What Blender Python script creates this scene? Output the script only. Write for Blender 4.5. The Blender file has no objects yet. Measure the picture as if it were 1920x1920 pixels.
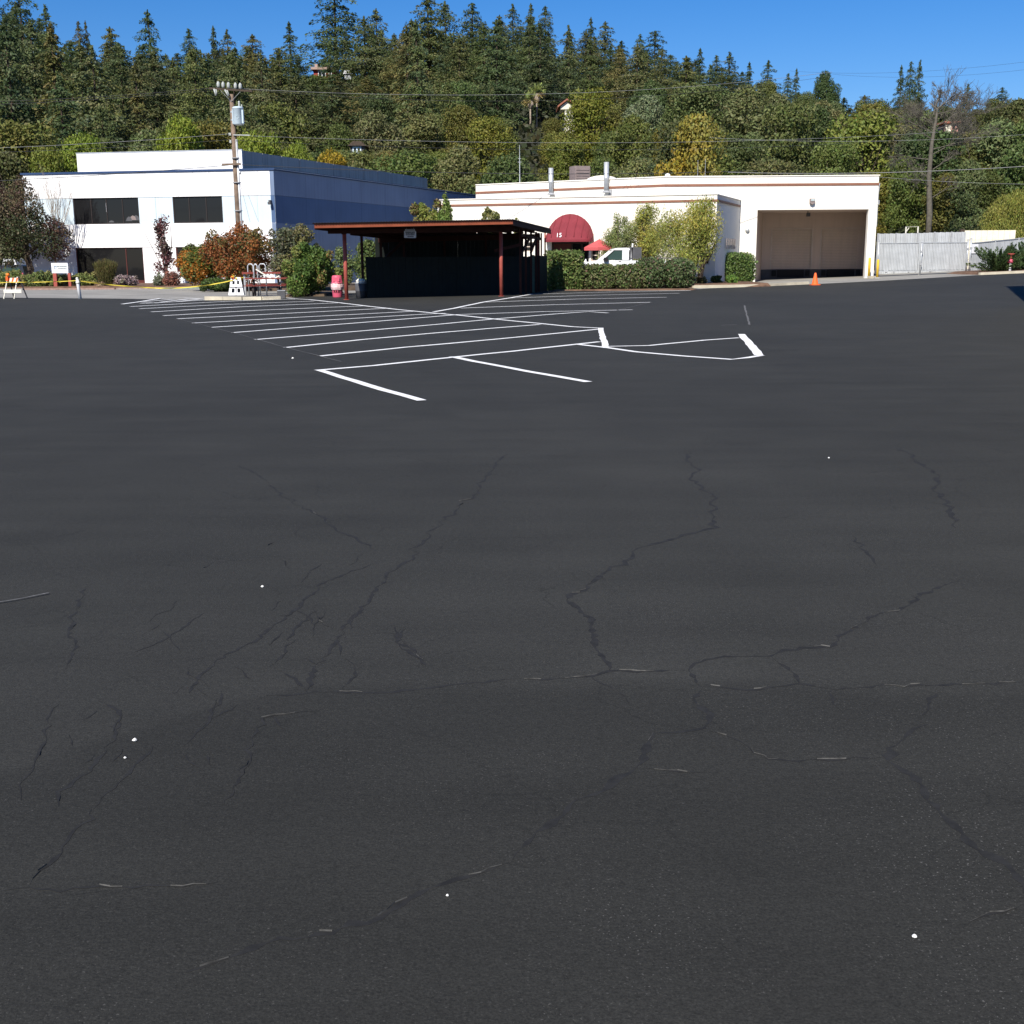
import bpy, math, random
import numpy as np
from mathutils import Vector, Matrix

# ------------------------------------------------------------------ camera, world, sun, exposure
SC = bpy.context.scene
COL = SC.collection
FPX = 2170.0
EYE = Vector((0, 0, 1.6))
PITCH = math.radians(12.3)
ROLL = math.radians(0.4)
ROT = Matrix.Rotation(math.pi / 2 - PITCH, 3, 'X') @ Matrix.Rotation(-ROLL, 3, 'Z')
cam_d = bpy.data.cameras.new('camera')
cam = bpy.data.objects.new('camera', cam_d)
COL.objects.link(cam)
cam.matrix_world = Matrix.Translation(EYE) @ ROT.to_4x4()
cam_d.sensor_width = 36.0
cam_d.sensor_fit = 'HORIZONTAL'
cam_d.lens = 36.0 * FPX / 1920.0
cam_d.clip_start = 0.05
cam_d.clip_end = 3000.0
SC.camera = cam

SUN_EL = math.radians(42)
SUN_AZ = math.radians(200)          # clockwise from +Y, direction TO the sun (behind left)
w = bpy.data.worlds.new('World')
SC.world = w
w.use_nodes = True
wn = w.node_tree.nodes
wl = w.node_tree.links
bgn = wn['Background']
sky = wn.new('ShaderNodeTexSky')
sky.sky_type = 'NISHITA'
sky.sun_disc = False
sky.sun_elevation = SUN_EL
sky.sun_rotation = SUN_AZ
sky.altitude = 50
sky.air_density = 1.0
sky.dust_density = 0.25
sky.ozone_density = 4.0
hsv = wn.new('ShaderNodeHueSaturation')
hsv.inputs['Saturation'].default_value = 1.38
wl.new(sky.outputs['Color'], hsv.inputs['Color'])
wb = wn.new('ShaderNodeMix')                    # the phone's white balance, same for the whole sky
wb.data_type = 'RGBA'
wb.blend_type = 'MULTIPLY'
wb.inputs['Factor'].default_value = 1
wb.inputs['B'].default_value = (.88, .95, 1.20, 1)
wl.new(hsv.outputs['Color'], wb.inputs['A'])
wl.new(wb.outputs['Result'], bgn.inputs['Color'])
bgn.inputs['Strength'].default_value = 0.068

sun_d = bpy.data.lights.new('sun', 'SUN')
sun = bpy.data.objects.new('sun', sun_d)
COL.objects.link(sun)
sun_d.energy = 4.9
sun_d.angle = math.radians(0.53)
sun_d.color = (1.0, 0.94, 0.85)
to_sun = Vector((math.sin(SUN_AZ) * math.cos(SUN_EL), math.cos(SUN_AZ) * math.cos(SUN_EL), math.sin(SUN_EL)))
sun.rotation_euler = to_sun.to_track_quat('Z', 'Y').to_euler()
sun.location = (-30, -60, 80)

SC.view_settings.view_transform = 'Standard'
SC.view_settings.look = 'None'
SC.view_settings.gamma = 1.0
SC.view_settings.exposure = 0.5
SC.view_settings.use_curve_mapping = False
SC.cycles.max_bounces = 5
SC.cycles.diffuse_bounces = 3
SC.cycles.transparent_max_bounces = 12

# ------------------------------------------------------------------ measuring helpers (photo pixel + distance -> place)
def ray(px, py):
    return ROT @ Vector(((px - 960) / FPX, -(py - 960) / FPX, -1.0))

def P(px, py, d):
    v = ray(px, py)
    return EYE + v * (d / v.y)

def sm(a, b, t):
    t = min(1.0, max(0.0, (t - a) / (b - a)))
    return t * t * (3 - 2 * t)

def gz(x, y):
    h = max(0.0, min(x, 60.0) - 12)
    return .13 * sm(25, 50, y) + .033 * h * h / (h + 2) * sm(30, 60, y)

def G(px, py):
    v = ray(px, py)
    d = 1.5
    while d < 110:
        q = EYE + v * (d / v.y)
        if q.z < gz(q.x, q.y):
            return Vector((q.x, q.y, gz(q.x, q.y)))
        d += .02
    q = P(px, py, 80)
    return Vector((q.x, q.y, gz(q.x, q.y)))

RI = ROT.inverted()
def proj(v):
    c = RI @ (Vector(v) - EYE)
    return (960 + FPX * c.x / -c.z, 960 - FPX * c.y / -c.z)

def interp(x, pts):
    if x <= pts[0][0]:
        return pts[0][1]
    for (a, b), (c, e) in zip(pts, pts[1:]):
        if x <= c:
            return b + (e - b) * (x - a) / (c - a)
    return pts[-1][1]

# ------------------------------------------------------------------ materials
def nodes_of(name):
    m = bpy.data.materials.new(name)
    m.use_nodes = True
    return m, m.node_tree.nodes, m.node_tree.links, m.node_tree.nodes['Principled BSDF']

def mat(name, col, rough=.7, metal=0.0, var=.12, scale=3.0, bump=0.0, bscale=40.0, spec=.3, streak=0.0):
    """procedural paint / metal / timber: base colour with soft grain, optional vertical streaks, optional relief"""
    m, n, l, b = nodes_of(name)
    tc = n.new('ShaderNodeTexCoord')
    nz = n.new('ShaderNodeTexNoise')
    nz.inputs['Scale'].default_value = scale
    nz.inputs['Detail'].default_value = 5
    l.new(tc.outputs['Object'], nz.inputs['Vector'])
    mr = n.new('ShaderNodeMapRange')
    mr.inputs['From Min'].default_value = .3
    mr.inputs['From Max'].default_value = .7
    mr.inputs['To Min'].default_value = 1 - var
    mr.inputs['To Max'].default_value = 1 + var * .6
    l.new(nz.outputs['Fac'], mr.inputs['Value'])
    vm = n.new('ShaderNodeVectorMath')
    vm.operation = 'SCALE'
    vm.inputs[0].default_value = col
    last = mr.outputs['Result']
    if streak:
        mp = n.new('ShaderNodeMapping')
        mp.inputs['Scale'].default_value = (3.0, 3.0, .12)
        l.new(tc.outputs['Object'], mp.inputs['Vector'])
        n2 = n.new('ShaderNodeTexNoise')
        n2.inputs['Scale'].default_value = 1.6
        n2.inputs['Detail'].default_value = 6
        l.new(mp.outputs['Vector'], n2.inputs['Vector'])
        m2 = n.new('ShaderNodeMapRange')
        m2.inputs['From Min'].default_value = .45
        m2.inputs['From Max'].default_value = .75
        m2.inputs['To Min'].default_value = 1
        m2.inputs['To Max'].default_value = 1 - streak
        l.new(n2.outputs['Fac'], m2.inputs['Value'])
        mu = n.new('ShaderNodeMath')
        mu.operation = 'MULTIPLY'
        l.new(last, mu.inputs[0])
        l.new(m2.outputs['Result'], mu.inputs[1])
        last = mu.outputs[0]
    l.new(last, vm.inputs['Scale'])
    l.new(vm.outputs['Vector'], b.inputs['Base Color'])
    b.inputs['Roughness'].default_value = rough
    b.inputs['Metallic'].default_value = metal
    b.inputs['Specular IOR Level'].default_value = spec
    if bump:
        n3 = n.new('ShaderNodeTexNoise')
        n3.inputs['Scale'].default_value = bscale
        n3.inputs['Detail'].default_value = 3
        l.new(tc.outputs['Object'], n3.inputs['Vector'])
        bp = n.new('ShaderNodeBump')
        bp.inputs['Strength'].default_value = bump
        bp.inputs['Distance'].default_value = .02
        l.new(n3.outputs['Fac'], bp.inputs['Height'])
        l.new(bp.outputs['Normal'], b.inputs['Normal'])
    return m

def leaf_material():
    m, n, l, b = nodes_of('foliage')
    at = n.new('ShaderNodeAttribute')
    at.attribute_name = 'tint'
    oi = n.new('ShaderNodeObjectInfo')
    mx = n.new('ShaderNodeMix')
    mx.data_type = 'RGBA'
    mx.blend_type = 'MULTIPLY'
    mx.inputs['Factor'].default_value = 1
    l.new(at.outputs['Color'], mx.inputs['A'])
    l.new(oi.outputs['Color'], mx.inputs['B'])
    l.new(mx.outputs['Result'], b.inputs['Base Color'])
    b.inputs['Roughness'].default_value = .55
    b.inputs['Specular IOR Level'].default_value = .22
    tr = n.new('ShaderNodeBsdfTranslucent')
    l.new(mx.outputs['Result'], tr.inputs['Color'])
    ms = n.new('ShaderNodeMixShader')
    ms.inputs['Fac'].default_value = .28
    l.new(b.outputs['BSDF'], ms.inputs[1])
    l.new(tr.outputs['BSDF'], ms.inputs[2])
    l.new(ms.outputs['Shader'], n['Material Output'].inputs['Surface'])
    return m

def asphalt_material():
    m, n, l, b = nodes_of('sealed_asphalt')
    tc = n.new('ShaderNodeTexCoord')
    def noise(scale, detail=4, rough=.6):
        z = n.new('ShaderNodeTexNoise')
        z.inputs['Scale'].default_value = scale
        z.inputs['Detail'].default_value = detail
        z.inputs['Roughness'].default_value = rough
        l.new(tc.outputs['Object'], z.inputs['Vector'])
        return z
    def rng(src, a, bb, c, d):
        r = n.new('ShaderNodeMapRange')
        r.inputs['From Min'].default_value = a
        r.inputs['From Max'].default_value = bb
        r.inputs['To Min'].default_value = c
        r.inputs['To Max'].default_value = d
        l.new(src, r.inputs['Value'])
        return r.outputs['Result']
    def math2(op, a, c):
        q = n.new('ShaderNodeMath')
        q.operation = op
        for i, v in enumerate((a, c)):
            if isinstance(v, (int, float)):
                q.inputs[i].default_value = v
            else:
                l.new(v, q.inputs[i])
        return q.outputs[0]
    big = rng(noise(.16, 3).outputs['Fac'], .3, .7, .86, 1.14)
    mid = rng(noise(1.3, 5).outputs['Fac'], .3, .7, .93, 1.07)
    fine = rng(noise(130, 3, .75).outputs['Fac'], .3, .7, .62, 1.42)
    v = math2('MULTIPLY', math2('MULTIPLY', math2('MULTIPLY', big, mid), fine), rng(noise(38, 3, .7).outputs['Fac'], .3, .7, .84, 1.18))
    # the freshest second coat of sealer lies over the nearest strip of the lot
    sx = n.new('ShaderNodeSeparateXYZ')
    l.new(tc.outputs['Object'], sx.inputs['Vector'])
    wob = rng(noise(.9, 3).outputs['Fac'], .3, .7, -.12, .12)
    bend = math2('MULTIPLY', math2('MINIMUM', math2('ADD', sx.outputs['X'], .8), 0.0), -.95)
    yy = math2('ADD', math2('ADD', sx.outputs['Y'], wob), math2('ADD', math2('MULTIPLY', sx.outputs['X'], .07), bend))
    coat = rng(yy, 4.16, 4.27, .84, 1.0)
    v = math2('MULTIPLY', v, coat)
    def web(scale, wid, amt, dens):
        dn = n.new('ShaderNodeTexNoise')
        dn.inputs['Scale'].default_value = scale * 1.7
        dn.inputs['Detail'].default_value = 6
        dn.inputs['Roughness'].default_value = .65
        l.new(tc.outputs['Object'], dn.inputs['Vector'])
        sc = n.new('ShaderNodeVectorMath')
        sc.operation = 'SCALE'
        sc.inputs['Scale'].default_value = .55 / scale
        l.new(dn.outputs['Color'], sc.inputs[0])
        ad = n.new('ShaderNodeVectorMath')
        ad.operation = 'ADD'
        l.new(tc.outputs['Object'], ad.inputs[0])
        l.new(sc.outputs['Vector'], ad.inputs[1])
        vo = n.new('ShaderNodeTexVoronoi')
        vo.feature = 'DISTANCE_TO_EDGE'
        vo.voronoi_dimensions = '2D'
        vo.inputs['Scale'].default_value = scale
        l.new(ad.outputs['Vector'], vo.inputs['Vector'])
        line = rng(vo.outputs['Distance'], 0, wid, 1, 0)
        msk = rng(noise(scale * .55, 3).outputs['Fac'], dens, dens + .12, 0, 1)
        return math2('SUBTRACT', 1.0, math2('MULTIPLY', math2('MULTIPLY', line, msk), amt))
    v = math2('MULTIPLY', v, web(.9, .012, .2, .49))
    v = math2('MULTIPLY', v, web(2.6, .02, .30, .52))
    mp = n.new('ShaderNodeMapping')
    mp.inputs['Rotation'].default_value = (0, 0, .5)
    mp.inputs['Scale'].default_value = (.25, 2.2, 1)
    l.new(tc.outputs['Object'], mp.inputs['Vector'])
    st = n.new('ShaderNodeTexNoise')
    st.inputs['Scale'].default_value = 1.2
    st.inputs['Detail'].default_value = 5
    l.new(mp.outputs['Vector'], st.inputs['Vector'])
    v = math2('MULTIPLY', v, rng(st.outputs['Fac'], .35, .65, .93, 1.06))
    v = math2('MULTIPLY', v, rng(noise(.55, 2).outputs['Fac'], .62, .74, 1.0, .86))
    vm = n.new('ShaderNodeVectorMath')
    vm.operation = 'SCALE'
    vm.inputs[0].default_value = (.0322, .0322, .0288)
    l.new(v, vm.inputs['Scale'])
    # worn aggregate showing through as pale flecks
    sp = noise(115, 2, .5)
    fl = rng(sp.outputs['Fac'], .645, .70, 0, 1)
    patch = math2('MULTIPLY', rng(noise(1.1, 4).outputs['Fac'], .42, .66, .05, .8), rng(sx.outputs['X'], -1.2, 1.0, .35, 1.0))
    near = rng(sx.outputs['Y'], 2.5, 9, 1.0, .35)
    fac = math2('MULTIPLY', math2('MULTIPLY', fl, patch), near)
    mx = n.new('ShaderNodeMix')
    mx.data_type = 'RGBA'
    l.new(fac, mx.inputs['Factor'])
    l.new(vm.outputs['Vector'], mx.inputs['A'])
    mx.inputs['B'].default_value = (.17, .165, .155, 1)
    l.new(mx.outputs['Result'], b.inputs['Base Color'])
    b.inputs['Roughness'].default_value = .8
    b.inputs['Specular IOR Level'].default_value = .16
    bp = n.new('ShaderNodeBump')
    bp.inputs['Strength'].default_value = .55
    bp.inputs['Distance'].default_value = .006
    l.new(noise(85, 4, .7).outputs['Fac'], bp.inputs['Height'])
    l.new(bp.outputs['Normal'], b.inputs['Normal'])
    return m

def glass_material(name, col, rough=.05):
    m, n, l, b = nodes_of(name)
    b.inputs['Base Color'].default_value = (*col, 1)
    b.inputs['Roughness'].default_value = rough
    b.inputs['Specular IOR Level'].default_value = .3
    return m

M = dict(
    dockshade=mat('shaded_cream_dock_paint', (.60, .47, .38), .85, var=.06, scale=.6, streak=.08),  # cream paint of the recess, its brownish shade put into the colour
    leaf=leaf_material(), asphalt=asphalt_material(),
    white=mat('white_stucco', (.86, .86, .85), .8, var=.04, scale=.6, bump=.15, bscale=60, streak=.05),
    paleblue=mat('pale_blue_stucco', (.56, .66, .71), .8, var=.05, scale=.7, bump=.15, bscale=60, streak=.05),
    blue_up=mat('slate_blue_stucco', (.165, .22, .325), .85, var=.10, scale=.5, bump=.2, bscale=40, streak=.14),
    blue_mid=mat('deep_blue_stucco', (.075, .128, .24), .85, var=.10, scale=.5, bump=.2, bscale=40, streak=.1),
    pent_side=mat('grey_blue_sheet', (.40, .37, .33), .8, var=.12, scale=.5, streak=.25),
    capblue=mat('blue_coping', (.02, .05, .13), .6),
    cream=mat('cream_stucco', (.84, .80, .71), .85, var=.05, scale=.5, bump=.25, bscale=50, streak=.06),
    brownband=mat('brown_band', (.24, .11, .07), .7),
    concrete=mat('concrete', (.30, .29, .27), .9, var=.16, scale=1.4, bump=.2, bscale=25),
    pavement=mat('old_grey_pavement', (.27, .26, .235), .92, var=.22, scale=.45, bump=.3, bscale=18),
    kerb=mat('kerb_concrete', (.52, .47, .36), .9, var=.2, scale=2),
    soil=mat('soil', (.10, .07, .045), .98, var=.4, scale=1.5, bump=.6, bscale=9),
    mulch=mat('red_bark_mulch', (.145, .085, .055), .98, var=.45, scale=3, bump=.8, bscale=22),
    hill=mat('hill_earth', (.035, .038, .02), .98, var=.5, scale=.2, bump=.5, bscale=2),
    paint=mat('white_line_paint', (.84, .84, .83), .65, var=.16, scale=9, bump=.4, bscale=90),
    chalk=mat('worn_chalk', (.13, .13, .13), .9, var=.5, scale=30),
    crack=mat('crack_filler', (.0185, .0185, .018), .85, var=.4, scale=20, bump=.12, bscale=60),
    crackedge=mat('crack_lip', (.09, .088, .082), .85, var=.6, scale=35),
    redpaint=mat('red_post_paint', (.34, .075, .055), .6, var=.16, scale=4, streak=.12),
    fascia=mat('rust_orange_fascia', (.29, .075, .035), .7, var=.2, scale=3, streak=.1),
    darkbrown=mat('dark_red_brown_timber', (.040, .012, .008), .85, var=.3, scale=4),
    corr=mat('corrugated_sheet', (.035, .025, .022), .7, var=.3, scale=2),
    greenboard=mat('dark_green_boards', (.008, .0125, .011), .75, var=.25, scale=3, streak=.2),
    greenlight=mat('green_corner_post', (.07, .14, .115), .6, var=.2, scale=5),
    black=mat('black', (.012, .012, .013), .7),
    glass=glass_material('dark_glass', (.012, .012, .013), .06),
    glassgreen=glass_material('tinted_glass', (.03, .06, .055), .08),
    winframe=mat('dark_bronze_frame', (.03, .022, .02), .5),
    redframe=mat('maroon_frame', (.10, .025, .02), .6),
    beigeframe=mat('beige_frame', (.60, .50, .42), .6),
    awning=mat('red_awning_canvas', (.20, .028, .038), .8, var=.12, scale=2),
    umbrella=mat('pink_red_canvas', (.50, .095, .095), .8, var=.08, scale=4),
    galv=mat('galvanised_metal', (.52, .54, .55), .45, .4, var=.15, scale=6),
    grey=mat('grey_paint', (.33, .34, .35), .6, var=.15, scale=4),
    darkgrey=mat('dark_grey', (.08, .08, .085), .6, var=.2),
    brownac=mat('taupe_metal', (.24, .19, .175), .6, var=.15),
    polewood=mat('weathered_pole_wood', (.20, .145, .105), .9, var=.35, scale=3, streak=.3),
    ceramic=mat('pale_ceramic', (.40, .42, .39), .35),
    transf=mat('pale_blue_grey_enamel', (.50, .60, .66), .4, var=.06),
    yellow=mat('yellow_paint', (.72, .46, .04), .6, var=.15),
    tape=mat('yellow_plastic_tape', (.62, .50, .06), .5, var=.1),
    orange=mat('orange_plastic', (.85, .13, .025), .5, var=.1),
    amber=mat('amber_lens', (.85, .20, .02), .3),
    offwhite=mat('off_white_plastic', (.75, .72, .62), .6, var=.12, scale=8),
    purewhite=mat('clean_white_plastic', (.84, .84, .84), .5, var=.05),
    carwhite=mat('white_car_paint', (.82, .82, .82), .3, var=.03, spec=.5),
    cardark=mat('dark_blue_car_paint', (.02, .025, .04), .25, spec=.5),
    rubber=mat('tyre_rubber', (.02, .02, .02), .9),
    tablered=mat('red_table_boards', (.20, .04, .03), .6, var=.2),
    binred=mat('red_bin_plastic', (.60, .10, .16), .45, var=.08),
    liner=mat('thin_white_bin_liner', (.72, .50, .50), .4, var=.2, scale=12, bump=.8, bscale=25),
    signblue=mat('sign_blue', (.04, .12, .22), .6),
    signprint=mat('sign_print', (.16, .20, .20), .6), signgrey=mat('sign_print_grey', (.42, .48, .48), .6),
    signink=mat('sign_ink', (.05, .06, .07), .6),
    signshade=mat('aluminium_sign', (.62, .63, .68), .5),
    bark=mat('bark', (.075, .055, .04), .95, var=.4, scale=5, bump=.6, bscale=14),
    deadwood=mat('grey_dead_wood', (.12, .108, .085), .95, var=.35, scale=4),
    palewood=mat('pale_twigs', (.32, .26, .20), .95, var=.3, scale=4),
    tileroof=mat('red_tile_roof', (.34, .13, .08), .9, var=.2),
    tanroof=mat('tan_shingle_roof', (.38, .27, .22), .9, var=.2),
    housered=mat('red_house_siding', (.26, .035, .03), .8),
    housecream=mat('cream_house_wall', (.80, .74, .58), .8),
    housepink=mat('pink_house_wall', (.56, .30, .24), .8),
    slat=mat('pale_grey_slats', (.45, .47, .48), .7, var=.14, scale=2, streak=.15),
    slatgap=mat('fence_mesh_shadow', (.16, .17, .18), .8, var=.1),
    bluelid=mat('pale_blue_panel', (.62, .72, .76), .6, var=.05),
    stone=mat('white_pebble', (.75, .74, .70), .8, var=.1, scale=20),
    wire=mat('cable', (.055, .055, .055), .6),
    wirepale=mat('pale_cable', (.25, .25, .24), .5),
)

# ------------------------------------------------------------------ mesh helpers
class MB:
    def __init__(s):
        s.v, s.f, s.k = [], [], []
        s.slot = 0
    def add(s, verts, faces):
        o = len(s.v)
        s.v += [tuple(x) for x in verts]
        for f in faces:
            s.f.append(tuple(i + o for i in f))
            s.k.append(s.slot)
    def box(s, x0, x1, y0, y1, z0, z1, T=None):
        vs = [Vector((x, y, z)) for z in (z0, z1) for y in (y0, y1) for x in (x0, x1)]
        if T is not None:
            vs = [T @ v for v in vs]
        s.add(vs, [(0, 2, 3, 1), (4, 5, 7, 6), (0, 1, 5, 4), (2, 6, 7, 3), (0, 4, 6, 2), (1, 3, 7, 5)])
        return s
    def bar(s, a, b, w, h=None, up=(0, 0, 1)):
        a, b = Vector(a), Vector(b)
        h = h or w
        z = (b - a).normalized()
        u = Vector(up)
        if abs(z.dot(u)) > .95:
            u = Vector((0, 1, 0))
        x = u.cross(z).normalized()
        y = z.cross(x)
        vs = []
        for q in (a, b):
            for i, j in ((-1, -1), (1, -1), (1, 1), (-1, 1)):
                vs.append(q + x * (i * w / 2) + y * (j * h / 2))
        s.add(vs, [(3, 2, 1, 0), (4, 5, 6, 7), (0, 1, 5, 4), (1, 2, 6, 5), (2, 3, 7, 6), (3, 0, 4, 7)])
        return s
    def tube(s, pts, rad, n=7, caps=True):
        pts = [Vector(p) for p in pts]
        if not isinstance(rad, (list, tuple)):
            rad = [rad] * len(pts)
        rings = []
        ref = Vector((0.31, 0.95, 0.05)).normalized()
        for i, p in enumerate(pts):
            t = (pts[min(i + 1, len(pts) - 1)] - pts[max(i - 1, 0)]).normalized()
            u = ref
            if abs(t.dot(u)) > .93:
                u = Vector((1, 0, 0))
            x = u.cross(t).normalized()
            y = t.cross(x)
            rings.append([p + (x * math.cos(2 * math.pi * k / n) + y * math.sin(2 * math.pi * k / n)) * rad[i] for k in range(n)])
        vs = [v for r in rings for v in r]
        fs = []
        for i in range(len(pts) - 1):
            for k in range(n):
                a, b = i * n + k, i * n + (k + 1) % n
                fs.append((a, b, b + n, a + n))
        if caps:
            fs.append(tuple(range(n - 1, -1, -1)))
            fs.append(tuple((len(pts) - 1) * n + k for k in range(n)))
        s.add(vs, fs)
        return s
    def lathe(s, prof, c=(0, 0, 0), n=16, sx=1, sy=1):
        vs, fs = [], []
        for r, z in prof:
            for k in range(n):
                a = 2 * math.pi * k / n
                vs.append((c[0] + r * math.cos(a) * sx, c[1] + r * math.sin(a) * sy, c[2] + z))
        for i in range(len(prof) - 1):
            for k in range(n):
                a, b = i * n + k, i * n + (k + 1) % n
                fs.append((a, b, b + n, a + n))
        fs.append(tuple(range(n - 1, -1, -1)))
        fs.append(tuple((len(prof) - 1) * n + k for k in range(n)))
        s.add(vs, fs)
        return s
    def prism(s, poly, h0, h1, axis='z'):
        """poly of 2-D points (counter-clockwise), extruded along axis: z -> (x,y), y -> (x,z)"""
        n = len(poly)
        if axis == 'z':
            vs = [(x, y, h) for h in (h0, h1) for x, y in poly]
            fs = [tuple(range(n - 1, -1, -1)), tuple(range(n, 2 * n))]
            fs += [(i, (i + 1) % n, (i + 1) % n + n, i + n) for i in range(n)]
        else:
            vs = [(x, h, z) for h in (h0, h1) for x, z in poly]
            fs = [tuple(range(n)), tuple(range(2 * n - 1, n - 1, -1))]
            fs += [(i, i + n, (i + 1) % n + n, (i + 1) % n) for i in range(n)]
        s.add(vs, fs)
        return s
    def quad(s, a, b, c, d):
        s.add([a, b, c, d], [(0, 1, 2, 3)])
        return s

def link(name, me, parent=None):
    o = bpy.data.objects.new(name, me)
    COL.objects.link(o)
    if parent is not None:
        o.parent = parent
    return o

def obj(name, mb, mats, parent=None, smooth=False, loc=None):
    me = bpy.data.meshes.new(name)
    me.from_pydata(mb.v, [], mb.f)
    if not isinstance(mats, (list, tuple)):
        mats = [mats]
    for m in mats:
        me.materials.append(m)
    me.polygons.foreach_set('material_index', mb.k)
    if smooth:
        me.polygons.foreach_set('use_smooth', [True] * len(mb.f))
    me.update()
    o = link(name, me, parent)
    if loc is not None:
        o.location = loc
    return o

def tag(o, label, cat, group=None):
    o['label'] = label
    o['category'] = cat
    if group:
        o['group'] = group
    return o

def thing(name, label, cat, loc=(0, 0, 0), rz=0.0, group=None):
    o = bpy.data.objects.new(name, None)
    COL.objects.link(o)
    o.location = loc
    o.rotation_euler = (0, 0, rz)
    o.empty_display_size = .3
    return tag(o, label, cat, group)

def struct(name, mb, m, parent=None, smooth=False):
    o = obj(name, mb, m, parent, smooth)
    if parent is None:
        o['kind'] = 'structure'
    return o

def instance(name, src_obj, parent):
    c = src_obj.copy()
    c.name = name
    COL.objects.link(c)
    c.parent = parent
    return c

# ---- foliage made of many small pointed leaf faces
def leaf_mesh(name, C, S, tint, rng, aspect=.55, axis=None, axj=.5, nrm=None, nj=.62):
    n = len(C)
    if axis is None:
        t = rng.normal(size=(n, 3))
    else:
        t = axis + rng.normal(size=(n, 3)) * axj
    t /= np.linalg.norm(t, axis=1, keepdims=True) + 1e-9
    if nrm is None:
        u = rng.normal(size=(n, 3))
    else:                                   # leaves turn their faces outwards, to the light
        u = nrm / (np.linalg.norm(nrm, axis=1, keepdims=True) + 1e-9) + rng.normal(size=(n, 3)) * nj
    b = np.cross(t, u)
    b /= np.linalg.norm(b, axis=1, keepdims=True) + 1e-9
    S = S[:, None]
    V = np.empty((n, 4, 3))
    V[:, 0] = C - t * S
    V[:, 1] = C + b * S * aspect
    V[:, 2] = C + t * S
    V[:, 3] = C - b * S * aspect
    me = bpy.data.meshes.new(name)
    me.vertices.add(4 * n)
    me.vertices.foreach_set('co', V.reshape(-1))
    me.loops.add(4 * n)
    me.loops.foreach_set('vertex_index', np.arange(4 * n, dtype=np.int32))
    me.polygons.add(n)
    me.polygons.foreach_set('loop_start', np.arange(0, 4 * n, 4, dtype=np.int32))
    me.polygons.foreach_set('loop_total', np.full(n, 4, dtype=np.int32))
    at = me.color_attributes.new('tint', 'FLOAT_COLOR', 'POINT')
    cc = np.ones((n, 4, 4), dtype=np.float32)
    cc[:, :, :3] = tint[:, None, :]
    at.data.foreach_set('color', cc.reshape(-1))
    me.materials.append(M['leaf'])
    me.update()
    return me

def tints(idx_rgb, rng, j=.17):
    k = 1 + rng.normal(size=(len(idx_rgb), 1)) * j
    h = 1 + rng.normal(size=idx_rgb.shape) * .06
    return np.clip(idx_rgb * k * h, .004, .9)

def cloud(blobs, n, rng, lo=.45, box=False):
    """points through the outer part of a set of ellipsoids; returns centres, blob index"""
    B = np.array(blobs, dtype=float)
    area = (B[:, 3] * B[:, 4] + B[:, 3] * B[:, 5] + B[:, 4] * B[:, 5])
    idx = rng.choice(len(B), size=n, p=area / area.sum())
    d = rng.normal(size=(n, 3))
    d /= np.linalg.norm(d, axis=1, keepdims=True)
    if box:
        d = rng.uniform(-1, 1, size=(n, 3))
        ax_ = rng.choice(3, size=n, p=[.22, .42, .36])
        d[np.arange(n), ax_] = np.sign(d[np.arange(n), ax_]) * 1.0
        l4 = (np.abs(d) ** box).sum(axis=1, keepdims=True) ** (1 / box)
        d = d / np.maximum(l4, 1.0)
    r = lo + (1 - lo) * rng.random(n) ** .55
    r *= 1 + rng.normal(size=n) * .06
    C = B[idx, :3] + d * B[idx, 3:6] * r[:, None]
    mid = (B[:, :3] * area[:, None]).sum(0) / area.sum()
    N = d / B[idx, 3:6] * B[idx, 3:6].mean(1, keepdims=True)
    N = N / (np.linalg.norm(N, axis=1, keepdims=True) + 1e-9) + .35 * (C - mid) / (np.linalg.norm(C - mid, axis=1, keepdims=True) + 1e-9) + np.array([0, 0, .25])
    return C, idx, N

def broad_crown(name, H, R, seed, n=7000, leaf=.26, pal=((.06, .085, .025),), nb=16, zlo=.25, aspect=.6):
    rng = np.random.default_rng(seed)
    bl, pc = [], []
    for i in range(nb):
        a = rng.random() * 2 * math.pi
        q = rng.random() ** .5 * .72
        zz = zlo + (1 - zlo) * rng.random()
        lim = math.sin(math.pi * min(.98, max(.12, (zz - zlo) / (1 - zlo) * .82 + .16))) ** .6
        br = R * (.26 + .2 * rng.random())
        bl.append((math.cos(a) * q * R * lim, math.sin(a) * q * R * lim, min(H * zz, H - br * .8), br, br, br * .82))
        pc.append(pal[rng.integers(len(pal))])
    bl.append((0, 0, H * (zlo + 1) / 2, R * .6, R * .6, H * (1 - zlo) * .42))
    pc.append(pal[0])
    C, idx, N = cloud(bl, n, rng)
    C[:, 2] = np.maximum(C[:, 2], H * .05)
    t = tints(np.array(pc)[idx], rng, .10)
    S = leaf * (.6 + .8 * rng.random(n))
    return leaf_mesh(name, C, S, t, rng, aspect, nrm=N, nj=.5)

def trunk_mesh(name, H, R, seed, r0, top=.75, limbs=5, m='bark'):
    rng = random.Random(seed)
    b = MB()
    pts = [(0, 0, -.4)]
    for i in range(1, 6):
        pts.append((rng.uniform(-.05, .05) * R, rng.uniform(-.05, .05) * R, H * top * i / 5))
    b.tube(pts, [r0 * (1.25 - .95 * i / 5) for i in range(6)], 7)
    for k in range(limbs):
        a = rng.random() * 6.28
        z = H * rng.uniform(.25, .55)
        q = R * rng.uniform(.4, .75)
        b.tube([(0, 0, z), (math.cos(a) * q * .5, math.sin(a) * q * .5, z + H * .1),
                (math.cos(a) * q, math.sin(a) * q, z + H * rng.uniform(.18, .35))], [r0 * .45, r0 * .3, r0 * .1], 5)
    me = bpy.data.meshes.new(name)
    me.from_pydata(b.v, [], b.f)
    me.materials.append(M[m])
    me.update()
    return me

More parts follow.
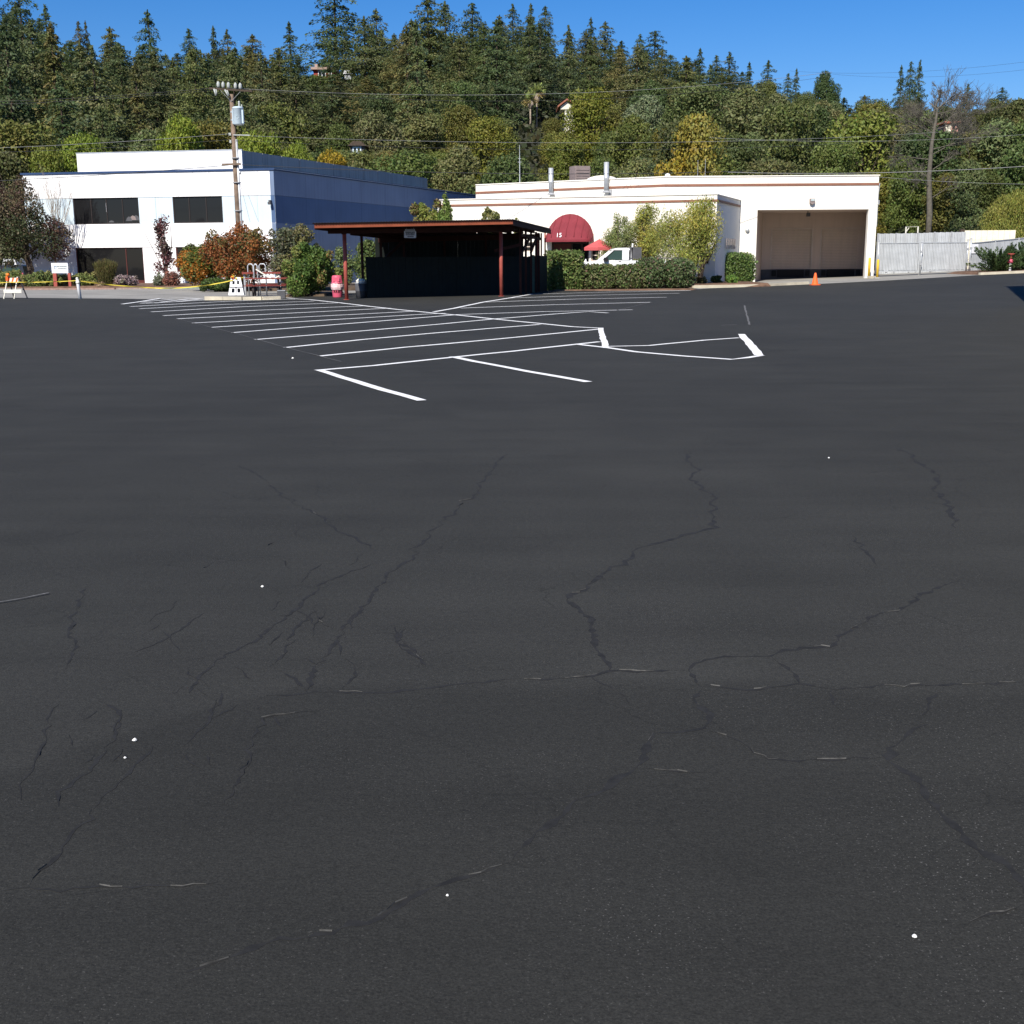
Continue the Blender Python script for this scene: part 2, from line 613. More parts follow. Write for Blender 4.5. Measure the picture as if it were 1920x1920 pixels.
def conifer_crown(name, H, R, seed, pal, leaf=.3, nl=20, shape=.85, dens=1.0, zlo=.06, droop=.28):
    """drooping boughs, each a thick clump of sprays towards its tip, in loose irregular tiers"""
    rng = np.random.default_rng(seed)
    C, A, T, S = [], [], [], []
    lean = rng.normal(size=8) * .12
    for i in range(nl):
        f = zlo + (1 - zlo) * ((i + rng.random() * .9) / nl) ** .92
        L0 = R * (1 - f) ** shape * (.66 + .62 * rng.random()) + .30
        if f < .25:
            L0 *= .6 + 1.6 * f
        nbk = 5 + int(rng.random() * 3)
        a0 = rng.random() * 6.28
        for k in range(nbk):
            a = a0 + k * 6.283 / nbk + rng.normal() * .3
            L = L0 * (.55 + .65 * rng.random()) * (1 + lean[int(a / 6.283 * 8) % 8])
            col = np.array(pal[rng.integers(len(pal))]) * (.85 + .3 * rng.random())
            m = max(10, int((10 + L * 17) * dens))
            t = 1 - (1 - .10) * rng.random(m) ** 1.35
            thick = .10 * L + .16
            z = f * H + L * (.10 * t - droop * t * t) - np.abs(rng.normal(size=m)) * thick * .9 + rng.normal() * .25
            side = rng.normal(size=m) * (.17 * L + .10) * (1.15 - .55 * t)
            x = math.cos(a) * L * t - math.sin(a) * side
            y = math.sin(a) * L * t + math.cos(a) * side
            C.append(np.stack([x, y, z], 1))
            A.append(np.tile([math.cos(a), math.sin(a), -.55], (m, 1)))
            T.append(np.tile(col, (m, 1)))
            S.append(leaf * (.6 + .7 * rng.random(m)) * (1.0 - .35 * f))
    n = 260
    f = rng.random(n) ** .8
    C.append(np.stack([rng.normal(size=n) * .26 * (1.15 - f), rng.normal(size=n) * .26 * (1.15 - f), H * (.88 + .12 * f)], 1))
    A.append(np.tile([0, 0, 1], (n, 1)))
    T.append(np.tile(pal[0], (n, 1)))
    S.append(np.full(n, leaf * .6))
    C, A, T, S = map(np.concatenate, (C, A, T, S))
    N = C * np.array([1.0, 1.0, 0.0])
    N /= np.linalg.norm(N, axis=1, keepdims=True) + .05
    N += np.array([0, 0, .85])
    return leaf_mesh(name, C, S, tints(T, rng, .12), rng, .5, A, .45, N, .6)

def plant(name, label, cat, base, blobs, n, leaf, pal, seed, stems=None, aspect=.55, lo=.45, group=None,
          box=False, part='foliage', axis=None, axj=.5, palw=None, stem_mat='bark', rz=0.0, gain=1.6):
    """one shrub: an Empty at its base, foliage and stems as parts; blobs carry a palette index as 7th number"""
    rng = np.random.default_rng(seed)
    t = thing(name, label, cat, base, rz, group)
    C, idx, N = cloud([b[:6] for b in blobs], n, rng, lo, box)
    keep = C[:, 2] > -.02
    C, idx, N = C[keep], idx[keep], N[keep]
    pi = np.array([b[6] if len(b) > 6 else -1 for b in blobs])[idx]
    rnd = rng.choice(len(pal), size=len(C), p=palw)
    mixed = rng.random(len(C)) < .75
    ci = np.where((pi >= 0) & mixed, pi, rnd)
    tt = tints(np.array(pal)[ci] * gain, rng)
    ax = None if axis is None else np.tile(axis, (len(C), 1))
    me = leaf_mesh(part, C, leaf * (.6 + .8 * rng.random(len(C))), tt, rng, aspect, ax, axj, N, .7)
    link(part, me, t)
    if stems:
        b = MB()
        for pts, r in stems:
            b.tube(pts, r, 6)
        obj('stem', b, M[stem_mat], t)
    return t

# ================================================================== SETTING: ground, pavement, lot
RIDGE = [(-900, 150), (-300, 130), (0, 135), (150, 150), (300, 165), (480, 165), (600, 158), (700, 150), (800, 150), (960, 128),
         (1100, 145), (1200, 165), (1300, 185), (1400, 205), (1500, 222), (1600, 222), (1750, 222), (1920, 226), (2300, 225), (3000, 235)]
def hz(x, y):
    base = gz(x, min(y, 75))
    if y < 108:
        return base
    px = 960 + 2221 * x / y
    zr = P(max(-400, min(2400, px)), interp(px, RIDGE), 320).z
    t = min(1.0, (y - 108) / 212)
    h = zr * t ** 1.08
    if y > 320:
        h = zr - (y - 320) * .06
    h += 1.2 * math.sin(x * .11 + y * .05) * t * (1 - t) * 2
    return base * (1 - t) + h

def sheet(name, xs, rows, zf, m):
    """rows(x) -> list of y values (same count for every x)"""
    b = MB()
    grid = [[(x, y, zf(x, y)) for y in rows(x)] for x in xs]
    nx, ny = len(grid), len(grid[0])
    vs = [p for c in grid for p in c]
    fs = [(i * ny + j, (i + 1) * ny + j, (i + 1) * ny + j + 1, i * ny + j + 1) for i in range(nx - 1) for j in range(ny - 1)]
    b.add(vs, fs)
    return struct(name, b, m, smooth=True)

fr = lambda a, b, n: [a + (b - a) * i / (n - 1) for i in range(n)]
sheet('ground', fr(-260, 260, 131), lambda x: fr(-90, 112, 102), lambda x, y: gz(x, y) - .06, M['soil'])
sheet('hillside', fr(-1.15, 1.15, 150), lambda u: fr(104, 470, 90), lambda u, y: 0, M['hill'])
hill = bpy.data.objects['hillside']
for v in hill.data.vertices:
    v.co.x = v.co.x * v.co.y * .62
    v.co.z = hz(v.co.x, v.co.y) - .12
hill.data.update()

edge_px = [(-260, 556), (0, 558), (230, 560), (385, 563), (520, 562)]
EDGE = [(-70, 54)] + [(G(*p).x, G(*p).y) for p in edge_px]
EDGE += [(-8.9, 50.2), (-7.4, 55.5), (1.6, 57.5), (2.0, 57.2)]
EDGE += [(G(*p).x, G(*p).y) for p in [(1100, 545.5), (1290, 545), (1320, 541), (1420, 537), (1520, 533), (1640, 527), (1720, 522.5), (1800, 518), (1830, 516), (1900, 513)]]
EDGE += [(45, 69), (80, 72)]
edge_d = lambda x: interp(x, EDGE)
sheet('asphalt_lot', fr(-70, 80, 301), lambda x: [-40, -10, 0, 1.5, 3, 5, 8, 12, 16, 20] + fr(22, edge_d(x), 44), gz, M['asphalt'])
sheet('pavement', fr(-70, 80, 151), lambda x: fr(edge_d(x) - 3, 66.9 if x < -9 else 92, 24), lambda x, y: gz(x, y) - .02, M['pavement'])
sheet('rear_yard_paving', fr(-70, -9.5, 40), lambda x: fr(76, 102, 16), lambda x, y: gz(x, y) - .03, M['pavement'])

# ---- painted lines (each stroke a thin sheet of paint)
lotline = bpy.data.objects['asphalt_lot']
LN = [0]
def stripe(pts, wd, m='paint', name='painted_line', wob=.012, seg=.6, taper=None):
    LN[0] += 1
    rnd = random.Random(LN[0])
    off = .003 + LN[0] * .0002
    W = [G(*p) for p in pts]
    path = [W[0]]
    for a, b in zip(W, W[1:]):
        k = max(1, int((b - a).length / seg))
        for i in range(1, k + 1):
            path.append(a.lerp(b, i / k))
    L, Rr = [], []
    for i, p in enumerate(path):
        t = (path[min(i + 1, len(path) - 1)] - path[max(i - 1, 0)])
        t.z = 0
        t.normalize()
        nrm = Vector((-t.y, t.x, 0))
        ww = wd * (taper[i % len(taper)] if taper else 1)
        j = rnd.uniform(-wob, wob)
        a = p + nrm * (ww / 2 + rnd.uniform(-wob, wob) * .5 + j)
        c = p - nrm * (ww / 2 + rnd.uniform(-wob, wob) * .5 - j)
        for q in (a, c):
            q.z = gz(q.x, q.y) + off
        L.append(a)
        Rr.append(c)
    b = MB()
    n = len(L)
    b.add(L + Rr, [(n + i, n + i + 1, i + 1, i) for i in range(n - 1)])
    return obj(name, b, M[m], lotline)

cw = .145
left_lines = [
    [(244, 575), (370, 568), (470, 563), (553, 561)], [(262, 579), (420, 571), (590, 564.7)],
    [(283, 585), (450, 575.5), (634, 568)], [(306, 592), (480, 582), (687, 573.5)], [(332, 598), (520, 588.5), (731, 578)],
    [(361, 606), (560, 595), (781, 583.5)], [(396, 614), (600, 601), (800, 589), (836, 587.5)],
    [(436, 624), (640, 608), (800, 595), (860, 590), (1020, 584.5), (1186, 581)],
    [(479, 637), (640, 624), (800, 610.3), (926, 598.4), (1040, 589), (1104, 584.5), (1139, 587)],
    [(535, 652), (680, 637), (800, 626), (920, 616), (1013, 608.6)],
    [(600, 668), (760, 651.5), (890, 640), (1000, 629.5), (1123, 617.6)],
    [(593, 695), (700, 686), (800, 675.5), (860, 669), (960, 659), (1079, 646), (1124, 641)]]
for p in left_lines:
    stripe(p, cw if p[0][1] < 600 else .13)
for p in [[(999, 551.7), (1150, 547.6), (1295, 544.9)], [(955, 559), (1120, 553.5), (1274, 550)], [(911, 566.7), (1080, 561), (1250, 557.5)],
          [(864, 578), (1040, 571.5), (1221, 567)]]:
    stripe(p, cw)
stripe([(540, 559.8), (580, 562), (637, 568), (691, 574.5), (745, 580.5), (800, 586), (861, 591.5), (922, 598), (1013, 607), (1072, 613), (1124, 615.5)], .14)
stripe([(813, 585), (853, 578), (905, 567), (955, 559), (999, 551.6)], .14)
stripe([(1126, 615.2), (1130, 632), (1136, 653)], .125, seg=.4)
stripe([(1079, 645.8), (1139, 652.6), (1192, 660.5), (1280, 668), (1372, 674.5), (1400, 671.5), (1429, 667)], .13)
stripe([(1139, 650), (1217, 648.5), (1320, 638.5), (1386, 633.8)], .12)
stripe([(1389, 627), (1406, 646), (1424, 666.5)], .155, seg=.4)
stripe([(847, 669.5), (889, 678), (990, 697), (1104, 717)], .13)
stripe([(597, 694.5), (690, 723), (790, 752)], .125)
# access hatching beside the far left stall
stripe([(229, 570.5), (262, 566), (300, 559.8), (345, 558.8), (380, 561)], .15)
for a, c in [((270, 566), (325, 561.5)), ((300, 567), (352, 561)), ((330, 566), (372, 561.5)), ((265, 568), (298, 568.4))]:
    stripe([a, c], .15)
stripe([(262, 569.5), (310, 567.2), (384, 562.8)], .15)
# chalk snap lines left by the striping crew
stripe([(332, 598), (436, 624), (535, 652), (640, 679)], .022, 'chalk', 'chalk_line')
stripe([(1396, 573), (1400, 590), (1405, 610)], .05, 'chalk', 'chalk_line')
stripe([(1221, 567), (1150, 584)], .03, 'chalk', 'chalk_line')
stripe([(1352, 610.5), (1382, 609.5)], .06, 'chalk', 'chalk_line')
stripe([(-20, 1136), (40, 1126), (92, 1116)], .005, 'chalk', 'chalk_line')

# ---- cracks in the sealed surface
CR = [0]
def crack(pts, wd=.02, lip=.5, off=(0, 0), sc=1.0):
    CR[0] += 1
    rnd = random.Random(900 + CR[0])
    W = [G(off[0] + x * sc, off[1] + y * sc) for x, y in pts]
    path = [W[0]]
    jt = 0.0
    for a, b in zip(W, W[1:]):
        L = (b - a).length
        k = max(2, int(L / .03)) if a.y < 6 else max(2, int(L / .07))
        for i in range(1, k + 1):
            q = a.lerp(b, i / k)
            am = min(.012, L * .05) * (1 if a.y < 6 else 2)
            dr = (b - a).normalized()
            jt = jt * .55 + rnd.gauss(0, am * .75)
            q = q + Vector((-dr.y, dr.x, 0)) * jt
            path.append(q)
    n = len(path)
    L, Rr, E1, E2 = [], [], [], []
    for i, p in enumerate(path):
        t = path[min(i + 1, n - 1)] - path[max(i - 1, 0)]
        t.z = 0
        t.normalize()
        nr = Vector((-t.y, t.x, 0))
        env = min(1, i / 3, (n - 1 - i) / 3)
        ww = wd * (.75 if lip >= .3 else .62) * max(.1, env) * rnd.choice((.2, .5, .8, 1.1, 1.5))
        a, c = p + nr * ww * .5, p - nr * ww * .5
        for q in (a, c):
            q.z = gz(q.x, q.y) + .0005 + CR[0] * .000012 + (i % 9) * .00001
        L.append(a)
        Rr.append(c)
    b = MB()
    b.add(L + Rr, [(n + i, n + i + 1, i + 1, i) for i in range(n - 1)])
    # raised pale lips where the sealer has worn off the far edge
    b.slot = 1
    i = 1
    while i < n - 3:
        run = rnd.randint(1, 4)
        if rnd.random() < lip * .75:
            j = min(n - 2, i + run)
            for k in range(i, j):
                h = .001 + rnd.random() * .004
                w1 = wd * rnd.uniform(.08, .22)
                a, c = (L[k], L[k + 1]) if L[k].y > Rr[k].y else (Rr[k], Rr[k + 1])
                up = Vector((0, 0, h))
                bk = Vector((0, w1, 0))
                b.quad(a, c, c + up, a + up)
                b.quad(a + up, c + up, c + bk + up * .2, a + bk + up * .2)
        i += run + rnd.randint(1, 5)
    obj('crack', b, [M['crack'], M['crackedge']], lotline)

A4 = dict(off=(0, 1000), sc=.5)
A5 = dict(off=(960, 1000), sc=.5)
crack([(690, 1650), (810, 1615), (950, 1560), (1050, 1530), (1250, 1510), (1310, 1473), (1380, 1475), (1500, 1410), (1620, 1340), (1760, 1290), (1920, 1228)], .026, .9, **A4)
crack([(0, 1228), (60, 1160), (180, 1060), (230, 1000), (340, 970), (390, 930), (490, 870), (500, 820), (540, 750), (600, 752), (720, 735), (740, 710), (680, 620), (710, 575)], .034, .5, **A5)
crack([(710, 575), (670, 520), (690, 490), (800, 468), (970, 465), (1010, 440), (1190, 425), (1300, 350), (1450, 280), (1560, 220), (1700, 170)], .026, .3, **A5)
crack([(1000, 610), (1150, 603), (1300, 597), (1450, 598), (1600, 585), (1720, 573), (1935, 548)], .02, .7, **A4)
crack([(15, 548), (200, 550), (300, 540), (370, 520), (500, 520), (655, 515)], .02, .75, **A5)
crack([(710, 575), (880, 595), (1070, 572), (1220, 590), (1400, 572), (1600, 573), (1920, 566)], .018, .75, **A5)
crack([(970, 465), (1000, 490), (1060, 525), (1070, 570)], .024, .1, **A5)
crack([(1560, 720), (1460, 775), (1410, 855), (1470, 900), (1540, 960), (1550, 1010), (1650, 1090), (1700, 1150), (1850, 1250), (1930, 1350)], .036, .3, **A5)
crack([(740, 740), (860, 790), (960, 850), (1400, 850)], .015, .4, **A5)
crack([(490, 885), (620, 895), (770, 902)], .013, .8, **A5)
crack([(1200, 590), (1205, 640), (1240, 680)], .02, .1, **A5)
crack([(300, 540), (380, 590), (450, 640)], .014, .3, **A5)
crack([(1590, 580), (1580, 640), (1540, 700)], .02, .1, **A5)
crack([(1690, 1480), (1800, 1440), (1920, 1405)], .01, .5, **A5)
crack([(1287, 845), (1300, 890), (1328, 930), (1335, 990), (1200, 1030), (1140, 1070), (1070, 1125), (1100, 1160), (1115, 1210), (1150, 1260)], .04, .12)
crack([(1690, 840), (1760, 895), (1750, 915), (1785, 960), (1790, 990)], .045, .1)
crack([(1598, 1005), (1620, 1040), (1650, 1062)], .035, .1)
crack([(950, 850), (900, 910), (830, 980), (760, 1055), (720, 1090), (650, 1180)], .028, .05)
crack([(450, 870), (560, 950), (700, 1035)], .025, .05)
crack([(760, 1180), (745, 1205), (775, 1225), (800, 1252)], .03, .1)
for p, wd, lp in [([(320, 200), (270, 320), (265, 385), (295, 410), (270, 465), (250, 510)], .022, .2), ([(720, 610), (750, 540), (830, 480), (1000, 370), (1150, 250), (1200, 200), (1400, 110)], .026, .05),
              ([(1150, 605), (1170, 540), (1260, 400), (1330, 300)], .026, .05), ([(1150, 605), (1110, 550), (1050, 515)], .022, .1),
              ([(1280, 590), (1340, 540), (1330, 500), (1290, 470)], .02, .1), ([(750, 740), (790, 680), (830, 590)], .02, .1),
              ([(690, 800), (750, 740), (900, 640)], .016, .2), ([(350, 1045), (420, 960), (500, 890), (590, 800)], .018, .1),
              ([(220, 1030), (220, 970), (330, 900), (460, 740), (450, 670), (370, 630)], .018, .3), ([(110, 1340), (150, 1280), (230, 1200), (350, 1040)], .018, .4),
              ([(0, 1352), (110, 1340), (370, 1330), (640, 1330), (820, 1318)], .01, .85), ([(80, 1010), (75, 960), (170, 800), (180, 700), (210, 650)], .016, .1),
              ([(500, 450), (620, 400), (760, 300)], .02, .05), ([(1480, 350), (1490, 420), (1560, 470), (1600, 505)], .026, .1), ([(840, 1030), (1000, 700), (1180, 670)], .014, .4),
              ([(1090, 420), (1120, 340), (1200, 290)], .02, .05), ([(1010, 500), (1100, 400)], .02, .05)]:
    crack(p, wd, lp, **A4)

# short hairline cracks of the alligatored patch at left
rc = random.Random(31)
for k in range(44):
    x, y = rc.uniform(40, 760), rc.uniform(1010, 1440)
    if abs((y - 1010) - (760 - x) * .62) > 190:
        continue
    L = rc.uniform(25, 75)
    a = rc.choice((-.8, -.75, -.95, 1.0, .75)) + rc.uniform(-.25, .25)
    pts = [(x, y)]
    for s_ in range(3):
        a2 = a + rc.uniform(-.5, .5)
        pts.append((pts[-1][0] + L / 3 * math.cos(a2), pts[-1][1] + L / 3 * math.sin(a2) * .8))
    crack(pts, rc.uniform(.010, .022), .12)

# ---- white pebbles lying on the lot
for k, (px, py, s, lab) in enumerate([(492, 1103, .011, 'white pebble alone in the middle left of the dark lot'), (253, 1391, .012, 'larger of the two white pebbles near the left foreground cracks'),
                                 (235, 1427, .007, 'smaller of the two white pebbles near the left foreground cracks'), (1714, 1763, .009, 'white pebble at lower right of the asphalt near the viewer'),
                                 (839, 1684, .006, 'tiny pale chip beside the long foreground crack'), (1554, 860, .012, 'tiny white pebble on the right half of the lot'),
                                 (549, 673, .03, 'white paint chip beside the stall line ends')]):
    b = MB()
    rnd = random.Random(k)
    s *= .62
    b.lathe([(s * .6, 0), (s * 1.1, s * .5), (s * .8, s * 1.1), (s * .3, s * 1.5)], n=7)
    b.v = [(x * rnd.uniform(.8, 1.2), y * rnd.uniform(.8, 1.2), z) for x, y, z in b.v]
    o = obj('pebble', b, M['stone'], loc=G(px, py) + Vector((0, 0, .001)))
    tag(o, lab, 'pebble', 'pebbles on the asphalt')

# ---- planting beds and kerbs
def bed(name, poly, z, m, seed=0):
    rnd = random.Random(seed)
    b = MB()
    n = len(poly)
    cx = sum(p[0] for p in poly) / n
    cy = sum(p[1] for p in poly) / n
    vs = [(x, y, gz(x, y) - .04) for x, y in poly]
    vs += [(cx + (x - cx) * .93, cy + (y - cy) * .93, gz(x, y) + z * rnd.uniform(.8, 1.1)) for x, y in poly]
    vs.append((cx, cy, gz(cx, cy) + z * 1.15))
    fs = [(i, (i + 1) % n, (i + 1) % n + n, i + n) for i in range(n)] + [(n + i, n + (i + 1) % n, 2 * n) for i in range(n)]
    b.add(vs, fs)
    return struct(name, b, m)

def ring(x0, x1, y0, y1, k=5):
    return [(x, y0) for x in fr(x0, x1, k)] + [(x1 + .3, (y0 + y1) / 2)] + [(x, y1) for x in fr(x1, x0, k)] + [(x0 - .3, (y0 + y1) / 2)]
bed('planting_bed', ring(-36, -13.2, 66.9, 76.5, 12), .16, M['mulch'], 1)
bed('planting_bed', ring(-15.2, -7.0, 60.2, 72, 6), .14, M['soil'], 2)
bed('planting_bed', ring(-9.6, -7.9, 50.0, 56, 4), .10, M['soil'], 3)
bed('planting_bed', ring(2.0, 8.9, 56.5, 58.9, 8), .05, M['mulch'], 4)
bed('planting_bed', ring(8.8, 13.6, 61.2, 70.8, 6), .16, M['mulch'], 5)
bed('planting_bed', ring(27.2, 44, 68.2, 74, 8), .14, M['mulch'], 6)
# painted fire-lane kerb edges along the far side of the pavement
for x0, x1, m in [(-27, -22.6, 'redpaint'), (-21.2, -19.6, 'pavement'), (-19.4, -14.4, 'greenlight')]:
    pass
def kerb(name, pts, wd, h, m):
    b = MB()
    for a, c in zip(pts, pts[1:]):
        A, B = Vector((a[0], a[1], gz(*a) + h / 2 - .02)), Vector((c[0], c[1], gz(*c) + h / 2 - .02))
        b.bar(A, B, wd, h + .04)
    return struct(name, b, m)
k0 = [(G(x, y).x, G(x, y).y + .1) for x, y in [(386, 562), (420, 562.5), (455, 562.8), (490, 562.5), (523, 561.5)]]
kerb('kerb', k0, .22, .13, M['kerb'])
kerb('kerb', [(G(1310, 541).x, 60.6), (11.6, 61.2), (13.2, 61.6), (16, 63.4)], .18, .12, M['kerb'])
kerb('kerb', [(26.9, 67.7), (28.4, 68.0), (32, 68.4), (40, 69)], .2, .13, M['kerb'])
kerb('kerb', [(-36, 66.75), (-27.6, 66.75)], .14, .07, M['concrete'])
kerb('kerb', [(-27.5, 66.75), (-22.4, 66.75)], .14, .07, mat('faded_red_kerb_paint', (.30, .20, .165), .9, var=.3, scale=6))
kerb('kerb', [(-22.3, 66.75), (-19.9, 66.75)], .14, .07, mat('faded_red_kerb_paint', (.29, .22, .19), .9, var=.3, scale=6))
kerb('kerb', [(-19.8, 66.75), (-15.0, 66.75)], .14, .07, mat('faded_green_kerb_paint', (.24, .29, .23), .9, var=.3, scale=6))

# ================================================================== BUILDINGS
class Facade:
    """vertical plane through two ground points; pix() turns a photo pixel on it into (s along, z up)"""
    def __init__(s, A, B):
        s.A = Vector((A[0], A[1], 0))
        d = Vector((B[0] - A[0], B[1] - A[1], 0))
        s.L = d.length
        s.e = d / s.L
        s.n = Vector((-s.e.y, s.e.x, 0))      # points away from the viewer
        s.rz = math.atan2(s.e.y, s.e.x)
    def pix(s, px, py):
        v = ray(px, py)
        t = (s.A - EYE).dot(s.n) / v.dot(s.n)
        q = EYE + v * t
        return ((q - s.A).dot(s.e), q.z)
    def S(s, px, py):
        return s.pix(px, py)[0]
    def Z(s, px, py):
        return s.pix(px, py)[1]
    def loc(s, w):
        d = Vector((w[0], w[1], 0)) - s.A
        return (d.dot(s.e), d.dot(s.n))

# ---------------------------------------------------- white and blue two-storey office
def office():
    lf, rt = P(40, 322, 76.7), P(512.5, 318, 74.0)
    F = Facade(lf, rt)
    zt, z0 = 7.2, .05
    t = thing('office_building', 'white two-storey office with dark windows and a long blue side wall', 'building', (F.A.x, F.A.y, 0), F.rz)
    W = F.L
    back = [F.loc((rt.x + .37 * k, rt.y + k)) for k in (32.5,)][0]
    D = back[1]
    skew = (back[0] - W) / D
    th = .22
    core = MB()
    core.prism([(.25, th + .06), (W - .28, th + .06), (W - .28 + skew * (D - .4), D - .4), (.25 + skew * (D - .4), D - .4)], z0, zt - .25)
    obj('core', core, M['black'], t)
    za, zb, zc = F.Z(200, 371), F.Z(200, 420), F.Z(200, 464.5)
    wins = [  # px0, px1, ytop, ybot, mullions, frame
        (136, 260, 'u', [170, 199, 229]), (323, 417, 'u', [354, 386]), (142, 268.5, 'l', [236]), (330, 424, 'l', [362, 394])]
    up, low = [], []
    for px0, px1, lv, mu in wins:
        yr = 396 if lv == 'u' else 490
        s0, s1 = F.S(px0 + (1.5 if lv == 'u' else .8), yr), F.S(px1, yr)
        zz = (zb, za) if lv == 'u' else ((.42 if px0 < 300 else 1.0), zc)
        (up if lv == 'u' else low).append((s0, s1))
        w = MB()
        fr_ = .055
        y0, y1 = .09, .18
        w.box(s0, s1, y0, y1, zz[1] - fr_, zz[1] - .003).box(s0, s1, y0, y1, zz[0] + .003, zz[0] + fr_)
        w.box(s0, s0 + fr_, y0, y1, zz[0] + fr_, zz[1] - fr_).box(s1 - fr_, s1, y0, y1, zz[0] + fr_, zz[1] - fr_)
        edges = [s0 + fr_]
        for m in mu:
            sm_ = F.S(m, yr)
            w.box(sm_ - .025, sm_ + .025, y0, y1, zz[0] + fr_, zz[1] - fr_)
            edges += [sm_ - .025, sm_ + .025]
        edges.append(s1 - fr_)
        wo = obj('window', w, M['winframe'] if lv == 'u' else M['redframe'], t)
        for a, b_ in zip(edges[::2], edges[1::2]):
            obj('pane', MB().box(a, b_, .12, .15, zz[0] + fr_, zz[1] - fr_), M['glass'], wo)
        if px0 == 136:
            sa, zz_ = F.pix(198, 389)
            obj('pale_strip', MB().box(sa - .03, sa + .03, .112, .118, zz_ - .28, zz_ + .28), M['signshade'], wo)
            for qx, qy, qw, qh in ((240, 410, .22, .14), (247, 408, .24, .14), (253, 408, .25, .16), (207, 415, .2, .06)):
                sa, zz_ = F.pix(qx, qy)
                obj('stacked_paper', MB().prism([(sa - qw, zz_ - qh), (sa + qw, zz_ - qh), (sa + qw * .7, zz_ + qh * .5), (sa, zz_ + qh), (sa - qw * .6, zz_ + qh * .3)], .1125 + qx * 1e-5, .118, 'y'), M['darkgrey'] if qx != 247 else M['brownac'], wo)
    # wall panels, band by band, with open joints between neighbours
    def band(zlo, zhi, gaps, step, m, nm='panel', y=0.0, s_from=0.0, s_to=None, seed=0):
        s_to = s_to or W
        cuts = sorted([s_from, s_to] + [c for g in gaps for c in g])
        spans = [(a, b_) for a, b_ in zip(cuts, cuts[1:]) if not any(abs(a - g[0]) < 1e-6 and abs(b_ - g[1]) < 1e-6 for g in gaps)]
        rnd = random.Random(seed)
        for a, b_ in spans:
            k = max(1, round((b_ - a) / step))
            for i in range(k):
                p0, p1 = a + (b_ - a) * i / k, a + (b_ - a) * (i + 1) / k
                yy = y + rnd.uniform(0, .006)
                obj(nm, MB().box(p0 + .007, p1 - .007, yy, th, zlo + .006, zhi - .006), m, t)
    band(za, zt - .12, [], 1.03, M['white'], seed=1)
    band(zb, za, up, 1.03, M['paleblue'], y=.03, seed=2)
    band(zc, zb, [], 3.1, M['white'], seed=3)
    band(z0, zc, [low[0]] + [low[1]], 2.2, M['white'], y=.03, seed=4)
    sill = MB().box(low[1][0], low[1][1], .03, th, z0, .98)
    obj('window_sill_wall', sill, M['white'], t)
    obj('door_sill', MB().box(low[0][0], low[0][1], .03, th, z0, .41), M['redframe'], t)
    # side wall towards the right: three painted bands
    def side(zlo, zhi, m, out):
        b = MB()
        k = 9
        for i in range(k):
            y0, y1 = .0 + D * i / k, D * (i + 1) / k - .012
            b.prism([(W - .26 + skew * y0, y0 + .001), (W + out + skew * y0, y0), (W + out + skew * y1, y1), (W - .26 + skew * y1, y1)], zlo + .005, zhi - .005)
        o = obj('side_wall_band', b, m, t)
        return o
    zs1, zs2 = F.Z(512, 366), F.Z(512, 418)
    side(zs1, zt - .12, M['blue_up'], .0)
    side(zs2, zs1, M['blue_mid'], -.02)
    side(z0, zs2, M['blue_up'], .0)
    c = MB()
    c.prism([(-.06, -.07), (W + .07, -.07), (W + .07 + skew * (D + .1), D + .03), (-.06 + skew * (D + .1), D + .03)], zt - .115, zt)
    obj('coping', c, M['capblue'], t)
    c = MB()
    c.prism([(W + .071, .0), (W + .09, .0), (W + .09 + skew * D, D), (W + .071 + skew * D, D)], zt - .06, zt - .035)
    obj('drip_edge', c, M['galv'], t)
    # left end wall
    obj('side_wall_band', MB().prism([(0, .232), (.24, .232), (.24 + skew * D, D), (skew * D, D)], z0, zt - .13), M['white'], t)
    # roof penthouse screen set back from the front
    q0, q1 = F.loc(P(130, 288, 81.2)), F.loc(P(453, 281, 80.2))
    yq = q1[1]
    zp = P(453, 281, 80.2).z
    pb = F.loc((P(453, 281, 80.2).x + .37 * 28, P(453, 281, 80.2).y + 28))
    L = q1[0] - q0[0]
    ed = [0, .36, .58, .80, 1.0]
    for a, b_ in zip(ed, ed[1:]):
        obj('penthouse_panel', MB().box(q0[0] + L * a + .006, q0[0] + L * b_ - .006, yq, yq + .12, zt + .001, zp), M['white'], t)
    k = 12
    b = MB()
    for i in range(k):
        f0, f1 = i / k, (i + 1) / k - .002
        x0, y0 = q1[0] + (pb[0] - q1[0]) * f0, yq + .122 + (pb[1] - yq) * f0
        x1, y1 = q1[0] + (pb[0] - q1[0]) * f1, yq + .122 + (pb[1] - yq) * f1
        b.prism([(x0 - .1, y0), (x0, y0), (x1, y1), (x1 - .1, y1)], zt + .001, zp - .02)
    obj('penthouse_side', b, M['pent_side'], t)
    obj('penthouse_roof', MB().prism([(q0[0] + .02, yq + .13), (q1[0] - .11, yq + .13), (pb[0] - .11, pb[1]), (q0[0] + pb[0] - q1[0], pb[1])], zp - .3, zp - .1), M['grey'], t)
    obj('penthouse_trim', MB().box(q0[0] - .02, q1[0] + .03, yq - .03, yq + .15, zp + .001, zp + .05), M['galv'], t)
    # small flood lamp on the right corner of the front
    s, z = F.pix(508, 377)
    lamp = MB().box(s - .06, s + .06, -.28, -.02, z - .05, z + .05).box(s - .09, s + .09, -.36, -.16, z - .22, z - .06)
    obj('wall_lamp', lamp, M['darkgrey'], t)
    return F
OFF = office()

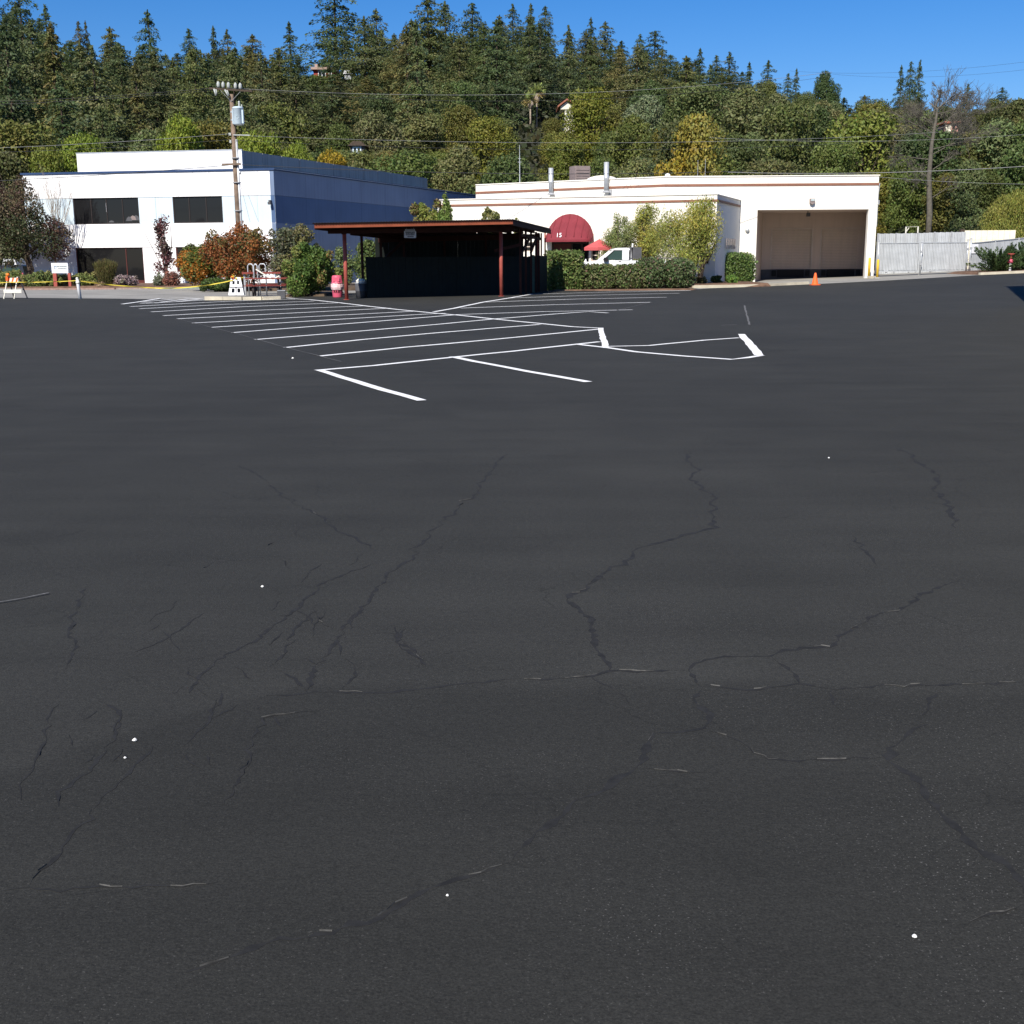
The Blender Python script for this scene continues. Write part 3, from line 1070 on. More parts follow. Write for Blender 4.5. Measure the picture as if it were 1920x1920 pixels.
# ---------------------------------------------------- cream industrial building with low front wing and loading dock
def industrial():
    zt, za = 6.33, 4.94
    LA, RA = P(820, 375, 68.3), P(1345, 364, 64.2)
    cn = P(1388, 378, 71.5)
    right, kink, farl = P(1648, 338, 71.5), P(1247, 332, 71.5), P(892, 348, 77.9)
    t = thing('industrial_building', 'cream stucco building with brown stripe, low front wing and loading dock', 'building', (kink.x, kink.y, 0))
    K = Vector((kink.x, kink.y, 0))
    rel = lambda v: (v[0] - K.x, v[1] - K.y)
    xr = right.x - K.x
    F = Facade(kink, right)
    s0, s1 = F.S(1418, 460), F.S(1625, 460)
    zo = (F.Z(1420, 395) + F.Z(1628, 391)) / 2
    zg = .05
    # dock wall (kink -> right end), pieces butted round the opening
    wall = MB()
    wall.box(0, s0, 0, .35, zg, zt)
    wall.box(s0, s1, 0, .35, zo, zt)
    wall.box(s1, xr, 0, .35, zg, zt)
    obj('dock_wall', wall, M['cream'], t)
    # receding left part of the tall block
    fl = rel(farl)
    dep = 24
    F2 = Facade(farl, kink)
    nx, ny = F2.n.x, F2.n.y
    obj('rear_wall', MB().prism([(0, 0), (0, .35), (fl[0] + nx * .35, fl[1] + ny * .35), (fl[0], fl[1])][::-1], zg, zt), M['cream'], t)
    obj('end_wall', MB().prism([(xr, .351), (xr + .26 * dep, dep), (xr - .3 + .26 * dep, dep), (xr - .3, .351)], zg, zt - .002), M['cream'], t)
    obj('end_wall', MB().prism([(fl[0], fl[1] + .02), (fl[0] + .3, fl[1] + .36), (fl[0] + .3, dep), (fl[0], dep)], zg, zt - .002), M['cream'], t)
    obj('roof', MB().prism([(.05, .352), (xr - .31, .352), (xr - .31 + .26 * dep, dep), (fl[0] + .32, dep), (fl[0] + .32, fl[1] + .4)], zt - .5, zt - .35), M['grey'], t)
    # parapet bump
    bx, bz = F2.pix(1126, 338)
    pr = [(-.62, 0)] + [(.95 * math.cos(a), .27 * math.sin(a)) for a in fr(math.pi, 0, 9)] + [(.62, 0)]
    pr = [(x, max(0, z)) for x, z in pr[1:-1]]
    o = obj('parapet_hump', MB().prism(pr[::-1], 0, .34, 'y'), M['cream'], t)
    o.location = (rel(F2.A + F2.e * bx)[0], rel(F2.A + F2.e * bx)[1], zt)
    o.rotation_euler = (0, 0, F2.rz)
    # brown raised stripe and thin coping
    zs = F.Z(1500, 346)
    obj('stripe', MB().box(0, xr + .03, -.035, -.001, zs - .07, zs + .07), M['brownband'], t)
    obj('stripe', MB().prism([(0, -.036), (0, -.001), (fl[0], fl[1] - .001), (fl[0] - nx * .035, fl[1] - ny * .035)], zs - .07, zs + .07), M['brownband'], t)
    obj('coping', MB().box(-.02, xr + .05, -.05, .38, zt + .001, zt + .06), M['cream'], t)
    obj('coping', MB().prism([(-.03, -.05), (-.03, .38), (fl[0] + nx * .38, fl[1] + ny * .38), (fl[0] - nx * .05, fl[1] - ny * .05)][::-1], zt + .002, zt + .055), M['cream'], t)
    # dock recess
    R = 5.6
    dk = MB()
    dk.box(s0 - .3, s0 - .002, .351, R, zg, zo + .3)
    s1b = s1
    SK = .29
    def shear(mb):
        mb.v = [(x + SK * max(0.0, y - .35), y, z) for x, y, z in mb.v]
        return mb
    dk.box(s1b + .002, s1b + .3, .351, R, zg, zo + .3)
    dk.box(s0, s1b, .351, R, zo + .002, zo + .3)
    obj('dock_reveal', shear(dk), M['dockshade'], t)
    zd = .86
    FB = Facade((K.x, K.y + R), (K.x + 5, K.y + R))
    sh = SK * (R - .35)
    dx = [(FB.S(1446, 470) - sh, FB.S(1522, 470) - sh), (FB.S(1539, 470) - sh, FB.S(1617, 470) - sh)]
    ztop = FB.Z(1500, 429)
    bw = MB()
    cuts = [s0, dx[0][0], dx[0][1], dx[1][0], dx[1][1], s1b]
    for a, b_ in zip(cuts[::2], cuts[1::2]):
        bw.box(a, b_, R, R + .25, zd, ztop)
    bw.box(s0, s1b, R, R + .25, ztop, zo + .3)
    obj('dock_back_wall', shear(bw), M['dockshade'], t)
    obj('dock_base', shear(MB().box(s0, s1b, R - .02, R + .3, zg, zd - .002)), M['darkgrey'], t)
    for a, b_ in dx:
        d = MB()
        k = 26
        for i in range(k):
            z0, z1 = zd + (ztop - zd) * i / k, zd + (ztop - zd) * (i + 1) / k
            d.box(a, b_, R + .10 + .012 * (i % 2), R + .15, z0, z1 - .006)
        do = obj('dock_door', shear(d), M['dockshade'], t)
        f = MB().box(a - .05, a + .03, R - .03, R - .001, zd, ztop + .05).box(b_ - .03, b_ + .05, R - .03, R - .001, zd, ztop + .05).box(a + .03, b_ - .03, R - .03, R - .001, ztop - .02, ztop + .05)
        obj('door_frame', shear(f), M['beigeframe'], do)
        for bx_ in (a + .1, b_ - .35):
            obj('dock_bumper', shear(MB().box(bx_, bx_ + .28, R - .2, R - .022, zd - .42, zd - .06)), M['rubber'], t)
        obj('dock_pit', shear(MB().box(a + .45, b_ - .45, R - .1, R - .022, zd - .5, zd - .02)), M['black'], t)
    # lamps, vents, meter on the dock wall
    s, z = F.pix(1522, 378)
    fl_ = MB().box(s - .14, s + .14, -.22, -.002, z - .02, z + .17)
    o = obj('flood_light', fl_, M['brownac'], t)
    obj('lens', MB().prism([(s - .14, z - .02), (s - .14, z - .1), (s, z - .17), (s + .14, z - .1), (s + .14, z - .02)], -.2, -.003, 'y'), M['brownac'], o)
    obj('lamp_face', MB().box(s - .11, s + .11, -.235, -.221, z + .03, z + .15), M['signgrey'], o)
    s, z = F.pix(1533, 402)
    obj('dock_lamp', MB().box(s - .06, s + .12, 2.2, 2.5, zo - .32, zo - .1).bar((s, 2.35, zo - .1), (s, 2.35, zo + .01), .04), M['darkgrey'], t)
    s, z = F.pix(1401, 432)
    dm = MB().lathe([(.13, 0), (.125, .05), (.09, .11), (.03, .14)], n=12)
    o = obj('dome_lamp', dm, M['galv'], t, True)
    o.location = (s, -.03, z)
    o.rotation_euler = (math.radians(70), 0, 0)
    s, z = F.pix(1646, 372)
    obj('conduit', MB().tube([(xr + .04, .1, 3.4), (xr + .04, .1, 5.3), (xr + .09, .1, 5.9)], .03, 6), M['galv'], t)
    obj('meter_box', MB().box(xr + .003, xr + .12, .03, .25, z - .35, z - .1), M['grey'], t)
    s, z = F2.pix(1145, 361)
    o = obj('wall_vent', MB().box(-.1, .1, -.08, -.002, -.17, .17), M['grey'], t)
    o.location = (*rel(F2.A + F2.e * s), z)
    o.rotation_euler = (0, 0, F2.rz)
    # ---- low front wing
    A = Facade(LA, RA)
    w0, w1 = rel(LA), rel(RA)
    cc = rel(cn)
    def ap(s_, y_):
        q = A.A + A.e * s_ + A.n * y_
        return rel(q)
    wh = MB()
    holes = []
    def hole(px0, px1, py0, py1):
        h = (A.S(px0, (py0 + py1) / 2), A.S(px1, (py0 + py1) / 2), A.Z((px0 + px1) / 2, py1), A.Z((px0 + px1) / 2, py0))
        holes.append(h)
        return h
    dor = hole(1034, 1104, 453, 516)
    dor = (dor[0], dor[1], .14, dor[3])
    holes[0] = dor
    hw = [hole(983, 1001, 454, 472), hole(1108, 1123, 468, 490), hole(1128, 1142, 466, 492), hole(1295, 1313, 458, 487), hole(1312, 1330, 474, 496)]
    hs = sorted(holes)
    cur = 0
    for h in hs:
        a0, a1 = max(h[0], cur), h[1]
        if a0 > cur + .01:
            p = [ap(cur, 0), ap(a0, 0), ap(a0, .3), ap(cur, .3)]
            wh.prism(p, zg, za)
        p = [ap(a0, 0), ap(a1, 0), ap(a1, .3), ap(a0, .3)]
        wh.prism(p, h[3], za)
        if h[2] > .2:
            wh.prism(p, zg, h[2])
        cur = a1
    wh.prism([ap(cur, 0), ap(A.L, 0), ap(A.L, .3), ap(cur, .3)], zg, za)
    obj('front_wall', wh, M['cream'], t)
    S = Facade(RA, cn)
    sd = MB()
    sx = S.n
    e0, e1 = Vector((*w1, 0)), Vector((*cc, 0))
    sd.prism([(e0.x, e0.y + .302), (e1.x, e1.y - .002), (e1.x - .3, e1.y - .002), (e0.x - .3, e0.y + .302)][::1], zg, za - .003)
    obj('side_wall', sd, M['cream'], t)
    wl_ = ap(0, .302)
    obj('side_wall', MB().prism([wl_, (wl_[0] + .3, wl_[1]), (wl_[0] + .3, 5.4), (wl_[0], 5.4)], zg, za - .003), M['cream'], t)
    obj('roof', MB().prism([ap(.31, .31), ap(A.L - .35, .31), (e1.x - .32, e1.y - .3), (0, -.05), (-6, 3.4), (wl_[0] + .32, 5.2)], za - .4, za - .3), M['grey'], t)
    zz = A.Z(1000, 383)
    zz2 = A.Z(1330, 375.5)
    zst = (zz + zz2) / 2
    obj('stripe', MB().prism([ap(-.03, -.035), ap(A.L + .03, -.035), ap(A.L + .03, -.001), ap(-.03, -.001)], zst - .06, zst + .06), M['brownband'], t)
    obj('stripe', MB().prism([(e0.x + .002, e0.y), (e0.x + .04, e0.y), (e1.x + .04, e1.y - .003), (e1.x + .002, e1.y - .003)], zst - .06, zst + .06), M['brownband'], t)
    obj('coping', MB().prism([ap(-.04, -.05), ap(A.L + .06, -.05), ap(A.L + .06, .33), ap(-.04, .33)], za + .001, za + .05), M['cream'], t)
    obj('coping', MB().prism([(e0.x - .1, e0.y + .34), (e0.x + .06, e0.y + .34), (e1.x + .06, e1.y - .003), (e1.x - .1, e1.y - .003)], za, za + .05), M['cream'], t)
    # louvred panel on the shaded side wall
    for k in range(6):
        f0 = .42 + .075 * k
        p0 = e0.lerp(e1, f0)
        b = MB().box(.003, .05, -.09, .09, A.Z(1345, 466) - .0, A.Z(1345, 445))
        o = obj('louvre', b, M['beigeframe'], t)
        o.location = (p0.x, p0.y, 0)
        o.rotation_euler = (0, 0, S.rz - math.pi / 2)
    # windows and entrance
    def window(h, frm, mid=True):
        s0_, s1_, z0, z1 = h
        root = obj('window', MB().box(0, .06, .1, .18, 0, z1 - z0).box(s1_ - s0_ - .06, s1_ - s0_, .1, .18, 0, z1 - z0)
                   .box(.06, s1_ - s0_ - .06, .1, .18, 0, .06).box(.06, s1_ - s0_ - .06, .1, .18, z1 - z0 - .06, z1 - z0)
                   .box(.06, s1_ - s0_ - .06, .11, .17, (z1 - z0) * .48, (z1 - z0) * .48 + .05), M[frm], t)
        root.location = (*ap(s0_, 0), z0)
        root.rotation_euler = (0, 0, A.rz)
        H = z1 - z0
        for a, b_ in ((.06, H * .48), (H * .48 + .05, H - .06)):
            obj('pane', MB().box(.06, s1_ - s0_ - .06, .13, .15, a, b_), M['glass'], root)
    for h in hw:
        window(h, 'beigeframe' if h[0] > 5 else 'winframe')
    s0_, s1_, z0, z1 = dor
    wd, H = s1_ - s0_, z1 - z0
    root = obj('entrance', MB().box(0, .1, .12, .25, 0, H).box(wd - .1, wd, .12, .25, 0, H).box(.1, wd - .1, .12, .25, H - .12, H)
               .box(wd * .52, wd * .52 + .08, .12, .25, 0, H - .12).box(wd * .78, wd * .78 + .1, .1, .25, 0, H - .12), M['winframe'], t)
    root.location = (*ap(s0_, 0), z0)
    root.rotation_euler = (0, 0, A.rz)
    obj('door', MB().box(.1, wd * .52, .16, .21, 0, H - .12), M['redframe'], root)
    obj('pane', MB().box(wd * .52 + .08, wd * .78, .17, .2, 0, H - .12), M['glass'], root)
    obj('pane', MB().box(wd * .78 + .1, wd - .1, .17, .2, 0, H - .12), M['glass'], root)
    obj('notice', MB().box(wd * .56, wd * .56 + .3, .14, .165, 1.0, 1.32), M['signshade'], root)
    # dark room behind the openings
    obj('interior', MB().prism([ap(.4, .34), ap(A.L - .5, .34), ap(A.L - .5, .5), ap(.4, .5)], zg, za - .5), M['black'], t)
    # ---- red half-dome awning with the street number
    ax0, ax1 = A.S(1024.5, 440), A.S(1113.5, 440)
    zb_, zt_ = A.Z(1069, 451.5), A.Z(1069, 402)
    cx, rx, rz_ = (ax0 + ax1) / 2, (ax1 - ax0) / 2, zt_ - zb_ - .02
    b = MB()
    n1, n2 = 18, 7
    vs = []
    for i in range(n1 + 1):
        a = math.pi * i / n1
        for j in range(n2 + 1):
            f = j / n2
            q = math.sin(f * math.pi / 2)           # from the front lip back to the wall
            vs.append((cx + rx * math.cos(a) * (1 - .0 * f), -1.15 * (1 - q) ** .9 * math.sin(a) ** .35 - .01, rz_ * math.sin(a) * (f ** .55) ))
    fs = []
    for i in range(n1):
        for j in range(n2):
            k = i * (n2 + 1) + j
            fs.append((k, k + 1, k + n2 + 2, k + n2 + 1))
    b.add(vs, fs)
    o = obj('awning', b, M['awning'], t, True)
    o.location = (*ap(0, 0), zb_ + .05)
    o.rotation_euler = (0, 0, A.rz)
    val = MB()
    pts = [(cx + rx * math.cos(a), -1.15 * math.sin(a) ** .35 - .012) for a in fr(math.pi, 0, 19)]
    for p, q in zip(pts, pts[1:]):
        val.quad((p[0], p[1], .0), (q[0], q[1], .0), (q[0], q[1], -.12), (p[0], p[1], -.12))
    obj('valance', val, M['awning'], o)
    ribs = MB()
    for a in fr(0.22, math.pi - .22, 9):
        pp = []
        for f in fr(.02, 1, 9):
            q = math.sin(f * math.pi / 2)
            pp.append((cx + rx * math.cos(a), -1.15 * (1 - q) ** .9 * math.sin(a) ** .35 - .02, rz_ * math.sin(a) * f ** .55 + .008))
        ribs.tube(pp, .018, 5)
    obj('seam', ribs, M['awning'], o)
    cu = bpy.data.curves.new('digits', 'FONT')
    cu.body = '15'
    cu.size = .34
    cu.extrude = .006
    cu.align_x = 'CENTER'
    to = bpy.data.objects.new('tmp', cu)
    COL.objects.link(to)
    me = bpy.data.meshes.new_from_object(to.evaluated_get(bpy.context.evaluated_depsgraph_get()))
    bpy.data.objects.remove(to)
    me.materials.clear()
    me.materials.append(M['purewhite'])
    d = link('street_number', me, o)
    sx_, sz_ = A.pix(1056, 447)
    d.location = (sx_, -1.12, sz_ - zb_ - .0)
    d.rotation_euler = (math.radians(72), 0, 0)
    return F, F2, A, K, zt
IND, IND2, WING, KINK, ZROOF = industrial()

# ---- things standing on its roof
def roof_pos(px, py, back=1.2):
    s = IND2.S(px, py)
    q = IND2.A + IND2.e * s + IND2.n * back
    return q
def stack(px, ytop, ybot, wpx, lab, back):
    p0 = roof_pos(px, ybot, back)
    d = p0.y
    zt_ = P(px, ytop, d).z
    x = P(px, (ytop + ybot) / 2, d).x
    z0 = ZROOF - .78
    r = wpx / 2 * d / 2221
    t = thing('vent_stack', lab, 'vent pipe', (x, d, z0), 0, 'vent stacks on the cream building')
    h = zt_ - z0
    obj('pipe', MB().lathe([(r * .92, 0), (r * .92, h * .45), (r * 1.04, h * .46), (r * 1.04, h * .5), (r * .98, h * .51), (r * .98, h)], n=14), M['galv'], t, True)
    obj('flashing', MB().lathe([(r * 1.7, 0), (r * 1.1, .12)], n=14), M['grey'], t)
stack(1033, 315, 352, 9, 'left and shorter grey vent stack on the cream building roof', -.28)
stack(1137, 304, 345, 9.5, 'right and taller grey vent stack beside the air conditioner', -.28)
# front legs of the two stacks run down the wall face: they stand on brackets just outside the parapet
p = roof_pos(1088, 335, 2.0)
x, d = P(1087, 325, p.y).x, p.y
zt_ = P(1087, 312, d).z
t = thing('air_conditioner', 'taupe louvred air conditioning box on the cream building roof', 'air conditioner', (x, d, ZROOF - .36), .35)
hh = zt_ - ZROOF + .36
obj('cabinet', MB().box(-.52, .52, -.45, .45, .08, hh), M['brownac'], t)
for k in range(4):
    z = hh * (.42 + .13 * k)
    obj('louvre', MB().box(-.44, .44, -.48, -.452, z, z + hh * .075), M['brownac'], t)
obj('side_panel', MB().box(.523, .54, -.38, .38, hh * .3, hh * .92), M['darkgrey'], t)
obj('base_rail', MB().box(-.55, .55, -.47, -.3, 0, .078).box(-.55, .55, .3, .47, 0, .078), M['grey'], t)
p = Vector((P(1252, 322, 72.3).x, 72.3, 0))
t = thing('mushroom_vent', 'small white mushroom vent on the roof before the yellow tree', 'vent', (p.x, p.y, ZROOF - .36))
obj('neck', MB().lathe([(.12, 0), (.12, .42)], n=10), M['galv'], t)
obj('cap', MB().lathe([(.17, .42), (.19, .47), (.12, .6), (.03, .63)], n=12), M['purewhite'], t, True)
for px, yt, lab in [(974.5, 272, 'tall grey antenna mast left of the vent stacks'), (1308, 300, 'left thin antenna rod in front of the yellow tree'), (1322, 298, 'right thin antenna rod in front of the yellow tree')]:
    d = 76.6 if px < 1000 else 72.1
    x = P(px, 330, d).x
    t = thing('antenna', lab, 'antenna', (x, d, ZROOF - .36))
    h = P(px, yt, d).z - ZROOF + .36
    obj('rod', MB().tube([(0, 0, 0), (0, 0, h * .6), (0, 0, h)], [.035, .025, .012] if px < 1000 else [.012, .01, .008], 6), M['galv'], t)
    b = MB()
    b.box(-.06, .06, -.06, .06, 0, .1)
    if px < 1000:
        b.bar((-.12, 0, h * .62), (.12, 0, h * .62), .03).bar((-.1, 0, h * .7), (.1, 0, h * .7), .025)
    obj('mount', b, M['grey'], t)

# ================================================================== TRASH SHELTER (roofed enclosure of green boards)
def shelter():
    A, B = G(650, 562), G(940, 555.5)
    U = Vector((B.x - A.x, B.y - A.y, 0))
    span = U.length
    U.normalize()
    V = Vector((.225, .975, 0)).normalized()
    t = thing('trash_shelter', 'dark open-fronted shelter with rust-red posts and corrugated roof', 'shelter', A)
    gzl = lambda s, q: gz((A + U * s + V * q).x, (A + U * s + V * q).y) - A.z
    def C(s, q, z):
        v = U * s + V * q
        return (v.x, v.y, z)
    def bar(mb, a, b, w, h=None):
        mb.bar(C(*a), C(*b), w, h)
    def slab(mb, s0, s1, q0, q1, z0, z1):
        mb.add([C(s, q, z) for z in (z0, z1) for q in (q0, q1) for s in (s0, s1)],
               [(0, 2, 3, 1), (4, 5, 7, 6), (0, 1, 5, 4), (2, 6, 7, 3), (0, 4, 6, 2), (1, 3, 7, 5)])
    # photo heights
    def zat(px, py, s, q):
        d = (A + U * s + V * q).y
        return P(px, py, d).z - A.z
    fo = -1.30                                      # front overhang
    zl, zr = zat(598, 420, -.65, fo), zat(965, 413, span + .86, fo)
    sl, sr = -.65, span + .86
    zf = lambda s: zl + (zr - zl) * (s - sl) / (sr - sl)
    bk = 6.6
    drop = .18
    zq = lambda s, q: zf(s) - drop * (q - fo) / (bk - fo)
    # corrugated roof
    b = MB()
    n = 150
    top, bot = [], []
    vs = []
    for i in range(n + 1):
        s = sl - .05 + (sr - sl + .1) * i / n
        h = .035 * (i % 2)
        for q in (fo - .08, bk):
            vs.append(C(s, q, zq(s, q) + .015 + h))
            vs.append(C(s, q, zq(s, q) + .005 + h))
    fs = []
    for i in range(n):
        k = 4 * i
        fs += [(k, k + 4, k + 6, k + 2), (k + 1, k + 3, k + 7, k + 5), (k, k + 1, k + 5, k + 4), (k + 2, k + 6, k + 7, k + 3)]
    b.add(vs, fs)
    obj('roof_sheet', b, M['corr'], t)
    # fascia boards
    b = MB()
    b.add([C(s, q, zq(s, q) + dz) for s in (sl, sr) for q in (fo, fo + .045) for dz in (-.15, 0)],
          [(0, 4, 5, 1), (2, 3, 7, 6), (1, 5, 7, 3), (0, 2, 6, 4), (0, 1, 3, 2), (4, 6, 7, 5)])
    obj('fascia', b, M['fascia'], t)
    for s in (sl, sr):
        b = MB()
        b.add([C(s + ds, q, zq(s, q) + dz) for q in (fo + .047, bk) for ds in (-.02, .02) for dz in (-.2, -.005)],
              [(0, 2, 3, 1), (4, 5, 7, 6), (1, 3, 7, 5), (0, 4, 6, 2), (0, 1, 5, 4), (2, 6, 7, 3)])
        obj('side_fascia', b, M['darkbrown'], t)
    # rafters and roof deck underneath
    for k in range(14):
        s = sl + .25 + (sr - sl - .5) * k / 13
        b = MB()
        bar(b, (s, fo + .05, zq(s, fo) - .09), (s, bk - .05, zq(s, bk) - .09), .05, .14)
        obj('rafter', b, M['darkbrown'], t)
    deck = MB()
    deck.add([C(s, q, zq(s, q) - dz) for dz in (.018, .002) for q in (fo + .05, bk - .01) for s in (sl + .03, sr - .03)],
             [(0, 2, 3, 1), (4, 5, 7, 6), (0, 1, 5, 4), (2, 6, 7, 3), (0, 4, 6, 2), (1, 3, 7, 5)])
    obj('roof_deck', deck, M['darkbrown'], t)
    # front beam and rear beam
    zb = zat(650, 438.5, 0, 0)
    zb2 = zat(940, 434, span, 0)
    b = MB()
    b.add([C(s, q, z) for s, z0 in ((-.62, zb), (span + .6, zb2)) for q in (-.07, .07) for z in (z0, zq(s, 0) - .17)],
          [(0, 4, 5, 1), (2, 3, 7, 6), (1, 5, 7, 3), (0, 2, 6, 4), (0, 1, 3, 2), (4, 6, 7, 5)])
    obj('front_beam', b, M['darkbrown'], t)
    b = MB()
    bar(b, (-.75, bk - .5, zq(0, bk) - .30), (span + .4, bk - .5, zq(span, bk) - .30), .12, .22)
    obj('rear_beam', b, M['darkbrown'], t)
    # two round front posts
    for s, zt in ((0, zb), (span, zb2)):
        g = gzl(s, 0)
        p = obj('post', MB().tube([C(s, 0, g - .1), C(s, 0, zt)], .075, 14), M['redpaint'], t, True)
        obj('base_plate', MB().lathe([(.13, 0), (.13, .02)], (C(s, 0, 0)[0], C(s, 0, 0)[1], g - .004), 8), M['redpaint'], p)
        obj('bracket', MB().box(-.1, .1, -.085, -.072, zt - .02, zt + .14, Matrix.Translation(C(s, 0, 0))), M['darkbrown'], p)
    # side and rear framing posts
    wl, wr = .30, span + 1.02          # board walls stand inside the left post and outside the right one
    q0 = 1.6
    hw = 1.62
    posts = [(wl - .55, 2.6), (wl - .2, 3.9), (wl + .1, bk - .5), (2.3, bk - .5), (4.3, bk - .5), (span + .35, bk - .5), (span + .42, 1.9), (span + .42, 3.0), (span + .42, 4.1), (span + .42, 5.2)]
    for s, q in posts:
        b = MB()
        bar(b, (s, q, -.05), (s, q, zq(s, q) - .16), .1, .1)
        obj('frame_post', b, M['darkbrown'], t)
    for a, c in [((wl - .2, 3.9, 1.4), (wl + .6, 5.2, 2.5)), ((span + .42, 2.0, 1.7), (span + .42, 3.9, 2.45)), ((span + .42, 1.9, 2.1), (span - .7, 1.6, 1.85)),
                 ((span + .42, 4.0, 1.75), (span + .42, 5.2, 2.4)), ((span + .42, 1.9, 2.52), (span + .42, bk - .5, 2.40)), ((wl - .4, 1.0, 2.52), (wl, bk - .5, 2.40))]:
        b = MB()
        bar(b, a, c, .07, .12)
        obj('brace', b, M['darkbrown'], t)
    # green board walls: each board a piece
    def boards(P0, P1, z0, z1, m, nm='board', w=.20, th=.025, seed=0):
        rnd = random.Random(seed)
        P0, P1 = Vector((*P0, 0)), Vector((*P1, 0))
        L = (P1 - P0).length
        d = (P1 - P0) / L
        nr = Vector((-d.y, d.x, 0))
        k = int(L / w)
        for i in range(k):
            a, c = P0 + d * (L * i / k + .004), P0 + d * (L * (i + 1) / k - .004)
            o = nr * rnd.uniform(0, .008)
            zz = z1 + rnd.uniform(-.012, .012)
            qs = [a + o, c + o, c + o + nr * th, a + o + nr * th]
            b = MB()
            b.add([(v.x, v.y, z) for z in (z0, zz) for v in qs], [(3, 2, 1, 0), (4, 5, 6, 7), (0, 1, 5, 4), (1, 2, 6, 5), (2, 3, 7, 6), (3, 0, 4, 7)])
            obj(nm, b, m, t)
    xy = lambda s, q: C(s, q, 0)[:2]
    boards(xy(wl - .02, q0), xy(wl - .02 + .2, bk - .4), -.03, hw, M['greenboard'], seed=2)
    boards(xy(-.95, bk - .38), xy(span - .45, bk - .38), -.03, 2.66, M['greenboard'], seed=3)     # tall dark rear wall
    # green corner post and sunlit end panel at the right
    cpx = G(1000, 548)
    epx = Vector((G(1025, 546).x + .05, cpx.y + 1.2, 0))
    c0 = (cpx.x - A.x, cpx.y - A.y)
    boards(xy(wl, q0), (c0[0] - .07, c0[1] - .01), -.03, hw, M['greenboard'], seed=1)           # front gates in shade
    b = MB()
    z1 = P(1000, 478, cpx.y).z - A.z
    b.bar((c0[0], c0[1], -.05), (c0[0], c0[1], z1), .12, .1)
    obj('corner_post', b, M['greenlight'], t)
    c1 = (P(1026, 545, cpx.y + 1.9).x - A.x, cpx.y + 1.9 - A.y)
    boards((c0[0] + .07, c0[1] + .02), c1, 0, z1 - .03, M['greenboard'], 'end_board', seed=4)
    nt = MB()
    d = Vector((c1[0] - c0[0], c1[1] - c0[1], 0)).normalized()
    nv = Vector((d.y, -d.x, 0))
    p0 = Vector((c0[0], c0[1], 0)) + d * .22 + nv * .012
    p1 = p0 + d * .42
    nt.add([(v.x, v.y, z) for z in (z1 - .62, z1 - .12) for v in (p0, p1, p1 + nv * .012, p0 + nv * .012)], [(3, 2, 1, 0), (4, 5, 6, 7), (0, 1, 5, 4), (1, 2, 6, 5), (2, 3, 7, 6), (3, 0, 4, 7)])
    obj('notice_board', nt, M['signshade'], t)
    # red railing and slim uprights at the right end
    for k, px in enumerate((1008, 1015, 1022)):
        q = P(px, 470, cpx.y + .5 + .5 * k)
        b = MB().bar((q.x - A.x, q.y - A.y, z1 - .05), (q.x - A.x, q.y - A.y, P(px, 437, q.y).z - A.z), .07)
        obj('frame_post', b, M['redpaint'], t)
    # rafter tails
    # ---- sign hung on the front beam
    s = ((P(785, 437, A.y + .3) - A).dot(U))
    w = 24 * A.y / 2221
    zt = zat(785, 429.5, s, -.1)
    zm = zat(785, 432.8, s, -.1)
    z0 = zat(785, 446, s, -.1)
    st = thing('hanging_notice', 'small grey notice with dark print hung from the shelter beam', 'sign', (A.x + C(s, -.085, 0)[0], A.y + C(s, -.085, 0)[1], A.z + z0), math.atan2(U.y, U.x))
    h1, h2 = zm - z0, zt - z0
    obj('plate', MB().box(-w / 2, w / 2, -.012, 0, 0, h1).box(-w * .4, w * .4, -.012, 0, h1 + .001, h2), M['signshade'], st)
    b = MB()
    rnd = random.Random(5)
    for row, (f, a) in enumerate([(.82, .40), (.64, .38), (.46, .36), (.2, .22)]):
        x = -w * a
        while x < w * a:
            cw_ = rnd.uniform(.012, .03)
            b.box(x, x + cw_, -.0145, -.0125, h1 * f - .025, h1 * f + .025)
            x += cw_ + .012
    for k in range(9):
        x = -w * .34 + k * w * .075
        b.box(x, x + .028, -.0145, -.0125, h1 + (h2 - h1) * .25, h1 + (h2 - h1) * .75)
    obj('print', b, M['signink'], st)
    obj('hanger', MB().bar((-w * .3, -.004, h2), (-w * .3, -.004, h2 + .05), .012).bar((w * .3, -.004, h2), (w * .3, -.004, h2 + .05), .012), M['grey'], st)
    # crumpled leafy scrap of pale paper caught beside the sign is left to the shelter's light
    return A, U, V, span
SH_A, SH_U, SH_V, SH_L = shelter()

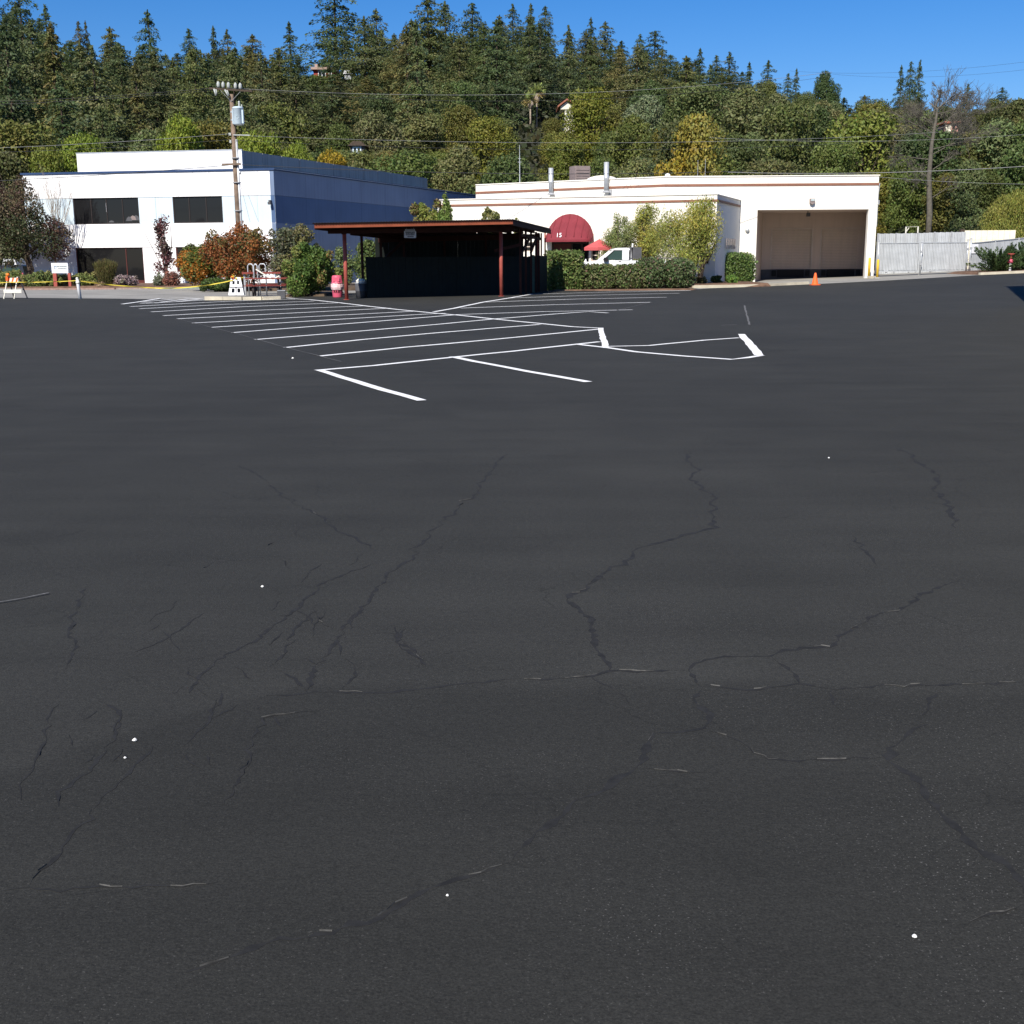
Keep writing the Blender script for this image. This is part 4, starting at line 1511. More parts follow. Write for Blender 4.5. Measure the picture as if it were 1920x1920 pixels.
# ================================================================== BINS
def red_bin():
    p = G(633, 557.5)
    t = thing('trash_can', 'bright red trash can with domed lid and white liner by the left post', 'trash can', p)
    H = P(633, 516, p.y).z - p.z
    r = 22 / 2 * p.y / 2221
    obj('barrel', MB().lathe([(r * .80, 0), (r * .83, .02), (r * .95, H * .60), (r * .95, H * .62)], n=20), M['binred'], t, True)
    rr = random.Random(3)
    b = MB()
    n = 26
    rings = []
    for z, k in ((H * .62, 1.0), (H * .56, 1.07), (H * .46, 1.10), (H * .36, 1.02), (H * .345, .98)):
        rings.append([(math.cos(6.283 * i / n) * r * k * rr.uniform(.96, 1.05), math.sin(6.283 * i / n) * r * k * rr.uniform(.96, 1.05), z + rr.uniform(-.02, .02)) for i in range(n)])
    vs = [v for q in rings for v in q]
    b.add(vs, [(i * n + k, i * n + (k + 1) % n, (i + 1) * n + (k + 1) % n, (i + 1) * n + k) for i in range(4) for k in range(n)])
    obj('liner', b, M['liner'], t)
    lid = obj('lid', MB().lathe([(r * .98, H * .62), (r * 1.0, H * .66), (r * .90, H * .68), (r * .86, H * .93), (r * .76, H * .985), (r * .3, H)], n=20), M['binred'], t, True)
    obj('flap', MB().box(-r * .55, r * .55, -r * .9, -r * .82, H * .72, H * .9), M['binred'], lid)
    marks = MB()
    for k, a in enumerate((-2.15, -1.9, -1.72, -1.5, -1.28, -1.0)):
        x0, y0 = math.cos(a) * r * .9, math.sin(a) * r * .93
        marks.bar((x0, y0, H * .22), (x0 + .02 * (-1) ** k, y0 - .004, H * .33), .022, .01)
    obj('lettering', marks, M['darkbrown'], t)
    p = G(670, 559) + Vector((.1, .6, 0))
    t = thing('grey_can', 'low grey metal can between the left post and the green boards', 'trash can', p)
    obj('barrel', MB().lathe([(.23, 0), (.24, .25), (.25, .26), (.25, .29), (.245, .3), (.26, .56)], n=16), M['darkgrey'], t, True)
    obj('rim', MB().lathe([(.27, .56), (.27, .6), (.22, .605)], n=16), M['grey'], t, True)
    obj('bag', MB().lathe([(.2, .606), (.22, .68), (.12, .76)], n=9), M['offwhite'], t)
red_bin()

# ================================================================== UTILITY POLE AND CABLES
def pole():
    d = 61.5
    top, mid, low = P(433, 177, d), P(438, 310, d), P(447.5, 545, d)
    base = Vector((top.x + .02, d, gz(top.x, d)))
    t = thing('utility_pole', 'weathered wooden utility pole with a grey transformer and crossarms', 'utility pole', base)
    H = top.z - base.z
    obj('mast', MB().tube([(0, 0, -.5), (0, 0, H * .5), (.0, 0, H)], [.16, .135, .105], 12), M['polewood'], t, True)
    zc = P(437, 262, d).z - base.z
    obj('conduit', MB().tube([(.17, -.06, 0), (.155, -.06, zc * .5), (.14, -.06, zc)], .06, 10), M['galv'], t, True)
    for z in (1.2, 2.6, 4.0, 5.4, 6.6):
        obj('strap', MB().lathe([(.205, z), (.205, z + .04)], (.04, -.02, 0), 12), M['grey'], t)
    # upper crossarm with insulators
    za = P(433, 171.5, d).z - base.z
    xl, xr = P(394, 166, d).x - base.x, P(474, 170, d).x - base.x
    obj('crossarm', MB().bar((xl, -.16, za + .14), (xr, -.16, za - .02), .07, .08), M['bark'], t)
    fz = lambda x: za + .14 - .16 * (x - xl) / (xr - xl)
    for px in (411, 420, 430, 443, 452):
        x = P(px, 165, d).x - base.x
        z = fz(x) + .06
        obj('insulator', MB().lathe([(.03, 0), (.07, .03), (.085, .09), (.085, .20), (.07, .24), (.05, .25), (.045, .29), (.02, .3)], (x, -.16, z), 10), M['ceramic'], t, True)
    for px, lx in ((405, .06), (425.5, .12)):
        x = P(px, 180, d).x - base.x
        o = MB()
        o.tube([(x - .03, -.22, fz(x) - .02), (x + lx, -.26, fz(x) - .34)], .04, 8).tube([(x + .08, -.22, fz(x) - .05), (x + lx + .04, -.25, fz(x) - .28)], .028, 8)
        o.box(x - .06, x + .1, -.24, -.17, fz(x) - .1, fz(x) - .05)
        obj('cutout_fuse', o, M['ceramic'], t, True)
    for sx in (-.5, .5):
        obj('arm_brace', MB().bar((sx, -.16, fz(sx) - .05), (0, -.12, za - .5), .03, .012), M['grey'], t)
    # transformer can
    z0, z1 = P(447, 234.5, d).z - base.z, P(447, 202, d).z - base.z
    xc = P(447.5, 218, d).x - base.x
    r = 9.6 * d / 2221
    tr = obj('transformer', MB().lathe([(r * .92, z0), (r, z0 + .03), (r, z1 - .07), (r * 1.05, z1 - .06), (r * 1.05, z1 - .02), (r * .8, z1 + .03)], (xc, -.12, 0), 22), M['transf'], t, True)
    obj('bushing', MB().lathe([(.05, z1), (.065, z1 + .06), (.05, z1 + .1), (.06, z1 + .16), (.04, z1 + .22), (.055, z1 + .27), (.02, z1 + .3)], (xc + .1, -.2, 0), 9), M['ceramic'], tr, True)
    obj('bushing', MB().lathe([(.04, z1), (.05, z1 + .06), (.04, z1 + .1), (.03, z1 + .14)], (xc + .2, -.1, 0), 9), M['ceramic'], tr, True)
    obj('fin', MB().box(xc - r - .02, xc - r * .9, -.2, -.05, z0 + .05, z1 - .1).box(xc + r * .8, xc + r + .03, -.3, -.1, z0 + .05, z1 - .14), M['transf'], tr)
    ringm = MB()
    for k in range(10):
        if k in (4,):
            continue
        a0, a1 = 6.283 * k / 10, 6.283 * (k + 1) / 10
        f = lambda a: (xc + .02 + .06 * math.sin(a), -.12 - math.sqrt(max(0, r * r - (.02 + .06 * math.sin(a)) ** 2)) - .004, (z0 + z1) / 2 - .1 + .085 * math.cos(a))
        ringm.bar(f(a0), f(a1), .02, .006)
    obj('marking', ringm, M['signgrey'], tr)
    obj('bracket', MB().box(xc - r - .12, xc - r * .5, -.12, .05, z0 + .2, z0 + .28).box(xc - r - .12, xc - r * .5, -.12, .05, z1 - .25, z1 - .17), M['grey'], tr)
    # small rack pieces and lower crossarm
    zr = P(440, 253.5, d).z - base.z
    obj('spool_rack', MB().bar((.02, -.14, zr), (.85, -.14, zr - .02), .05).box(-.22, -.1, -.16, -.06, zr - .02, zr + .1).box(-.2, -.1, -.16, -.06, zr - .38, zr - .24), M['ceramic'], t)
    zl = P(437, 309, d).z - base.z
    xl, xr = P(418, 309, d).x - base.x, P(453, 308, d).x - base.x
    obj('lower_crossarm', MB().bar((xl, -.2, zl), (xr, -.2, zl + .02), .09, .1), M['polewood'], t)
    zc2 = P(437, 327, d).z - base.z
    obj('service_head', MB().lathe([(.04, 0), (.06, .06), (.05, .12), (.02, .16)], (.24, -.1, zc2), 8), M['galv'], t, True)
    return base
POLE = pole()

def cable(name, a, b, lab, sag=.4, r=.016, m='wire', n=24, group='overhead cables'):
    a, b = Vector(a), Vector(b)
    pts = []
    for i in range(n + 1):
        f = i / n
        q = a.lerp(b, f)
        q.z -= sag * 4 * f * (1 - f)
        pts.append(q)
    o = obj(name, MB().tube(pts, r * .72, 4, False), M[m])
    return tag(o, lab, 'cable', group)
top = lambda px, py: P(px, py, 61.3)
cable('power_cable', P(-420, 190, 66), top(411, 164), 'top power line running left from the pole, upper of the pair', .35, .013)
cable('power_cable', P(-420, 198, 66), top(430, 166), 'top power line running left from the pole, lower of the pair', .35, .013)
cable('power_cable', top(430, 165), P(1560, 135, 74), 'power line from the pole top crossing above the palm trees', .75, .013, 'wirepale')
cable('power_cable', top(452, 167), P(1560, 142, 72), 'fainter power line just below the one crossing above the palms', .95, .010)
cable('power_cable', P(-420, 284, 64), top(430, 251), 'pale low line from the left frame edge to the pole rack', .25, .014, 'wirepale')
cable('power_cable', P(-420, 290, 64), top(430, 262), 'darker low line from the left edge just under the pale one', .25, .012)
cable('power_cable', top(450, 254), P(1760, 248, 80), 'pale low line from the pole over the cream building trees', .5, .013, 'wirepale')
cable('power_cable', top(438, 263), P(1700, 262, 80), 'low dark line from the pole past the olive green tree', .55, .012)
cable('service_cable', P(-300, 350, 60), top(437, 309), 'service cable crossing the white office front below its roof', .15, .02)
cable('service_cable', top(453, 309), P(1420, 320, 69), 'service cable sagging from the pole along the blue wall', .3, .02)
cable('power_cable', P(1365, 323, 60), P(2250, 284, 50), 'thick pale cable rising to the right above the loading dock', .35, .022, 'wirepale')
cable('power_cable', P(1648, 332, 66), P(2200, 338, 70), 'thin cable right of the dock building in front of dead tree', .3, .014, 'wirepale')
cable('power_cable', P(1330, 258, 90), P(2250, 218, 82), 'faint pale cable in front of the pink hillside house', .8, .014, 'wirepale')
cable('power_cable', P(1480, 133, 190), P(2200, 72, 130), 'upper thin wire against the blue sky at right', 1.5, .016)
cable('power_cable', P(1560, 139, 190), P(2200, 86, 130), 'lower thin wire against the blue sky at right', 1.5, .016)
# guy wires behind the orange shrub
cable('guy_wire', P(447, 330, 61.4), P(475, 440, 61.9), 'left slanting guy wire right of the pole', 0, .01, 'wire', 2, 'guy wires')
cable('guy_wire', P(448, 320, 61.4), P(494, 440, 62.4), 'right slanting guy wire right of the pole', 0, .01, 'wire', 2, 'guy wires')

# ================================================================== BARRICADES, TAPE, DELINEATOR
def folding_barricade():
    p = G(29, 560)
    t = thing('barricade', 'folding barricade with orange striped board and amber lamp at far left', 'barricade', p, .05)
    H = P(29, 519, p.y).z - p.z
    def leg(x0, y0, x1, y1, m):
        return obj('leg', MB().bar((x0, y0, 0), (x1, y1, H), .035, .045), M[m], t)
    leg(-.44, -.12, -.24, .02, 'offwhite')
    leg(-.02, -.10, .16, .02, 'offwhite')
    leg(.40, .28, .20, .05, 'darkgrey')
    leg(-.20, .40, -.22, .06, 'darkgrey')
    top_ = obj('top_board', MB().box(-.28, .20, -.035, -.01, H - .24, H - .04), M['offwhite'], t)
    b = MB()
    for k in range(3):
        x = -.27 + k * .17
        b.add([(x, -.038, H - .238), (x + .07, -.038, H - .238), (x + .14, -.038, H - .042), (x + .07, -.038, H - .042)], [(0, 1, 2, 3)])
    obj('orange_stripe', b, M['orange'], top_)
    obj('lower_board', MB().box(-.42, .32, -.12, -.095, .24, .38), M['offwhite'], t)
    lz = P(20, 527, p.y).z - p.z
    lamp = obj('warning_lamp', MB().box(-.29, -.2, -.1, -.04, H - .16, H + .02), M['orange'], t)
    obj('lens', MB().lathe([(.02, 0), (.07, .02), (.08, .06), (.06, .12), (.02, .135)], (-.2, -.06, H + .02), 12), M['amber'], lamp, True)
    return p
folding_barricade()

def plastic_barricade():
    p = G(443, 556)
    t = thing('barricade', 'white plastic barricade with four dark square holes by the picnic table', 'barricade', p + Vector((0, .1, .06)), .08)
    H = P(443, 520, p.y).z - p.z - .06
    wb, wt = .33, .20
    lean = .16
    def face(nm, y0, y1, m):
        # trapezoid panel with four square openings, built as a grid of bars
        b = MB()
        def pt(u, v, dy):   # u -1..1, v 0..1
            w = wb + (wt - wb) * v
            return (u * w, y0 + (y1 - y0) * v + dy, v * H)
        us = [-1, -.62, -.2, .2, .62, 1]
        vs_ = [0, .14, .38, .60, .80, 1]
        for i in range(5):
            for j in range(5):
                if i in (1, 3) and j in (1, 3):
                    continue
                q = [pt(us[i], vs_[j], 0), pt(us[i + 1], vs_[j], 0), pt(us[i + 1], vs_[j + 1], 0), pt(us[i], vs_[j + 1], 0)]
                q2 = [(x, y + .04, z) for x, y, z in q]
                b.add(q + q2, [(0, 1, 2, 3), (7, 6, 5, 4), (0, 4, 5, 1), (1, 5, 6, 2), (2, 6, 7, 3), (3, 7, 4, 0)])
        return obj(nm, b, M[m], t)
    f = face('front_panel', -.18, 0, 'purewhite')
    face('rear_panel', .28, .06, 'purewhite')
    obj('backing', MB().box(-.24, .24, .03, .05, H * .08, H * .86), M['darkgrey'], t)
    obj('mid_strap', MB().box(-.27, .27, -.125, -.115, H * .44, H * .48).bar((0, -.125, H * .44), (0, -.17, .0), .03, .02), M['black'], f)
    b = MB()
    rnd = random.Random(8)
    for k in range(7):
        x, z = rnd.uniform(-.22, .24), H + rnd.uniform(-.12, .06)
        b.bar((x, rnd.uniform(-.12, .05), z), (x + rnd.uniform(-.14, .14), rnd.uniform(-.12, .05), z + rnd.uniform(-.08, .08)), .07, .02)
    obj('knotted_tape', b, M['tape'], t)
    obj('orange_cap', MB().box(-.19, -.06, -.06, .06, H - .06, H + .06), M['orange'], t)
    # flattened barricade leaning behind it
    return p, H
PB, PBH = plastic_barricade()

def delineator():
    p = G(150.5, 560)
    t = thing('delineator_post', 'thin cream delineator post leaning left with caution tape tied on', 'post', p)
    q = P(144.5, 520, p.y) - p
    q.y -= .02
    d = q.normalized()
    obj('tube', MB().tube([(0, 0, 0), d * q.length * .78, q * .9], [.07, .065, .055], 12), M['purewhite'], t, True)
    obj('collar', MB().tube([q * .70, q * .80], [.075, .075], 12), M['offwhite'], t, True)
    obj('knob', MB().tube([q * .9, q * .95, q * 1.0], [.05, .06, .03], 10), M['offwhite'], t, True)
    return p, p + q * .85
DL, DLT = delineator()

def ribbon(lab, pts, w=.055, sag=None):
    b = MB()
    L, R_ = [], []
    n = len(pts)
    for i, q in enumerate(pts):
        tw = .9 * math.sin(i * 1.1)
        L.append(Vector((q.x, q.y + math.sin(tw) * w / 2, q.z + math.cos(tw) * w / 2)))
        R_.append(Vector((q.x, q.y - math.sin(tw) * w / 2, q.z - math.cos(tw) * w / 2)))
    b.add(L + R_, [(n + i, n + i + 1, i + 1, i) for i in range(n - 1)])
    return tag(obj('caution_tape', b, M['tape']), lab, 'tape', 'yellow caution tape')
def curve_pts(P0, P1, P2, n=16, m=None):
    return [P0 * (1 - f) ** 2 + P1 * 2 * f * (1 - f) + P2 * f * f for f in fr(0, 1, n)]
bl = P(18, 529, 49.7)
ribbon('yellow caution tape from the left frame edge to the striped barricade', curve_pts(P(-60, 531, 50), P(-20, 532, 50), bl), .03)
ribbon('yellow caution tape between the striped barricade and the leaning post', curve_pts(bl, P(80, 530, 49.6), DLT), .035)
mid = P(290, 540, 51.5)
ribbon('long sagging yellow caution tape from the leaning post to white barricade', curve_pts(DLT, P(210, 536, 50.5), mid, 14) + curve_pts(mid, P(360, 543, 51), Vector((PB.x - .1, PB.y, PB.z + PBH * .92)), 14)[1:], .05)

# ================================================================== SIGN OF THE OFFICE
def monument_sign():
    d = 67.5
    t0 = P(116, 541, d)
    g = gz(t0.x, d) + .12
    t = thing('monument_sign', 'white office sign with blue emblem on two brick-red posts', 'sign', (t0.x, d, g), -.04)
    w = 31 * d / 2221
    z0, z1 = P(116, 512, d).z - g, P(116, 493, d).z - g
    x0, x1 = -w / 2, w / 2
    obj('panel', MB().box(x0, x1, -.05, .08, z0, z1), M['purewhite'], t)
    obj('edge_strip', MB().box(x0 + .06, x0 + .085, -.054, -.051, z0, z1), M['signgrey'], t)
    h = z1 - z0
    e = MB()
    ex, ez = x0 + w * .22, z0 + h * .56
    e.box(ex - .07, ex - .03, -.058, -.051, ez - .08, ez + .1).box(ex - .03, ex + .07, -.058, -.051, ez + .06, ez + .1)
    e.box(ex + .035, ex + .075, -.058, -.051, ez - .03, ez + .06).box(ex - .0, ex + .085, -.058, -.051, ez - .1, ez - .06)
    obj('emblem', e, M['signblue'], t)
    rnd = random.Random(2)
    b = MB()
    for zz, hh, a, c in ((.66, .085, .33, .93), (.44, .07, .36, .93), (.13, .03, .38, .72)):
        x = x0 + w * a
        while x < x0 + w * c - .02:
            k = rnd.uniform(.02, .05)
            b.box(x, x + k, -.056, -.051, z0 + h * zz - hh / 2, z0 + h * zz + hh / 2)
            x += k + .016
    obj('print', b, M['signprint'], t)
    for px in (104, 131.5):
        x = P(px, 530, d).x - t0.x
        pw = .1 if px < 110 else .075
        obj('post', MB().box(x - pw, x + pw, -.04, .1, -.1, z0 - .002), M['redpaint'], t)
monument_sign()

# ================================================================== PICNIC AREA
def picnic_table(base, rz, lab, L=1.75):
    t = thing('picnic_table', lab, 'picnic table', base, rz, 'red picnic tables')
    H = .74
    for k in range(3):
        obj('top_plank', MB().box(-L / 2, L / 2, -.36 + k * .245, -.36 + k * .245 + .232, H - .035, H), M['tablered'], t)
    for y in (-.78, .56):
        for k in range(2):
            obj('bench_plank', MB().box(-L / 2, L / 2, y + k * .115, y + k * .115 + .105, .42, .45), M['tablered'], t)
    for x in (-L / 2 + .35, L / 2 - .35):
        b = MB()
        for s in (-1, 1):
            b.tube([(x, s * .67, .41), (x, s * .67, .06), (x, s * .58, .0), (x, s * .34, .0), (x, s * .25, .08), (x, s * .22, .69)], .024, 7)
        b.tube([(x, -.6, .38), (x, .6, .38)], .02, 6)
        b.tube([(x, -.33, .69), (x, .33, .69)], .02, 6)
        obj('leg_frame', b, M['winframe'], t, True)
    return t
p = G(492, 556.5)
picnic_table(p + Vector((.0, .9, .02)), .12, 'nearer red picnic table with dark tubular legs by the kerb')
p2 = P(492, 545, 54.0)
picnic_table((p2.x + .1, 54.6, gz(p2.x, 54.6)), .12, 'rear red picnic table half hidden behind the nearer one', 1.9)
def pipe_rack():
    d = 51.9
    b0 = P(478, 545, d)
    t = thing('pipe_rack', 'grey pipe hoops and red counter board behind the nearer picnic table', 'railing', (b0.x, d, gz(b0.x, d)))
    z = lambda py: P(480, py, d).z - gz(b0.x, d)
    X = lambda px: P(px, 510, d).x - b0.x
    for a, c, y in ((465, 475, .0), (478.5, 485, -.25), (484, 496, .25)):
        xa, xc = X(a), X(c)
        zt = z(495)
        obj('hoop', MB().tube([(xa, y, 0), (xa, y, zt - .08), (xa + .06, y, zt), (xc - .06, y, zt), (xc, y, zt - .08), (xc, y, 0)], .028, 8), M['galv'], t, True)
    obj('counter', MB().box(X(455), X(527), -.16, .16, z(513.5), z(510)), M['tablered'], t)
    for px in (458, 524):
        obj('support', MB().box(X(px) - .04, X(px) + .04, -.04, .04, 0, z(513.5) - .001), M['grey'], t)
    obj('diagonal_strut', MB().bar((X(483), -.3, z(505)), (X(513), -.3, z(524)), .05).bar((X(513), -.3, z(524)), (X(526), -.3, z(517)), .05), M['offwhite'], t)
pipe_rack()
p = G(527, 559.5)
t = thing('concrete_block', 'dark grey concrete block at the kerb end beside round shrub', 'block', p + Vector((0, .15, 0)), .1)
h = P(527, 545.5, p.y).z - p.z
obj('block', MB().prism([(-.15, -.14), (.15, -.14), (.15, .16), (-.15, .16)], 0, h), M['darkgrey'], t)
obj('cap', MB().prism([(-.16, -.15), (.16, -.15), (.16, .17), (-.16, .17)], h + .001, h + .03), M['grey'], t)

# ================================================================== VEHICLES
def wheel(t, x, y, z, r, w=.22):
    m = Matrix.Translation((x, y, z)) @ Matrix.Rotation(math.pi / 2, 4, 'X')
    b = MB().lathe([(r * .62, -w / 2), (r * .95, -w / 2), (r, -w / 3), (r, w / 3), (r * .95, w / 2), (r * .62, w / 2)], n=18)
    b.v = [tuple(m @ Vector(v)) for v in b.v]
    wo = obj('wheel', b, M['rubber'], t, True)
    c = MB().lathe([(r * .6, -w / 2 - .005), (r * .6, w / 2 + .005)], n=14)
    c.v = [tuple(m @ Vector(v)) for v in c.v]
    obj('rim', c, M['galv'], wo)

def pickup():
    d = 60.2
    xf, xb = P(1087, 490, d).x, P(1179, 480, d).x
    g = gz(4, d)
    t = thing('pickup_truck', 'white work pickup parked behind the clipped hedge by the entrance', 'truck', (xf, d, g))
    X = lambda px: P(px, 480, d).x - xf
    Z = lambda py: P(1130, py, d).z - g
    W = 1.9
    hood = Z(490)
    body = [(0, .45), (5.3, .45), (5.3, hood - .02), (X(1131), hood + .06), (X(1126), Z(487.5)), (.35, Z(491.5)), (.05, Z(496)), (0, Z(500))]
    obj('body', MB().prism(body, 0, W, 'y'), M['carwhite'], t)
    cab = [(X(1126), Z(487.4)), (X(1182), Z(487.4)), (X(1181), Z(466.5)), (X(1176), Z(465)), (X(1158), Z(465.2)), (X(1149), Z(468))]
    # cab shell: roof, pillars and rear wall leave the side windows open for glass
    roofp = MB().prism([(X(1147.5), Z(468.8)), (X(1149), Z(467.4)), (X(1158), Z(465)), (X(1176), Z(464.8)), (X(1181), Z(466.3)), (X(1181), Z(469.5))][::-1], .08, W - .08, 'y')
    obj('cab_roof', roofp, M['carwhite'], t)
    obj('cab_rear', MB().prism([(X(1167), Z(487.3)), (X(1179.5), Z(487.3)), (X(1179), Z(469.6)), (X(1167), Z(469.6))], .05, W - .05, 'y'), M['carwhite'], t)
    for y in (.06, W - .14):
        obj('pillar', MB().prism([(X(1125), Z(487.3)), (X(1130), Z(487.3)), (X(1151), Z(469.6)), (X(1147), Z(469.6))], y, y + .08, 'y'), M['carwhite'], t)
    obj('side_window', MB().prism([(X(1131), Z(487.2)), (X(1166.8), Z(487.2)), (X(1166.8), Z(469.7)), (X(1151.5), Z(469.7))], .12, .14, 'y'), M['glassgreen'], t)
    obj('side_window', MB().prism([(X(1131), Z(487.2)), (X(1166.8), Z(487.2)), (X(1166.8), Z(469.7)), (X(1151.5), Z(469.7))], W - .14, W - .12, 'y'), M['glassgreen'], t)
    obj('mirror', MB().box(X(1132), X(1140), -.16, -.01, Z(490), Z(483)), M['black'], t)
    obj('door_handle', MB().box(X(1160), X(1165), -.02, -.001, Z(491), Z(490)), M['black'], t)
    obj('hood_ornament_bump', MB().prism([(X(1097), Z(490.8)), (X(1102), Z(490.8)), (X(1101), Z(485.5)), (X(1100), Z(485.5))], .9, .96, 'y'), M['carwhite'], t)
    obj('headlight', MB().box(-.02, .02, .12, .45, .95, 1.12).box(-.02, .02, W - .45, W - .12, .95, 1.12), M['signgrey'], t)
    for x in (.95, 4.35):
        for y in (.1, W - .1):
            wheel(t, x, y, .38, .38)
    rk = None
    for px in (1184.5, 1191.5):
        yy = .06 if px < 1190 else W - .06
        rk = obj('rack_post', MB().bar((X(px) - .03, yy, hood - .1), (X(px) + .04, yy, Z(456.5)), .06), M['carwhite'], t)
    mesh = MB()
    for k in range(12):
        y = .12 + (W - .24) * k / 11
        mesh.bar((X(1187), y, hood + .1), (X(1187), y, Z(463)), .02)
    obj('rack_grille', mesh, M['darkgrey'], rk)
    obj('bed_rail', MB().box(X(1183), 5.25, -.01, .08, Z(485.5), Z(484)).box(X(1184), X(1203), .03, .05, Z(484), Z(464)), M['darkgrey'], t)
pickup()

def van(nm, lab, px0, px1, pytop, d, m, dark=False):
    x0, x1 = P(px0, 490, d).x, P(px1, 490, d).x
    w = x1 - x0
    g = gz(0, 60)
    zt = P((px0 + px1) / 2, pytop, d).z - g
    t = thing(nm, lab, 'van' if not dark else 'car', ((x0 + x1) / 2, d, g))
    h0 = zt * .55 if not dark else zt * .62
    obj('body', MB().prism([(-w / 2, .35), (w / 2, .35), (w / 2, h0), (w / 2 * .93, zt - .08), (w / 2 * .8, zt), (-w / 2 * .8, zt), (-w / 2 * .93, zt - .08), (-w / 2, h0)], 0, 3.9, 'y'), M[m], t)
    obj('rear_window', MB().prism([(-w * .36, h0 + .06), (w * .36, h0 + .06), (w * .33, zt - .18), (-w * .33, zt - .18)], -.012, -.002, 'y'), M['glass' if not dark else 'glassgreen'], t)
    for s in (-1, 1):
        obj('tail_light', MB().box(s * w * .43 - .06, s * w * .43 + .06, -.02, -.002, h0 * .75, h0 * .95), M['binred'], t)
    obj('bumper', MB().box(-w * .48, w * .48, -.1, -.002, .35, .5), M['grey'], t)
    for s in (-1, 1):
        for y in (.7, 3.1):
            m4 = Matrix.Translation((s * (w / 2 - .1), y, .31)) @ Matrix.Rotation(math.pi / 2, 4, 'Y')
            b = MB().lathe([(.2, -.1), (.31, -.09), (.31, .09), (.2, .1)], n=14)
            b.v = [tuple(m4 @ Vector(v)) for v in b.v]
            obj('wheel', b, M['rubber'], t)
van('white_van', 'white van seen from behind at the far left car park', 4, 30.5, 485.5, 95, 'carwhite')
van('grey_van', 'grey van partly hidden behind the left tree trunk', 31, 58, 484, 99, 'galv')
van('dark_car', 'dark blue car beyond the green ground cover at far left', -4, 43, 497, 84, 'cardark', True)

# ================================================================== PATIO UMBRELLA
def patio_umbrella():
    d = 64.4
    top = P(1124, 448, d)
    g = gz(top.x, d)
    t = thing('patio_umbrella', 'pinkish red patio umbrella between the awning and the willow', 'umbrella', (top.x, d, g))
    H = top.z - g
    ze = P(1110, 464, d).z - g
    R = 31 * d / 2221
    b = MB()
    n = 6
    rim = [(R * math.cos(6.283 * k / n + .35), R * math.sin(6.283 * k / n + .35), ze - .0) for k in range(n)]
    b.add([(0, 0, H)] + rim, [(0, k + 1, (k + 1) % n + 1) for k in range(n)])
    c = obj('canopy', b, M['umbrella'], t)
    v = MB()
    low = [(x, y, z - .16) for x, y, z in rim]
    v.add(rim + low, [(k, (k + 1) % n, (k + 1) % n + n, k + n) for k in range(n)])
    obj('valance', v, M['umbrella'], c)
    for x, y, z in rim:
        obj('rib', MB().bar((0, 0, H - .06), (x * .98, y * .98, z - .03), .02), M['offwhite'], t)
    obj('pole', MB().tube([(0, 0, 0), (0, 0, H + .06)], .025, 8), M['offwhite'], t, True)
    obj('foot', MB().lathe([(.28, 0), (.28, .06), (.06, .1)], n=14), M['concrete'], t)
patio_umbrella()

# ================================================================== RIGHT-HAND SIDE: CONE, BOLLARDS, FENCES, STANDPIPE
p = G(1528, 534.5)
t = thing('traffic_cone', 'orange traffic cone standing in front of the loading dock', 'cone', p)
h = P(1528, 511.5, p.y).z - p.z
obj('cone_body', MB().lathe([(.19, .035), (.17, .05), (.05, h - .02), (.035, h)], n=16), M['orange'], t, True)
obj('foot', MB().box(-.23, .23, -.23, .23, 0, .034), M['orange'], t)
for px, y1, y0, d, lab in [(1629, 483, 518, 70.6, 'yellow bollard against the right dock pier'), (1644.5, 486.5, 523.5, 69.6, 'yellow bollard at the dock corner next to the gate')]:
    q = P(px, y0, d)
    g = gz(q.x, d)
    t = thing('bollard', lab, 'bollard', (q.x, d, g), 0, 'yellow dock bollards')
    hh = P(px, y1, d).z - g
    obj('pipe', MB().lathe([(.075, 0), (.075, hh - .04), (.055, hh - .01), (.02, hh)], n=12), M['yellow'], t, True)
    obj('footing', MB().lathe([(.22, -.02), (.2, .05)], n=10), M['concrete'], t)
obj_ = thing('concrete_curb_stop', 'white painted wheel stop at the foot of the dock pier', 'wheel stop', (P(1634, 520, 70.0).x, 70.0, gz(20.8, 70.0)), .5)
obj('stop', MB().prism([(-.45, -.12), (.45, -.12), (.45, .12), (-.45, .12)], 0, .14), M['kerb'], obj_)
obj('end_paint', MB().box(-.46, -.452, -.1, .1, .02, .13), M['paint'], obj_)

def gate(px0, px1, pyt, pyb, d0, d1, lab, seed):
    a, b_ = P(px0, pyb, d0), P(px1, pyb, d1)
    F = Facade(a, b_)
    zb, zt = (a.z + b_.z) / 2, (P(px0, pyt, d0).z + P(px1, pyt, d1).z) / 2
    t = thing('sliding_gate', lab, 'gate', (F.A.x, F.A.y, zb), F.rz, 'pale slatted gates')
    H = zt - zb
    L = F.L
    obj('frame', MB().box(0, .05, -.03, .03, 0, H).box(L - .05, L, -.03, .03, 0, H).box(.05, L - .05, -.03, .03, H - .05, H).box(.05, L - .05, -.03, .03, 0, .05), M['galv'], t)
    s = MB()
    k = int(L / .1)
    rnd = random.Random(seed)
    for i in range(k):
        x0 = .06 + (L - .12) * i / k
        x1 = .06 + (L - .12) * (i + 1) / k
        y = rnd.uniform(-.008, .008)
        s.box(x0 + .01, x1 - .01, y - .006, y + .006, .06 + rnd.uniform(-.01, .02), H - .06 - rnd.uniform(0, .02))
    o = obj('slats', s, M['slat'], t)
    o['kind'] = 'stuff'
    obj('mesh_backing', MB().box(.05, L - .05, .012, .02, .05, H - .05), M['slatgap'], t)
    for x in (.6, L - .6):
        obj('gate_roller', MB().lathe([(.06, -.02), (.06, .02)], (x, 0, -.05), 10), M['darkgrey'], t)
gate(1644, 1721, 455, 509, 73.4, 73.6, 'left pale slatted gate beside the loading dock', 1)
